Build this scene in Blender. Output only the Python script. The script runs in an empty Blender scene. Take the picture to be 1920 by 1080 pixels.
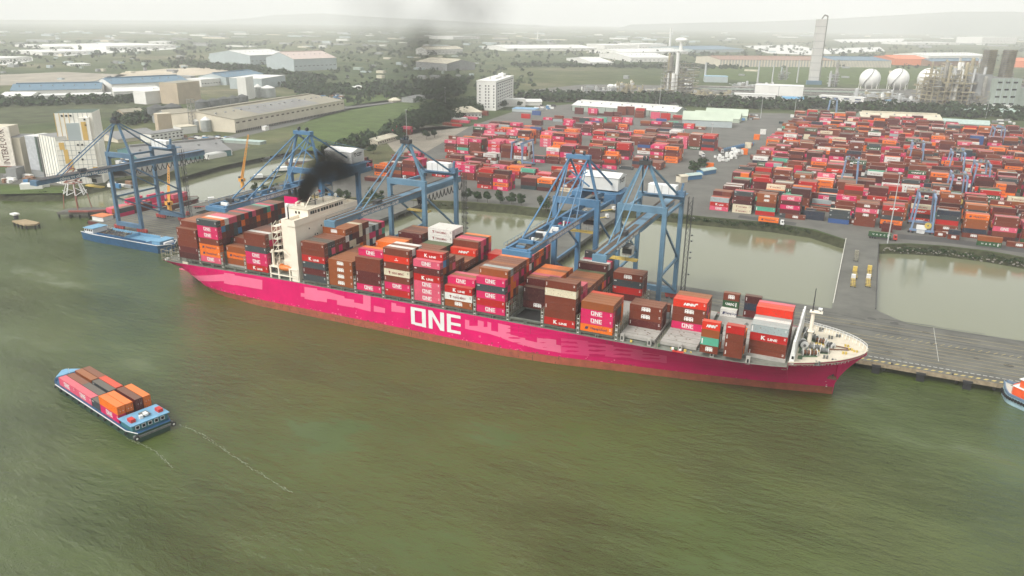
import bpy, math, random
from mathutils import Vector, Matrix
import numpy as np
SC = bpy.context.scene
R = math.radians
# ------------------------------------------------------------------ camera
FOC = 1429.9
CR = Vector((0.90606593, 0.42298867, 0.01118579))
CU = Vector((-0.1500654, 0.29650694, 0.94316701))
CF = Vector((-0.39563229, 0.85625009, -0.3321308))
CL = Vector((0.0, -245.416, 123.763))
cd = bpy.data.cameras.new("camera"); cam = bpy.data.objects.new("camera", cd)
SC.collection.objects.link(cam); SC.camera = cam
cd.sensor_width = 36.0; cd.lens = 36.0 * FOC / 1920.0
cd.clip_start = 1.0; cd.clip_end = 60000.0
cam.matrix_world = Matrix(((CR.x, CU.x, -CF.x, CL.x), (CR.y, CU.y, -CF.y, CL.y), (CR.z, CU.z, -CF.z, CL.z), (0, 0, 0, 1)))
SC.render.resolution_x = 1024; SC.render.resolution_y = 576
# ------------------------------------------------------------------ sky, sun, exposure
SUN_EL, SUN_AZ = 48.0, 205.0         # sun behind the camera's left shoulder, veiled by cloud
w = bpy.data.worlds.new("World"); SC.world = w; w.use_nodes = True
wn = w.node_tree; wn.nodes.clear()
sky = wn.nodes.new("ShaderNodeTexSky"); sky.sky_type = 'NISHITA'; sky.sun_disc = False
sky.sun_elevation = R(SUN_EL); sky.sun_rotation = R(SUN_AZ)
sky.air_density = 1.0; sky.dust_density = 6.0; sky.ozone_density = 0.6; sky.altitude = 0
hs = wn.nodes.new("ShaderNodeHueSaturation"); hs.inputs['Saturation'].default_value = 0.22
bg = wn.nodes.new("ShaderNodeBackground"); bg.inputs['Strength'].default_value = 0.15
wo = wn.nodes.new("ShaderNodeOutputWorld")
veil = wn.nodes.new("ShaderNodeMix"); veil.data_type = 'RGBA'; veil.inputs[0].default_value = 0.55      # even cloud veil over the clear-sky model
veil.inputs[7].default_value = (5.2, 5.25, 5.1, 1)
wn.links.new(sky.outputs[0], hs.inputs['Color']); wn.links.new(hs.outputs[0], veil.inputs[6]); wn.links.new(veil.outputs[2], bg.inputs['Color'])
wn.links.new(bg.outputs[0], wo.inputs['Surface'])
sd = bpy.data.lights.new("sun", 'SUN'); sd.energy = 1.5; sd.angle = R(14); sd.color = (1.0, 0.97, 0.92)
sun = bpy.data.objects.new("sun", sd); SC.collection.objects.link(sun)
_el, _az = R(SUN_EL), R(SUN_AZ)
_d = Vector((math.sin(_az) * math.cos(_el), math.cos(_az) * math.cos(_el), math.sin(_el)))
sun.rotation_euler = _d.to_track_quat('Z', 'Y').to_euler(); sun.location = (0, -300, 400)
SC.view_settings.view_transform = 'Standard'; SC.view_settings.look = 'None'
SC.view_settings.exposure = 0.74; SC.view_settings.gamma = 1.0
SC.cycles.use_denoising = True
SC.cycles.max_bounces = 10; SC.cycles.volume_bounces = 6
SC.cycles.volume_step_rate = 0.3; SC.cycles.volume_max_steps = 512

random.seed(7)
# ------------------------------------------------------------------ helpers
def at(px, py, z):
    d = CF + CR * ((px - 960) / FOC) - CU * ((py - 540) / FOC)
    p = CL + d * ((z - CL.z) / d.z)
    return (p.x, p.y)
def aty(px, py, y):
    d = CF + CR * ((px - 960) / FOC) - CU * ((py - 540) / FOC)
    p = CL + d * ((y - CL.y) / d.y)
    return (p.x, p.z)
def proj(p):
    d = Vector(p) - CL; w_ = d.dot(CF)
    return (960 + FOC * d.dot(CR) / w_, 540 - FOC * d.dot(CU) / w_, w_)
MATS = {}
def mat(name, col, rough=0.6, metal=0.0, var=0.12, scale=0.35, dark=None, bump=0.0, spec=0.5):
    if name in MATS: return MATS[name]
    m = bpy.data.materials.new(name); m.use_nodes = True; nt = m.node_tree; nt.nodes.clear()
    out = nt.nodes.new("ShaderNodeOutputMaterial"); b = nt.nodes.new("ShaderNodeBsdfPrincipled")
    nt.links.new(b.outputs[0], out.inputs['Surface'])
    b.inputs['Roughness'].default_value = rough; b.inputs['Metallic'].default_value = metal
    b.inputs['Specular IOR Level'].default_value = spec
    geo = nt.nodes.new("ShaderNodeNewGeometry")
    nz = nt.nodes.new("ShaderNodeTexNoise"); nz.inputs['Scale'].default_value = scale
    nz.inputs['Detail'].default_value = 4.0; nz.inputs['Roughness'].default_value = 0.65
    nt.links.new(geo.outputs['Position'], nz.inputs['Vector'])
    mr = nt.nodes.new("ShaderNodeMapRange"); mr.inputs['From Min'].default_value = 0.3; mr.inputs['From Max'].default_value = 0.7
    nt.links.new(nz.outputs['Fac'], mr.inputs['Value'])
    mx = nt.nodes.new("ShaderNodeMix"); mx.data_type = 'RGBA'
    lum_ = max(col); kk = 0.70 if lum_ < .25 else (0.70+(lum_-.25)*0.5 if lum_ < .55 else .85)
    c = Vector(col)*kk
    d2 = Vector(dark) if dark else c * (1 - 2 * var)
    c2 = c if dark else c * (1 + var)
    mx.inputs[6].default_value = (*d2, 1); mx.inputs[7].default_value = (min(1, c2[0]), min(1, c2[1]), min(1, c2[2]), 1)
    nt.links.new(mr.outputs[0], mx.inputs[0]); nt.links.new(mx.outputs[2], b.inputs['Base Color'])
    if bump:
        bp = nt.nodes.new("ShaderNodeBump"); bp.inputs['Strength'].default_value = bump; bp.inputs['Distance'].default_value = 0.3
        nt.links.new(nz.outputs['Fac'], bp.inputs['Height']); nt.links.new(bp.outputs[0], b.inputs['Normal'])
    m.diffuse_color = (*col, 1)
    MATS[name] = m
    return m
class MB:
    def __init__(s): s.v = []; s.f = []; s.m = []; s.mats = []
    def mi(s, m):
        if m not in s.mats: s.mats.append(m)
        return s.mats.index(m)
    def add(s, vs, fs, m):
        k = len(s.v); s.v.extend(tuple(v) for v in vs); i = s.mi(m)
        for f in fs: s.f.append(tuple(k + a for a in f)); s.m.append(i)
    def box(s, x0, x1, y0, y1, z0, z1, m, top=None):
        vs = [(x0,y0,z0),(x1,y0,z0),(x1,y1,z0),(x0,y1,z0),(x0,y0,z1),(x1,y0,z1),(x1,y1,z1),(x0,y1,z1)]
        s.add(vs, [(0,3,2,1),(0,1,5,4),(1,2,6,5),(2,3,7,6),(3,0,4,7)], m)
        s.add(vs[4:], [(0,1,2,3)], top or m)
    def hexa(s, vs, m):
        s.add(vs, [(0,3,2,1),(4,5,6,7),(0,1,5,4),(1,2,6,5),(2,3,7,6),(3,0,4,7)], m)
    def beam(s, a, b, w, h, m, up=(0,0,1)):
        a = Vector(a); b = Vector(b); d = (b - a)
        if d.length < 1e-6: return
        d.normalize(); u = Vector(up)
        if abs(d.dot(u)) > 0.95: u = Vector((0,1,0))
        r = d.cross(u).normalized(); u = r.cross(d).normalized()
        r = r * (w / 2); u = u * (h / 2)
        s.hexa([a-r-u, a+r-u, b+r-u, b-r-u, a-r+u, a+r+u, b+r+u, b-r+u], m)
    def tube(s, a, b, r0, r1, m, n=8, caps=True):
        a = Vector(a); b = Vector(b); d = (b - a).normalized()
        u = Vector((0,0,1)) if abs(d.z) < 0.9 else Vector((1,0,0))
        x = d.cross(u).normalized(); y = d.cross(x).normalized()
        vs = []
        for p, r in ((a, r0), (b, r1)):
            for i in range(n):
                t = 2*math.pi*i/n; vs.append(p + x*(r*math.cos(t)) + y*(r*math.sin(t)))
        fs = [(i, (i+1)%n, n+(i+1)%n, n+i) for i in range(n)]
        if caps: fs += [tuple(range(n-1,-1,-1)), tuple(range(n,2*n))]
        s.add(vs, fs, m)
    def lathe(s, c, prof, m, n=16):
        c = Vector(c); vs = []
        for r, z in prof:
            for i in range(n):
                t = 2*math.pi*i/n; vs.append(c + Vector((r*math.cos(t), r*math.sin(t), z)))
        fs = []
        for k in range(len(prof)-1):
            for i in range(n): fs.append((k*n+i, k*n+(i+1)%n, (k+1)*n+(i+1)%n, (k+1)*n+i))
        s.add(vs, fs, m)
    def prism(s, poly, z0, z1, m, top=None):
        n = len(poly)
        vs = [(p[0], p[1], z0) for p in poly] + [(p[0], p[1], z1) for p in poly]
        s.add(vs, [(i, (i+1)%n, n+(i+1)%n, n+i) for i in range(n)] + [tuple(range(n-1,-1,-1))], m)
        s.add(vs[n:], [tuple(range(n))], top or m)
    def blob(s, c, rx, ry, rz, m, n=8, k=5, rnd=0.0, rng=random):
        vs = []; fs = []
        vs.append((c[0], c[1], c[2]+rz))
        for j in range(1, k):
            ph = math.pi*j/k
            for i in range(n):
                t = 2*math.pi*i/n; q = 1 + rng.uniform(-rnd, rnd)
                vs.append((c[0]+rx*q*math.sin(ph)*math.cos(t), c[1]+ry*q*math.sin(ph)*math.sin(t), c[2]+rz*q*math.cos(ph)))
        vs.append((c[0], c[1], c[2]-rz))
        for i in range(n): fs.append((0, 1+i, 1+(i+1)%n))
        for j in range(k-2):
            for i in range(n): fs.append((1+j*n+i, 1+(j+1)*n+i, 1+(j+1)*n+(i+1)%n, 1+j*n+(i+1)%n))
        l = len(vs)-1; b0 = 1+(k-2)*n
        for i in range(n): fs.append((l, b0+(i+1)%n, b0+i))
        s.add(vs, fs, m)
    def mesh(s, name, smooth=False):
        me = bpy.data.meshes.new(name); me.from_pydata(s.v, [], s.f)
        for m in s.mats: me.materials.append(m)
        if len(s.mats) > 1: me.polygons.foreach_set("material_index", s.m)
        if smooth: me.polygons.foreach_set("use_smooth", [True]*len(me.polygons))
        me.update(); return me
    def build(s, name, parent=None, smooth=False, loc=(0,0,0), rz=0.0, world=False):
        o = bpy.data.objects.new(name, s.mesh(name, smooth)); SC.collection.objects.link(o)
        if parent is not None:
            o.parent = parent
            if world: o.matrix_parent_inverse = parent.matrix_world.inverted()
        o.location = loc; o.rotation_euler = (0,0,rz)
        return o
def empty(name, loc=(0,0,0), rz=0.0):
    o = bpy.data.objects.new(name, None); SC.collection.objects.link(o)
    o.location = loc; o.rotation_euler = (0,0,rz); o.empty_display_size = 1.0
    return o
def tag(o, label=None, cat=None, group=None, kind=None):
    if label: o['label'] = label
    if cat: o['category'] = cat
    if group: o['group'] = group
    if kind: o['kind'] = kind
    return o
def copy_tree(o, parent=None):
    c = o.copy(); SC.collection.objects.link(c)
    if parent is not None: c.parent = parent
    for ch in list(o.children): copy_tree(ch, c)
    return c
# text -> flat polygons (built-in font), unit height, cached
_TXT = {}
def text_polys(txt, bold=0.0):
    key = (txt, bold)
    if key in _TXT: return _TXT[key]
    cu = bpy.data.curves.new("t", 'FONT'); cu.body = txt; cu.size = 1.0; cu.resolution_u = 1; cu.offset = bold; cu.fill_mode = 'FRONT'
    ob = bpy.data.objects.new("t", cu); SC.collection.objects.link(ob)
    dg = bpy.context.evaluated_depsgraph_get(); dg.update()
    me = ob.evaluated_get(dg).to_mesh()
    vs = [(v.co.x, v.co.y) for v in me.vertices]; fs = [tuple(p.vertices) for p in me.polygons]
    ob.evaluated_get(dg).to_mesh_clear()
    bpy.data.objects.remove(ob); bpy.data.curves.remove(cu)
    x0 = min(v[0] for v in vs); x1 = max(v[0] for v in vs); y0 = min(v[1] for v in vs); y1 = max(v[1] for v in vs)
    vs = [((v[0]-x0)/(x1-x0), (v[1]-y0)/(y1-y0)) for v in vs]
    _TXT[key] = (vs, fs, (x1-x0)/(y1-y0)); return _TXT[key]
def put_text(mb, txt, org, ux, uy, width, height, m, bold=0.02):
    vs, fs, asp = text_polys(txt, bold); org = Vector(org); ux = Vector(ux); uy = Vector(uy)
    mb.add([org + ux*(v[0]*width) + uy*(v[1]*height) for v in vs], fs, m)
def put_quads(mb, quads, org, ux, uy, w_, h_, m):
    org = Vector(org); ux = Vector(ux); uy = Vector(uy)
    for q in quads: mb.add([org + ux*(a*w_) + uy*(b*h_) for a, b in q], [tuple(range(len(q)))], m)
# ONE wordmark in a unit box 2.62 x 1
def _one():
    t = 0.2; q = []
    def rc(x0, x1, y0, y1): q.append([(x0,y0),(x1,y0),(x1,y1),(x0,y1)])
    rc(0,t,0.05,1); rc(t,.78,1-t*.8,1); rc(.78-t,.78,0,1-t*.8); rc(t,.78-t,0.02,t*.8+.02)
    rc(.92,.92+t,0,1); rc(1.52,1.52+t,0,1); q.append([(.92+t,1),(.92+t,.68),(1.52,0),(1.52,.32)])
    rc(1.86,1.86+t,0,1); rc(1.86+t,2.55,1-t*.8,1); rc(1.86+t,2.55,.42,.42+t*.75); rc(1.86+t,2.55,0,t*.8)
    return [[(a/2.55, b) for a, b in k] for k in q]
ONEQ = _one()
# ================================================================== materials
CONC = mat("quay_concrete", (0.150,0.148,0.125), 0.85, var=0.16, scale=0.09)
CONC2 = mat("beam_concrete", (0.36,0.29,0.19), 0.9, var=0.22, scale=0.6)
CONC3 = mat("trestle_concrete", (0.15,0.146,0.125), 0.85, var=0.16, scale=0.2)
ASPH = mat("yard_asphalt", (0.150,0.147,0.126), 0.9, var=0.15, scale=0.05)
ROADM = mat("road_asphalt", (0.14,0.14,0.125), 0.9, var=0.10, scale=0.08)
YELL = mat("marking_yellow", (0.50,0.40,0.14), 0.8, var=0.15, scale=0.8)
WHIT = mat("marking_white", (0.55,0.54,0.48), 0.8, var=0.12, scale=0.8)
BLAK = mat("rubber_black", (0.015,0.015,0.016), 0.7, var=0.2)
STEEL = mat("steel_dark", (0.05,0.05,0.052), 0.6, var=0.15)
LEAF = mat("leaf_green", (0.055,0.095,0.035), 0.9, var=0.30, scale=0.4, spec=0.1)
LEAFD = mat("leaf_dark", (0.028,0.052,0.022), 0.9, var=0.30, scale=0.25, spec=0.1)
LEAFY = mat("leaf_olive", (0.060,0.085,0.028), 0.9, var=0.30, scale=0.5, spec=0.1)
BARK = mat("bark", (0.10,0.075,0.05), 0.9)
ROCK = mat("rock_grey", (0.26,0.24,0.20), 0.9, var=0.3, scale=1.5)
def ground_mat():
    m = bpy.data.materials.new("ground_fields"); m.use_nodes = True; nt = m.node_tree; nt.nodes.clear(); N = nt.nodes.new; L = nt.links.new
    out = N("ShaderNodeOutputMaterial"); b = N("ShaderNodeBsdfPrincipled"); b.inputs['Roughness'].default_value = 0.95
    b.inputs['Specular IOR Level'].default_value = 0.1
    L(b.outputs[0], out.inputs['Surface']); geo = N("ShaderNodeNewGeometry")
    n1 = N("ShaderNodeTexNoise"); n1.inputs['Scale'].default_value = 0.0022; n1.inputs['Detail'].default_value = 8; n1.inputs['Roughness'].default_value = .6
    n2 = N("ShaderNodeTexNoise"); n2.inputs['Scale'].default_value = 0.02; n2.inputs['Detail'].default_value = 6; n2.inputs['Roughness'].default_value = .7
    n3 = N("ShaderNodeTexVoronoi"); n3.inputs['Scale'].default_value = 0.0016; n3.feature = 'F1'
    for n in (n1, n2, n3): L(geo.outputs['Position'], n.inputs['Vector'])
    r1 = N("ShaderNodeValToRGB"); e = r1.color_ramp.elements
    e[0].position = 0.30; e[0].color = (0.045,0.07,0.03,1); e[1].position = 0.68; e[1].color = (0.24,0.21,0.16,1)
    k = e.new(0.46); k.color = (0.08,0.11,0.048,1); k = e.new(0.57); k.color = (0.13,0.145,0.075,1)
    L(n1.outputs['Fac'], r1.inputs['Fac'])
    r2 = N("ShaderNodeValToRGB"); e = r2.color_ramp.elements
    e[0].position = 0.35; e[0].color = (0.55,0.58,0.5,1); e[1].position = 0.7; e[1].color = (1.25,1.2,1.1,1)
    L(n2.outputs['Fac'], r2.inputs['Fac'])
    mx = N("ShaderNodeMix"); mx.data_type = 'RGBA'; mx.blend_type = 'MULTIPLY'; mx.inputs[0].default_value = 1.0
    L(r1.outputs[0], mx.inputs[6]); L(r2.outputs[0], mx.inputs[7])
    r3 = N("ShaderNodeValToRGB"); e = r3.color_ramp.elements; e[0].position = 0; e[0].color = (0.5,0.57,0.47,1); e[1].position = 1; e[1].color = (0.9,0.83,0.78,1)
    L(n3.outputs['Color'], r3.inputs['Fac'])
    m2 = N("ShaderNodeMix"); m2.data_type = 'RGBA'; m2.blend_type = 'MULTIPLY'; m2.inputs[0].default_value = .8
    L(mx.outputs[2], m2.inputs[6]); L(r3.outputs[0], m2.inputs[7]); L(m2.outputs[2], b.inputs['Base Color'])
    return m
def water_mat():
    m = bpy.data.materials.new("river_water"); m.use_nodes = True; nt = m.node_tree; nt.nodes.clear(); N = nt.nodes.new; L = nt.links.new
    out = N("ShaderNodeOutputMaterial"); b = N("ShaderNodeBsdfPrincipled")
    L(b.outputs[0], out.inputs['Surface']); geo = N("ShaderNodeNewGeometry")
    b.inputs['Roughness'].default_value = 0.05; b.inputs['IOR'].default_value = 1.42
    mp = N("ShaderNodeMapping"); mp.inputs['Rotation'].default_value = (0,0,R(24)); mp.inputs['Scale'].default_value = (0.45,1.0,1.0)
    L(geo.outputs['Position'], mp.inputs['Vector'])
    def noise(sc, det, rough, vec):
        n = N("ShaderNodeTexNoise"); n.inputs['Scale'].default_value = sc; n.inputs['Detail'].default_value = det; n.inputs['Roughness'].default_value = rough
        L(vec, n.inputs['Vector']); return n
    big = noise(0.010, 4, .6, geo.outputs['Position'])      # silt clouds
    mid = noise(0.05, 5, .65, mp.outputs[0])
    cr = N("ShaderNodeValToRGB"); e = cr.color_ramp.elements
    e[0].position = 0.30; e[0].color = (0.042,0.064,0.010,1); e[1].position = 0.75; e[1].color = (0.078,0.093,0.024,1)
    k = e.new(0.5); k.color = (0.055,0.077,0.015,1)
    L(big.outputs['Fac'], cr.inputs['Fac'])
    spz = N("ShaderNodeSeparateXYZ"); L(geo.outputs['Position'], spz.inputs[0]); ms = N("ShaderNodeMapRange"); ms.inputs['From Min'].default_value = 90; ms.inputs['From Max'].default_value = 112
    L(spz.outputs['Y'], ms.inputs['Value']); mw = N("ShaderNodeMix"); mw.data_type = 'RGBA'; mw.inputs[7].default_value = (.145,.152,.090,1)  # paler basins: silt, plus part of the sky reflection put into the colour
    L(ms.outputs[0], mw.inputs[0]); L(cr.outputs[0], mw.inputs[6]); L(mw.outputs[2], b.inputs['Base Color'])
    rip = noise(0.42, 7, .66, mp.outputs[0]); rip2 = noise(2.2, 3, .6, geo.outputs['Position']); swell = noise(0.10, 3, .5, mp.outputs[0])
    # wind: patches of rougher and calmer water; the basins behind the quay lie calm
    patch = noise(0.022, 5, .62, mp.outputs[0])
    mr = N("ShaderNodeMapRange"); mr.inputs['From Min'].default_value = .35; mr.inputs['From Max'].default_value = .65; mr.inputs['To Min'].default_value = .15; mr.inputs['To Max'].default_value = 1.6
    L(patch.outputs['Fac'], mr.inputs['Value'])
    sp = N("ShaderNodeSeparateXYZ"); L(geo.outputs['Position'], sp.inputs[0])
    cal = N("ShaderNodeMapRange"); cal.inputs['From Min'].default_value = 45; cal.inputs['From Max'].default_value = 105; cal.inputs['To Min'].default_value = 1.0; cal.inputs['To Max'].default_value = 0.035
    L(sp.outputs['Y'], cal.inputs['Value'])
    def math_(op, a, bb):
        n = N("ShaderNodeMath"); n.operation = op
        for i, q in enumerate((a, bb)):
            if isinstance(q, (int, float)): n.inputs[i].default_value = q
            else: L(q, n.inputs[i])
        return n.outputs[0]
    h = math_('ADD', math_('MULTIPLY', rip.outputs['Fac'], 1.1), math_('MULTIPLY', rip2.outputs['Fac'], 0.30))
    h = math_('ADD', h, math_('MULTIPLY', swell.outputs['Fac'], 0.9))
    st = math_('MULTIPLY', mr.outputs[0], cal.outputs[0])
    bp = N("ShaderNodeBump"); bp.inputs['Distance'].default_value = 1.7
    L(math_('MULTIPLY', st, 1.0), bp.inputs['Strength']); L(h, bp.inputs['Height']); L(bp.outputs[0], b.inputs['Normal'])
    return m
GROUND = ground_mat(); WATER = water_mat()
# ================================================================== water, land
def ray_grid():
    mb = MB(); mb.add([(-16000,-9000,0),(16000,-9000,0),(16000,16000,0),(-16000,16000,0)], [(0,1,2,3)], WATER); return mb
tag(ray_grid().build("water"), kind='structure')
shore = [  # water line, inward shift to the top of the bank
 (-16000,-9000,0,50),(-2500,-900,-5,20),(-900,-180,-6,12),(-640,20,-8,12),(-545,78,-8,10),(-522,86,-8,10),(-507,98,-9,9),(-510,124,-9,4),(-510,145,-9,2),(-502,174,-9,2),
 (-500,208,-9,0),(-497,256,-9,0),(-496,316,-9,2),(-480,350,-2,8),(-464,330,6,6),(-444,258,7,3),(-421,205,7,3),(-408,170,5,6),(-387,162,2,7),(-342,172,-2,7),(-305,184,-2,7),
 (-249,204,-1,7),(-215,210,0,6),(-180,211,-1,6),(-160,222,-2,8),(-134,237,0,8),(-95,238,0,7),(-46,242,0,7),(-24,239,0,5),(-6,224,2,4),(16,222,0,6),(30,228,0,8),(48,232,0,9),(69,231,0,9),
 (86,226,0,9),(130,222,0,9),(300,215,0,9),(900,150,0,9),(16000,-4000,0,20)]
def outl(k): return [(s[0]+s[2]*k, s[1]+s[3]*k) for s in shore]
mb = MB(); top = outl(1.0); low = outl(-0.35); n = len(shore)
allp = top + [(16000,16000),(-16000,16000)]
mb.add([(p[0],p[1],4.0) for p in allp], [tuple(range(len(allp)))], GROUND)
BANK = mat("bank_earth", (0.060,0.064,0.032), 0.95, var=0.3, scale=0.25, spec=0.1)
for i in range(n-1):
    mb.add([(*low[i],-1.5),(*low[i+1],-1.5),(*top[i+1],4.0),(*top[i],4.0)], [(0,1,2,3)], BANK)
tag(mb.build("ground"), kind='structure')
def sheet(name, pts, z, m, kind='structure'):
    mb = MB(); mb.add([(p[0],p[1],z) for p in pts], [tuple(range(len(pts)))], m); o = mb.build(name); tag(o, kind=kind); return o
def pxpoly(pts, z=4.0): return [at(a, b, z) for a, b in pts]
yard = [(-385,172),(-342,183),(-305,195),(-249,213),(-215,218),(-180,219),(-160,232),(-134,246),(-95,247),(-46,251),(-22,246),(-4,230),(15,229),(30,238),(48,242),(70,242),(88,236),(130,232),(300,226),(520,215),
        (520,905),(200,905),(-60,850),(-110,905),(-240,845),(-420,860),(-455,760),(-435,600),(-420,480),(-400,400),(-372,330),(-410,262),(-400,190)]
sheet("yard_pavement", yard, 4.03, ASPH)
DARKA = mat("patched_asphalt", (0.075,0.075,0.07), 0.9, var=0.1, scale=0.2)
sheet("road_patch", [(-70,254),(-34,250),(-34,258),(-70,262)], 4.05, DARKA)
sheet("road", [(24,246),(48,249),(84,246),(200,238),(520,226),(520,238),(200,250),(84,258),(48,261),(24,258)], 4.05, DARKA)
# distant fields, bare land, ponds
SAND = mat("bare_sand", (0.50,0.43,0.32), 0.95, var=0.1, scale=0.01)
SAND2 = mat("bare_clay", (0.36,0.32,0.25), 0.95, var=0.2, scale=0.02)
GRASS = mat("grass_bright", (0.105,0.15,0.045), 0.95, var=0.18, scale=0.05, spec=0.1)
GRASS2 = mat("grass_dull", (0.105,0.12,0.06), 0.95, var=0.25, scale=0.04, spec=0.1)
PALE = mat("pale_flat", (0.62,0.62,0.58), 0.9, var=0.06, scale=0.01)
for nm, pts, mm in [
    ("bare_land", [(205,148),(230,136),(310,129),(405,126),(450,136),(300,146)], SAND),
    ("bare_land", [(0,160),(0,140),(120,135),(240,140),(200,150),(110,158)], SAND2),
    ("field", [(545,255),(580,225),(640,205),(760,190),(850,205),(770,240),(690,262),(610,285),(560,280)], GRASS),
    ("field", [(640,183),(760,172),(830,180),(740,190),(650,200)], GRASS),
    ("field", [(330,335),(420,310),(545,285),(548,262),(440,285),(330,315)], GRASS2),
    ("field", [(0,240),(0,198),(120,192),(260,188),(330,195),(300,212),(120,228)], GRASS2),
    ("field", [(0,348),(60,350),(120,352),(120,362),(0,364)], GRASS),
    ("field", [(1310,145),(1340,122),(1540,126),(1700,124),(1760,135),(1690,158),(1500,160)], GRASS),
    ("dirt_road", [(660,285),(700,272),(770,252),(870,238),(850,232),(760,245),(690,262),(640,280)], SAND2),
    ("road", [(430,262),(560,232),(650,207),(760,190),(830,184),(830,180),(750,184),(640,200),(540,226),(428,255)], ROADM),
    ("bare_land", [(720,262),(780,235),(880,238),(840,262),(790,290),(740,285)], SAND2),
    ("service_yard", [(300,330),(360,305),(470,275),(440,262),(340,270),(230,300),(200,330)], ASPH),
    ("service_yard", [(0,345),(120,348),(240,330),(220,310),(100,325),(0,325)], ASPH),
    ("plant_yard", [(960,180),(1000,168),(1100,158),(1920,170),(1920,218),(1400,200),(1000,190)], ASPH),
    ("pale_land", [(80,100),(110,92),(200,88),(330,84),(330,92),(200,100),(110,106)], PALE),
    ("pale_land", [(0,122),(0,110),(60,107),(62,114),(20,122)], PALE),
    ("pond", [(1395,86),(1490,84),(1530,92),(1650,88),(1660,96),(1520,103),(1440,100)], PALE),
    ("pond", [(1560,74),(1700,72),(1690,78),(1580,80)], PALE)]:
    sheet(nm, pxpoly(pts), 4.06 + 0.0*len(pts), mm)
# ================================================================== quay and trestles
def quay():
    QF = 48.5
    mb = MB()
    top = [(-418,QF),(420,QF),(420,97.5),(22,97.5),(14,109),(14,101.5),(-416,101.5)]
    mb.prism([(-418,QF+.0),(420,QF),(420,97.5),(26,97.5),(14,109),(-4,109),(-4,102),(-418,102)], 2.5, 4.2, CONC2, top=CONC)
    for x in range(-414, 420, 12):                    # piles
        for y in (52, 66, 82, 96): mb.tube((x,y,-3),(x,y,2.5),.5,.5,CONC3,6)
    o = mb.build("quay"); tag(o, kind='structure')
    mb = MB()
    for y in (52,82):
        for dy in (-.18,.18): mb.box(-416,420,y+dy-.05,y+dy+.05,4.2,4.23,STEEL)
    mb.build("crane_rail", o)
    mb = MB()
    x = -416
    while x < 420:                                      # hazard kerb stripes on the edge
        mb.add([(x,QF+1.0,4.216),(x+1.2,QF+1.0,4.216),(x+2.1,QF+2.3,4.216),(x+.9,QF+2.3,4.216)], [(0,1,2,3)], YELL); x += 2.4
    x = -416
    while x < 420:
        mb.box(x, x+1.3, QF+4.9, QF+5.3, 4.205, 4.214, WHIT); x += 2.0
    for y in (57.5, 61, 64.5, 68, 71.5, 75, 86, 90):
        mb.box(-416, 420, y, y+.16, 4.205, 4.212, YELL)
    x = 14
    while x < 420:
        mb.add([(x,77.3,4.212),(x+.3,77.3,4.212),(x+1.9,79.3,4.212),(x+1.6,79.3,4.212)], [(0,1,2,3)], YELL); x += 2.6
    mb.box(36, 36.15, 60, 97, 4.205, 4.213, WHIT)
    mb.build("lane_marking", o)
    mb = MB(); rs = random.Random(8); ST = mat("tyre_mark", (0.085,0.083,0.075), .9, var=.2)
    for k in range(150):
        x = rs.uniform(-400,200); y = rs.uniform(55,99); l = rs.uniform(4,40); w_ = rs.uniform(.2,.7); sk = rs.uniform(-1.5,1.5)
        mb.add([(x,y,4.207),(x+l,y+sk,4.207),(x+l,y+sk+w_,4.207),(x,y+w_,4.207)], [(0,1,2,3)], ST)
    for k in range(90):
        x = rs.uniform(-400,200); y = rs.uniform(55,99); r_ = rs.uniform(.5,3)
        mb.add([(x+r_*rs.uniform(.6,1)*math.cos(t*.785),y+r_*.8*rs.uniform(.6,1)*math.sin(t*.785),4.209) for t in range(8)], [tuple(range(8))], ST)
    mb.build("surface_stain", o)
    for i, x in enumerate(range(-405, 420, 15)):
        mb = MB(); mb.box(x-1.3,x+1.3,QF-.9,QF-.02,-.6,2.6,BLAK); mb.box(x-1.6,x+1.6,QF-.6,QF-.02,2.6,3.3,STEEL)
        mb.build("fender", o)
    for x in range(-400, 420, 20):
        mb = MB(); mb.lathe((x,QF+.6,4.2),[(.35,0),(.25,.35),(.42,.5),(.3,.65),(0,.66)],STEEL,8); mb.build("bollard", o)
    return o
quay()
def trestle(x0, x1, y0, y1, kerb):
    mb = MB(); mb.box(x0,x1,y0,y1,2.9,4.19,CONC3,top=CONC)
    y = y0 + 6
    while y < y1:
        for x in (x0+1.2, (x0+x1)/2, x1-1.2): mb.tube((x,y,-3),(x,y,2.9),.45,.45,CONC3,6)
        y += 9
    o = mb.build("access_bridge"); tag(o, kind='structure')
    for s, x in ((0, x0), (1, x1-.35)):
        k = MB(); k.box(x, x+(.35 if s == 0 else .2), y0+1, y1, 4.19, 4.6, kerb if s == 0 else STEEL); k.build("kerb", o)
KW = mat("kerb_white", (0.62,0.60,0.52), .8)
trestle(-4, 14, 109.01, 231, KW); trestle(-165, -140, 102.01, 229, KW); trestle(-293, -270, 102.01, 197, KW); trestle(-404, -385, 102.01, 172, KW)
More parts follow.
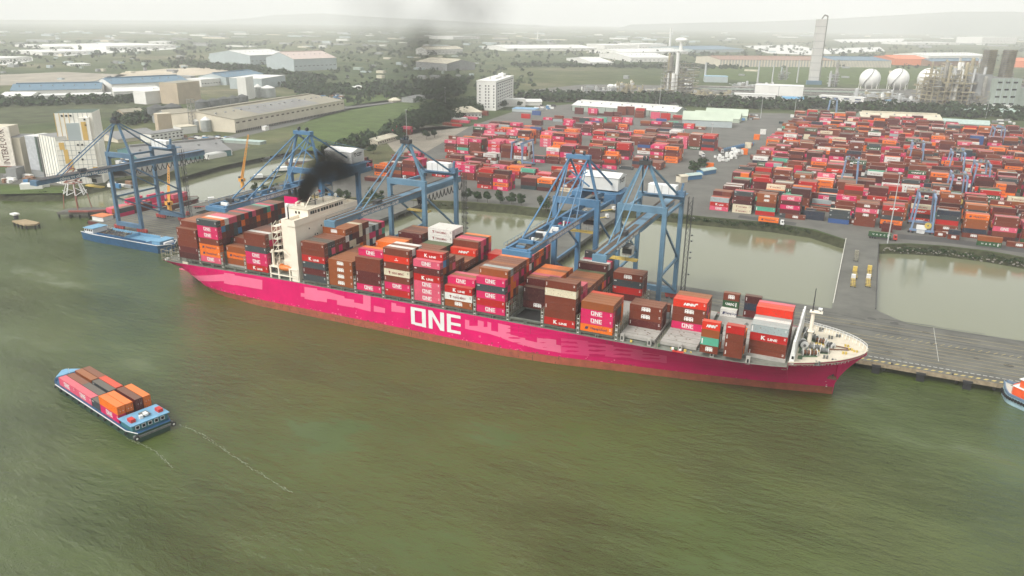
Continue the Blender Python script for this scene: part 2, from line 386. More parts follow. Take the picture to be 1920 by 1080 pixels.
# ================================================================== vegetation
def leaves(mb, c, rx, ry, rz, n, size, mats, rng=random, hollow=0.45):
    """many small leaf-clump faces spread through an ellipsoid"""
    for _ in range(n):
        while True:
            p = Vector((rng.uniform(-1,1), rng.uniform(-1,1), rng.uniform(-1,1))); l = p.length
            if hollow < l < 1: break
        q = Vector((c[0]+p.x*rx, c[1]+p.y*ry, c[2]+p.z*rz))
        a = Vector((rng.uniform(-1,1), rng.uniform(-1,1), rng.uniform(-.6,.6))).normalized(); nn = (p.normalized() + Vector((rng.uniform(-.6,.6), rng.uniform(-.6,.6), rng.uniform(-.2,.8)))).normalized()
        b = nn.cross(a)
        if b.length < .1: continue
        b.normalize(); a = b.cross(nn).normalized(); s = size*rng.uniform(.5,1.2)
        mb.add([q-a*s-b*s*.5, q+a*s*.2-b*s*.8, q+a*s+b*s*.3, q-a*s*.3+b*s], [(0,1,2,3)], rng.choice(mats))
def tree(x, y, h, cr, label, group, mats=(LEAF, LEAFD), n=420, lean=0.0, shape='round', z=4.0, size=.55):
    root = empty("tree", (x, y, z)); tag(root, label, "tree", group)
    rg = random.Random(int(x*13+y*7))
    t = MB(); t.tube((0,0,-.1),(lean*.4,0,h*.45),.22,.13,BARK,6)
    t.tube((lean*.4,0,h*.45),(lean,0,h*.85),.13,.05,BARK,5)
    for k in range(5):
        a = rg.uniform(0,6.28); z0 = h*rg.uniform(.25,.6)
        t.tube((lean*.3,0,z0),(lean*.3+math.cos(a)*cr*.7, math.sin(a)*cr*.7, z0+h*.25),.08,.03,BARK,4)
    t.build("trunk", root)
    c = MB()
    for k in range(8):
        a = rg.uniform(0,6.28); q = rg.uniform(.15,.6)*cr; zz = h*rg.uniform(.35,.85); sc = 1.15-.5*abs(zz/h-.5)*1.6
        if shape == 'cone': sc = max(.25, 1.15-zz/h); q *= sc*1.3
        leaves(c, (lean*.6+math.cos(a)*q, math.sin(a)*q, zz), cr*.5*sc, cr*.5*sc, h*.15, n//8, size, mats, rg)
    c.build("crown", root); return root
# six young trees along the kerb of the basin
ord6 = ["leftmost", "second", "third", "fourth, widest", "fifth", "rightmost"]
for i, (px, py, h) in enumerate([(876,377,9.5),(895,378,7.5),(914,380,8.5),(938,381,10),(959,383,9),(977,385,8.5)]):
    x, y = at(px, py, 4)
    tree(x, y, h, h*.46, f"{ord6[i]} of six small round trees on the basin edge", "six small trees on the basin edge", shape='round', n=1000, size=.5)
for i, (px, py, h, lb) in enumerate([(497,366,9,"bushy tree left of the white hut near the canal"),(515,370,11,"dark tree right of the white hut near the canal"),(612,376,9,"loose green tree behind the ship's wheelhouse, left one"),(637,378,11,"tall thin tree behind the ship's far bridge wing"),
        (652,377,8,"small thin tree right of the far bridge wing"),(697,381,12,"broad dark tree under the third crane's boom stay"),(713,382,10,"green tree beside the third crane's waterside leg"),(1015,395,11,"wispy tree behind the big crane's left stay"),(1024,399,12,"dark bushy tree behind the big crane's boom"),
        (478,362,8,"small tree at the canal mouth")]):
    x, y = at(px, py, 4); tree(x, y, h, h*.36, lb, "trees on the yard's water edge", mats=(LEAF, LEAFY) if i % 2 else (LEAFD, LEAF), n=420, size=.5)
for i, (px, py, h, lb) in enumerate([(1300,325,11,"dark round tree beside the blue roofed hut on the yard road"),(1316,318,12,"dark spreading tree behind the blue roofed hut on the yard road"),(800,262,12,"large dark tree between bare ground and stacked containers"),(815,258,9,"smaller tree at the edge of the bare ground"),
        (752,268,11,"dark tree beside the tall lamp mast at the yard's corner"),(945,205,14,"round tree in front of the white office block"),(975,201,9,"small tree at the office annex"),(893,206,9,"low tree at the foot of the white office block"),(868,222,8,"tree behind the cream roofed house"),(700,288,10,"round bush tree left of the long low building")]):
    x, y = at(px, py, 4); tree(x, y, h, h*.55, lb, None, mats=(LEAFD, LEAF), n=480, size=.8)
# bank vegetation and rocks (stuff)
rg = random.Random(3)
mb = MB(); rk = MB()
def along(pts, step):
    for (a, b) in zip(pts, pts[1:]):
        a = Vector(a); b = Vector(b); l = (b-a).length; k = max(1, int(l/step))
        for i in range(k): yield a.lerp(b, (i+rg.random())/k)
for p in along([(-132,243),(-95,243),(-46,247),(-24,243)], 1.1):
    leaves(mb, (p.x, p.y+rg.uniform(-2.6,.8), 2.9+rg.uniform(-1.2,.9)), 1.8, 1.5, 1.15, 44, .36, (LEAF, LEAFD, LEAFY), rg, .2)
for p in along([(24,230),(48,237),(69,237),(86,231),(130,227),(260,221)], 1.1):
    leaves(mb, (p.x, p.y+rg.uniform(-4,1), 2.4+rg.uniform(-1.4,1.0)), 1.9, 1.7, 1.1, 34, .40, (LEAF, LEAFD, LEAFY), rg, .2)
for p in along([(16,226),(30,232),(48,235),(69,235),(86,229),(130,225),(260,219)], .7):
    q = rg.uniform(.3,.9); rk.blob((p.x, p.y+rg.uniform(-4,2), rg.uniform(.2,2.8)), q, q, q*.7, ROCK, 5, 3, .3, rg)
for p in along([(-385,166),(-342,178),(-305,190),(-249,208)], 2.0):
    leaves(mb, (p.x, p.y+rg.uniform(-2,1), 2.6), 1.4, 1.2, .8, 12, .4, (LEAF, LEAFY), rg, .2)
for p in along([(-640,30),(-545,88),(-522,96),(-514,110),(-518,145),(-510,190)], 1.6):
    leaves(mb, (p.x-rg.uniform(0,10), p.y+rg.uniform(-2,8), 3.2+rg.uniform(-2,.6)), 2.4, 2.0, 1.0, 16, .6, (LEAFY, LEAFD, LEAF), rg, .2)
for p in along([(-508,200),(-506,256),(-504,316)], 4):
    leaves(mb, (p.x+rg.uniform(-3,4), p.y, 2.6), 2.2, 2.2, 1.2, 12, .6, (LEAF, LEAFD), rg, .2)
tag(mb.build("bank_shrubs"), "green and olive shrubs growing along the sloping water banks", "shrubs", kind='stuff')
tag(rk.build("bank_rocks"), "grey rocks lying along the right basin bank", "rocks", kind='stuff')
# woods that read as one mass
def wood(pts, h, n, label, mats=(LEAFD, LEAF), size=2.6, z=4.0):
    poly = [Vector(p) for p in pxpoly(pts, z)]
    x0 = min(p.x for p in poly); x1 = max(p.x for p in poly); y0 = min(p.y for p in poly); y1 = max(p.y for p in poly)
    def inside(x, y):
        c = False; j = len(poly)-1
        for i in range(len(poly)):
            if ((poly[i].y > y) != (poly[j].y > y)) and (x < (poly[j].x-poly[i].x)*(y-poly[i].y)/(poly[j].y-poly[i].y)+poly[i].x): c = not c
            j = i
        return c
    mb = MB(); k = 0; tries = 0
    while k < n and tries < n*30:
        tries += 1
        x = rg.uniform(x0, x1); y = rg.uniform(y0, y1)
        if not inside(x, y): continue
        hh = h*rg.uniform(.55,1.15); r_ = hh*rg.uniform(.35,.6)
        leaves(mb, (x, y, z+hh*.55), r_, r_, hh*.45, 16, size*rg.uniform(.6,1.1), mats, rg, .5); k += 1
    tag(mb.build("woodland"), label, "woodland", kind='stuff')
wood([(640,305),(600,290),(700,262),(760,225),(830,195),(895,195),(905,212),(850,228),(790,240),(730,262),(680,280)], 12, 520, "dense dark wood between the green field and the bare yard ground")
wood([(955,188),(1000,192),(1200,197),(1400,205),(1560,208),(1920,228),(1920,212),(1560,198),(1300,186),(1000,180)], 13, 900, "long dark tree belt behind the yard sheds", (LEAFD, LEAFD, LEAF), 3.4)
wood([(560,185),(640,178),(780,190),(860,182),(880,150),(760,160),(640,165),(500,150),(400,130),(320,125),(330,118),(470,128),(640,150),(540,165)], 12, 700, "hazy wood in the middle distance left of the office block", (LEAF, LEAFD), 4)
wood([(0,202),(0,192),(120,190),(240,186),(330,182),(330,190),(200,196)], 11, 170, "row of hazy trees in front of the blue roofed factories", (LEAFD, LEAF), 3)
wood([(200,228),(240,215),(330,205),(345,212),(300,228),(215,240)], 9, 130, "green thicket behind the flour mill tower", (LEAF, LEAFD), 2.4)
wood([(520,155),(640,168),(660,178),(560,172),(500,160)], 10, 140, "trees scattered round houses right of the grain warehouse", (LEAF, LEAFD), 3)
wood([(960,125),(1400,130),(1400,127),(960,122)], 9, 220, "thin dark hedge line across the far green fields", (LEAFD, LEAF), 4)
# hills on the horizon
HILL = mat("hill_green", (0.06,0.09,0.05), 0.95)
def hill(pts, dist, label_):
    mb = MB(); vs = []
    for px, py in pts:
        d = CF + CR*((px-960)/FOC) - CU*((py-540)/FOC); t = dist/d.y; p = CL + d*t
        vs.append(p)
    n = len(vs)
    a = [(p.x, p.y, -5) for p in vs]; b = [(p.x, p.y+900, max(10, p.z)) for p in vs]; c = [(p.x, p.y+2300, -5) for p in vs]
    mb.add(a+b+c, [(i, i+1, n+i+1, n+i) for i in range(n-1)] + [(n+i, n+i+1, 2*n+i+1, 2*n+i) for i in range(n-1)], HILL)
    tag(mb.build("hills"), kind='structure')
hill([(300,52),(345,44),(400,34),(450,27),(540,24),(640,31),(760,37),(860,43),(960,47)], 11200, '')
hill([(1150,46),(1300,42),(1420,40),(1560,34),(1700,26),(1800,20),(1920,20),(2040,28),(2200,46)], 11600, '')
# ================================================================== container ship
PINK = mat("hull_magenta", (0.70,0.0,0.13), 0.62, var=0.08, scale=0.08, spec=.10)
PINKL = mat("hull_faded_pink", (0.85,0.15,0.29), 0.6, var=0.05, scale=0.1)
def redmat():
    m = mat("boot_topping_red", (0.40,0.095,0.045), 0.75, var=0.16, scale=0.35); return m
BOOT = redmat()
DECKM = mat("deck_grey_green", (0.23,0.24,0.20), 0.8, var=0.15, scale=0.5)
HATCH = mat("hatch_cover_grey", (0.42,0.40,0.36), 0.8, var=0.10, scale=0.4)
COAM = mat("coaming_grey", (0.20,0.215,0.18), 0.7, var=0.15, scale=0.6)
LASH = mat("lashing_steel", (0.33,0.31,0.23), 0.75, var=0.25, scale=0.8)
CREAM = mat("house_cream", (0.88,0.80,0.66), 0.55, var=0.03, scale=0.2)
CREAM2 = mat("deck_cream", (0.62,0.56,0.44), 0.7, var=0.08, scale=0.4)
GLASS = mat("window_dark", (0.02,0.022,0.025), 0.15, var=0.0)
WPAINT = mat("white_paint", (0.78,0.78,0.75), 0.5, var=0.03)
SOOT_SHADE = mat("soot_and_hold_shade", (0.012,0.012,0.012), 0.8)  # funnel soot, and the painted darkness of the open hold
LBO = mat("lifeboat_orange", (0.72,0.19,0.03), 0.45)
PINKM = mat("hull_half_faded_pink", (0.80,0.045,0.20), 0.6, var=0.06, scale=0.1)
PINKD = mat("hull_stained_magenta", (0.42,0.01,0.08), 0.6)
RUST = mat("rust", (0.20,0.085,0.04), 0.85, var=0.3, scale=1.0)
MACH = mat("winch_grey", (0.20,0.21,0.20), 0.6, var=0.2, scale=1.0)
GREEN = mat("deck_green", (0.10,0.17,0.09), 0.75, var=0.2)
YELP = mat("safety_yellow", (0.62,0.45,0.10), 0.6)
REDP = mat("signal_red", (0.60,0.03,0.02), 0.5)
YC = 22.4; HB = 22.65
def deck_z(x):
    if x > -13.5: return 17.4 + (x+13.5)*0.055
    if x > -60: return 14.8 + (x+60)*0.018
    if x < -230: return 14.7 + (x+230)*0.02
    return 14.75
def hb_deck(x):
    if x > -40: 
        t = min(1, max(0, (x+40)/50.2)); return HB*(max(0,1-t**2.6))**0.625
    if x < -285: return HB - 1.5*((-285-x)/14)**2
    return HB
_wl = [(-299,0),(-292,0.1),(-286,9),(-278,16),(-268,20),(-256,22.2),(-240,22.6),(-118,22.6),(-95,20.2),(-75,16.2),(-45,10.8),(-27,6.9),(-9,2.6),(1.4,0),(12,0)]
def hb_wl(x):
    for (a, p), (b, q) in zip(_wl, _wl[1:]):
        if a <= x <= b: return p+(q-p)*(x-a)/(b-a)
    return 0
def hull_hb(x, z):
    zd = deck_z(x); t = max(0, min(1, z/zd)); w0 = hb_wl(x); d0 = hb_deck(x)
    if x < -240:      # counter stern: bottom rises aft
        rise = 9.0*((-240-x)/59)**2.2
        tt = max(0, min(1, (z-rise*0.55)/max(1, zd-rise*.55)))
        return w0+(d0-w0)*tt**0.45 if z > rise*.25 else w0*0.96
    if x > 1.4:       # raked stem
        zs = stem_z(x)
        if z <= zs: return 0.0
        tt = (z-zs)/max(.2, zd-zs); return d0*tt**0.9
    if x > -118: return w0+(d0-w0)*(t**1.55)
    return w0+(d0-w0)*t
ship = empty("container_ship", (-140, YC, 0)); tag(ship, "long magenta container ship with big white lettering on its side, moored at the quay", "ship")
def sb(mb, name, parent=ship, smooth=False):
    o = mb.build(name, parent, smooth); o.matrix_parent_inverse = Matrix.Translation((140 if parent is ship else 0, -YC if parent is ship else 0, 0)) if parent is ship else Matrix.Identity(4)
    return o
# hull
mb = MB()
xs = [-299,-297,-294,-291,-288,-285,-281,-276,-270,-262,-252,-240,-220,-200,-180,-160,-140,-118,-106,-95,-85,-75,-65,-55,-45,-36,-30,-24,-19,-13.6,-13.4,-10,-6,-3,-1,.6,1.4,1.8,3,4.6,6.2,7.8,9.2,10.15]
zf = [-0.12,0,3.2/14.8,.36,.5,.64,.78,.9,1.0]
def stem_z(x): return -2.0 if x <= 1.4 else 2.2+14.6*min(1,((x-1.4)/8.75))**0.62
def zlev(x, k):
    zd = deck_z(x); f = zf[k]; b = stem_z(x)
    if x > 1.4: return b+(zd-b)*max(0,(k-1))/(len(zf)-2)
    if k == 2: return 3.2
    return f*zd
for side in (-1, 1):
    for i in range(len(xs)-1):
        for k in range(len(zf)-1):
            q = []
            for (x, kk) in ((xs[i],k),(xs[i+1],k),(xs[i+1],k+1),(xs[i],k+1)):
                z = zlev(x, kk); q.append((x, YC+side*hull_hb(x, z), z))
            if side > 0: q = q[::-1]
            zt = max(p[2] for p in q)
            mb.add(q, [(0,1,2,3)], BOOT if zt < 3.4 else PINK)
q = [(-299, YC+s*hull_hb(-299, z), z) for s, z in ((-1,5),(1,5),(1,12.9),(-1,12.9))]
mb.add(q, [(0,1,2,3)], PINK)
# bulwark top rim
for side in (-1, 1):
    for a, b in zip(xs, xs[1:]):
        if a >= -13.4:
            ya, yb = YC+side*hb_deck(a), YC+side*hb_deck(b)
            mb.beam((a,ya,deck_z(a)+.15),(b,yb,deck_z(b)+.15),.5,.3,CREAM2)
# faded repaint patches, scuffs and rust are paint on the hull side itself
def side_patch(mb, x0, x1, z0, z1, m, off=0.04):
    nx = max(1, int(abs(x1-x0)/3)); nz = max(1, int(abs(z1-z0)/1.5))
    for i in range(nx):
        for k in range(nz):
            q = []
            for a, b in ((i,k),(i+1,k),(i+1,k+1),(i,k+1)):
                x = x0+(x1-x0)*a/nx; z = z0+(z1-z0)*b/nz; q.append((x, YC-hull_hb(x, z)-off, z))
            mb.add(q, [(0,1,2,3)], m)
def hullpt(px, py):
    y = -.3
    for _ in range(12):
        x, z = aty(px, py, y); y = YC-hull_hb(x, z)
    return x, z
def px_patch(mb, a, b, t0, t1, u0, u1, m, off=0.04):
    c = [hullpt(a, t0), hullpt(b, t1), hullpt(b, u1), hullpt(a, u0)]
    nx = max(1, int(abs(c[1][0]-c[0][0])/2.5)); nz = 4
    for i in range(nx):
        for k in range(nz):
            q = []
            for s_, t_ in ((i/nx,k/nz),((i+1)/nx,k/nz),((i+1)/nx,(k+1)/nz),(i/nx,(k+1)/nz)):
                x = (c[0][0]*(1-s_)+c[1][0]*s_)*(1-t_)+(c[3][0]*(1-s_)+c[2][0]*s_)*t_; z = (c[0][1]*(1-s_)+c[1][1]*s_)*(1-t_)+(c[3][1]*(1-s_)+c[2][1]*s_)*t_
                q.append((x, YC-hull_hb(x, z)-off, z))
            mb.add(q[::-1], [(0,1,2,3)], m)
for (a, b, t0, t1, u0, u1) in [(336,420,503,514,510,527),(420,440,511,514,531,535),(440,492,516,525,534,543),
    (564,571,549,550,556,557),(571,595,538,541,560,565),(595,613,544,546,564,567),(613,632,546,552,560,563),(632,646,552,556,571,574),(646,664,559,562,574,577),(664,681,567,570,576,581),(681,695,553,556,581,584),
    (701,722,573,578,584,587),(734,743,567,569,584,585),(743,760,573,576,585,587),
    (872,880,599,601,616,618),(880,896,611,611,618,621),(896,907,600,603,621,624),(907,914,613,613,624,625),(914,921,603,605,625,627),(921,934,620,622,627,631),(934,957,606,611,631,640),(957,972,627,631,640,645),(972,985,632,634,645,648),(985,1007,637,642,648,654),(1007,1043,632,637,654,660),(1043,1052,646,648,660,662),
    (1052,1105,633,640,662,668),(1105,1165,640,650,664,672),(1165,1205,650,657,670,676),(1205,1250,660,667,676,681)]:
    px_patch(mb, a, b, t0, t1, u0, u1, PINKL if a < 1052 else PINKM)
rr = random.Random(5)
for i in range(170):
    x = rr.uniform(-270,-15); z = 3.25+abs(rr.gauss(0,.6)); w_ = rr.uniform(.15,1.1); h = rr.uniform(.08,.5)
    side_patch(mb, x, x+w_, z, z+h, PINKL if rr.random() < .6 else RUST, .03)
for i in range(150):
    x = rr.uniform(-250,-5); z = rr.uniform(.3, 3.4); w_ = rr.uniform(.1,.35) if rr.random()<.6 else rr.uniform(1,7); h = rr.uniform(.5,2.4) if w_ < .5 else .12
    side_patch(mb, x, x+w_, max(.1,z-h), z, RUST, .03)
for i in range(22):
    x = rr.uniform(-235,-60); z = rr.uniform(4.2,7.0)
    side_patch(mb, x, x+rr.uniform(.1,.7), z, z+rr.uniform(.1,.9), PINKL, .035)
for i in range(60):
    x = rr.uniform(-280,-14); z = deck_z(x)-.2
    side_patch(mb, x, x+rr.uniform(.06,.16), z-rr.uniform(.8,4.5), z, PINKD, .03)
hullo = sb(mb, "hull")
mb = MB()
for side in (-1, 1):
    for a, b in zip(xs, xs[1:]):
        if a >= -13.4:
            q = [(a,YC+side*max(0,hull_hb(a,deck_z(a)-.95)-.25),deck_z(a)-.95),(b,YC+side*max(0,hull_hb(b,deck_z(b)-.95)-.25),deck_z(b)-.95),(b,YC+side*max(0,hb_deck(b)-.16),deck_z(b)+.1),(a,YC+side*max(0,hb_deck(a)-.16),deck_z(a)+.1)]
            mb.add(q, [(0,1,2,3)], CREAM2)
sb(mb, "bulwark_lining")
mb = MB(); x0, _ = aty(769, 575, -.3); x1 = -130.9
put_quads(mb, ONEQ, (-158.4, YC-HB-.09, 5.6), (1,0,0), (0,0,1), 23.0, 7.9, WPAINT)
sb(mb, "wordmark")
mb = MB()   # ship's name on the flare of the bow
vs, fs, asp = text_polys("ONE  COMMITMENT", 0.01)
vv = []
for a, b in vs:
    x = -15.5+a*21.0; z = deck_z(x)-2.9+b*1.15+a*0.5; vv.append((x, YC-hull_hb(x, z)-.10, z))
mb.add(vv, fs, WPAINT); sb(mb, "name_lettering")
for k in range(7): mb = MB(); side_patch(mb, -.7-.1*k, -.2-.1*k, .6+k*.8, 1.0+k*.8, WPAINT, .06); sb(mb, "draught_mark")
# anchor in its pocket
for sgn in (-1,):
    an = MB(); x = 1.0; y = YC-3.6
    an.tube((-2.6,y+1.5,13.2),(1.2,y-1.2,12.2),1.9,1.6,PINK,12); an.tube((1.1,y-1.1,12.2),(1.6,y-1.4,11.9),1.2,1.1,PINK,12)
    o = sb(an, "anchor_pocket"); a2 = MB(); a2.box(.3,1.0,y-1.6,y-1.1,8.3,11.6,STEEL); a2.hexa([(-.9,y-1.9,8.0),(2.2,y-1.9,8.0),(2.2,y-1.0,8.0),(-.9,y-1.0,8.0),(-.4,y-1.7,9.1),(1.7,y-1.7,9.1),(1.7,y-1.2,9.1),(-.4,y-1.2,9.1)], RUST); sb(a2, "anchor")
# main deck
mb = MB()
for i in range(len(xs)-1):
    a, b = xs[i], xs[i+1]
    if a == -13.6: continue
    za, zb = deck_z(a)-(.05 if a < -13.5 else .9), deck_z(b)-(.05 if b <= -13.5 else .9)
    mb.add([(a,YC-hb_deck(a)+.1,za),(b,YC-hb_deck(b)+.1,zb),(b,YC+hb_deck(b)-.1,zb),(a,YC+hb_deck(a)-.1,za)], [(0,1,2,3)], DECKM if a < -13.5 else CREAM2)
mb.add([(-13.5,YC-20,14.8),(-13.5,YC+20,14.8),(-13.5,YC+20,17.4),(-13.5,YC-20,17.4)], [(0,1,2,3)], CREAM2)
sb(mb, "deck")
BAYX = {1:-285.6,2:-272.1,3:-258.3,4:-244.5,5:-212.7,6:-198.8,7:-184.8,8:-170.8,9:-156.7,10:-142.6,11:-128.5,12:-114.3,13:-100.0,14:-85.7,15:-71.1,16:-56.3,17:-42.1,19:-27.0}
CL40, CW, CH, PR, PT = 12.19, 2.44, 2.84, 2.5, 2.87
TZ = 16.7
# hatch covers (one per bay; bay 12 stands open) and coaming
for b, x in BAYX.items():
    hw = 18 if b < 16 else (16 if b < 19 else 9)
    y0 = 2.55 if b < 15 else (3.2 if b < 17 else 6.0)
    x1 = x + (14.3 if b == 17 else CL40)
    if b == 12:
        mb = MB()   # open hold with stowed boxes deep inside, its darkness painted by a black sheet
        mb.box(x+.2,x1-.2,15,42,TZ-1.2,TZ-.1,HATCH); o = sb(mb, "hatch_cover")
        mb = MB(); mb.box(x-.3,x+.1,2.5,14.8,6,TZ-.1,COAM); mb.box(x1-.1,x1+.3,2.5,14.8,6,TZ+1,COAM); mb.box(x+.1,x1-.1,14.8,14.99,6,TZ-.1,COAM); mb.box(x-.3,x1+.3,2.5,14.8,5.6,6,SOOT_SHADE); mb.box(x-.3,x1+.3,2.2,2.49,6,TZ-.6,COAM)
        mb.box(x-.29,x1+.29,2.52,14.78,15.05,15.09,SOOT_SHADE)  # black sheet over the deck, painted shade of the hold
        sb(mb, "open_hold"); continue
    mb = MB(); mb.box(x-.3,x1+.3,y0,44.8-y0,TZ-1.2,TZ-.04,HATCH)
    if b >= 14:
        rr = random.Random(b)
        for k in range(14): 
            xx = rr.uniform(x+1,x1-1); yy = rr.uniform(y0+1, 20); mb.box(xx,xx+.5,yy,yy+.3,TZ-.04,TZ+.05,RUST)
        for k in range(5): mb.box(x-.2, x1+.2, y0+k*5+2.4, y0+k*5+2.5, TZ-.04, TZ+.02, COAM)
    sb(mb, "hatch_cover")
mb = MB()
for side in (0, 1):
    y = 2.2 if side == 0 else 42.6
    mb.box(-284,-60,y,y+.3,14.6,TZ-1.2,COAM); mb.box(-57,-28,3.6 if side==0 else 41,3.9 if side==0 else 41.3,14.6,TZ-1.2,COAM)
sb(mb, "hatch_coaming")
# side pillars that carry the outboard stacks
for b, x in BAYX.items():
    if b > 14: continue
    for yy in (.35, 44.1):
        mb = MB()
        for xx, w_ in ((x-.95,1.1),(x+5.7,.35),(x+6.6,.35)):
            mb.box(xx,xx+w_,yy,yy+.4,14.6,TZ-.08,COAM)
        if b < 15: mb.box(x-.9,x+CL40+.8,yy,yy+.35,TZ-.5,TZ-.06,COAM)
        for k in range(7): mb.box(x+k*1.7,x+k*1.7+.08,yy+.05,yy+.12,14.6,15.9,LASH)
        mb.box(x,x+CL40,yy+.05,yy+.12,15.85,15.95,LASH)
        sb(mb, "stack_support")
# lashing bridges between the bays
def lashing(x, z1, y0=0.2, y1=44.6, fast=False):
    mb = MB(); y = y0
    ys = []
    while y <= y1+.01: ys.append(y); y += 2.5
    for yy in ys:
        for dx in (0,.75): mb.beam((x+dx,yy,14.6),(x+dx,yy,z1),.17,.17,LASH)
    z = TZ+.6
    while z < z1+.1:
        for dx in (0,.75): mb.beam((x+dx,y0,z),(x+dx,ys[-1],z),.16,.16,LASH)
        z += 2.4
    zz = TZ-1.4
    while zz+1.8 < z1:                       # end frames seen from the river
        for yy in (y0-.02, ys[-1]):
            mb.beam((x-.05,yy,zz+1.6),(x+.8,yy,zz+1.6),.2,.2,WPAINT); mb.beam((x-.05,yy,zz+.2),(x+.8,yy,zz+.2),.2,.2,WPAINT)
        zz += 2.0
    for yy in (y0-.05,): mb.beam((x-.1,yy,14.6),(x-.1,yy,z1),.16,.2,LASH); mb.beam((x+.85,yy,14.6),(x+.85,yy,z1),.16,.2,LASH)
    return sb(mb, "lashing_bridge")
for b, x in BAYX.items():
    if b in (5, 1, 17, 19): continue
    lashing(x-1.3, 22.3 if b < 15 else (21.3 if b == 15 else 17.0))
lashing(-213.9, 22.3, 3); lashing(-286.9, 20.5); lashing(-292.5, 19.5, 1.0, 43.5)
mb = MB()
for y in range(1, 44, 3): mb.beam((-298.4,y,13),(-298.4,y,18.5),.2,.2,LASH)
for z in (14.5,16.5,18.5): mb.beam((-298.4,1,z),(-298.4,43.5,z),.2,.2,LASH); mb.beam((-298.4,.6,z),(-287,.3,z),.2,.2,LASH)
for x in (-298.4,-295.5,-292.6,-289.7): mb.beam((x,.5,13),(x,.5,18.5),.2,.2,LASH)
sb(mb, "stern_frame")
mb = MB(); mb.box(-284.5,-281,.05,.4,13.1,14.6,CREAM2); sb(mb, "fairlead"); mb = MB(); mb.box(-297,-295.5,1,2.2,13,14.2,WPAINT); sb(mb, "stern_locker")
mb = MB()   # stern mooring ports
for a, b in ((-296.5,-295.1),(-294.2,-292.8),(-290,-286.2)): mb = MB(); side_patch(mb, a, b, 9.9, 11.6, STEEL, .05); sb(mb, "mooring_port")
# superstructure
hs_ = empty("superstructure", (0,0,0)); hs_.parent = ship; hs_.matrix_parent_inverse = Matrix.Translation((140,-YC,0))
def hb_(mb, name): o = mb.build(name, hs_); return o
mb = MB()
mb.box(-227.5,-215.6,5.5,39.5,14.7,40.5,CREAM)
mb.box(-219.6,-215.6,.7,5.5,14.7,39.6,CREAM); mb.box(-219.6,-215.6,39.5,44.1,14.7,39.6,CREAM)
for s in (0,1):   # curved brackets under the wings
    for k in range(6):
        a = k/6; y = 5.5-4.8*a if s == 0 else 39.5+4.8*a
        hb = 40.5-.2-2.6*(1-a)
hb_(mb, "house_wall")
mb = MB(); mb.box(-221.0,-215.2,.3,44.7,39.6,41.0,CREAM); 
for y0, y1 in ((.3,10),(35,44.7)):
    mb.box(-215.35,-215.2,y0,y1,41.0,42.4,CREAM); mb.box(-221.0,-220.85,y0,y1,41.0,42.4,CREAM)
mb.box(-221,-215.2,.3,.45,41,42.4,CREAM); mb.box(-221,-215.2,44.55,44.7,41,42.4,CREAM)
hb_(mb, "bridge_wing")
mb = MB(); mb.box(-226,-215.5,9.5,35.5,41.0,44.9,CREAM); mb.box(-226.4,-215.1,9.2,35.8,44.9,45.15,CREAM2); hb_(mb, "wheelhouse")
for k, y in enumerate([11.0,12.7,14.2,15.9,18.2,20.0,21.9,24.0,25.8,27.9,29.6,31.2,32.8]):
    mb = MB(); mb.box(-215.49,-215.42,y,y+(1.0 if k in (1,2,10,11,12) else 1.45),42.75,44.1,GLASS); hb_(mb, "window")
for y, z in ((9.3,36.5),(9.3,31),(13,33),(14.5,33),(17.5,36),(21,38),(23,35.5),(27,37.5),(29,37.5),(33,37),(12,28),(14,28),(18,30)):
    mb = MB(); mb.box(-215.58,-215.5,y,y+.55,z,z+.65,GLASS); hb_(mb, "porthole")
for y in (10.0,):
    mb = MB(); mb.box(-222.5,-221.6,9.42,9.49,42.8,43.9,GLASS); mb.box(-220.8,-219.9,9.42,9.49,42.8,43.9,GLASS); hb_(mb, "window")
mb = MB()
for y0, y1 in ((9.3,35.7),):
    for x in (-226.3,-215.2):
        mb.beam((x,y0,46.1),(x,y1,46.1),.07,.07,CREAM)
        y = y0
        while y < y1: mb.beam((x,y,45.1),(x,y,46.1),.06,.06,CREAM); y += 1.5
mb.box(-222,-219,27,31,45.15,46.6,CREAM); mb.box(-224,-222,15,18,45.15,46.4,CREAM)
hb_(mb, "compass_deck")
mb = MB()   # radar mast with its tilted funnel-post
mb.tube((-219,19,45.1),(-219,19,50.2),.3,.2,STEEL,6); mb.beam((-219,16.5,49),(-219,22,49),.2,.2,STEEL); mb.tube((-218.6,24,45.1),(-218.6,24,49.5),.15,.1,STEEL,6)
mb.beam((-219,12,45.1),(-219,16,49.2),.25,.25,CREAM); mb.beam((-219,16,49.2),(-219,19,47.5),.2,.2,CREAM)
mb.beam((-221,17,46.5),(-221,23,46.5),.2,.3,STEEL)
hb_(mb, "radar_mast")
for px_, (x, y, z) in enumerate(((-218.5,33,45.15),(-219.5,1.6,42.4))):
    mb = MB(); mb.tube((x,y,z),(x,y,z+(1.2 if px_ == 0 else 5.2)),.3,.25,CREAM if px_==0 else STEEL,8); mb.blob((x,y,z+(1.8 if px_==0 else 6.0)),.75,.75,.9,WPAINT,10,6); hb_(mb, "satellite_dome")
mb = MB(); mb.beam((-225,13.5,46.4),(-222,25.5,49.5),.7,.5,CREAM); mb.blob((-222,26,49.6),.9,.7,.7,REDP,6,4); mb.tube((-225,13.5,44.9),(-225,13.5,46.6),.5,.4,CREAM,8); hb_(mb, "deck_crane")
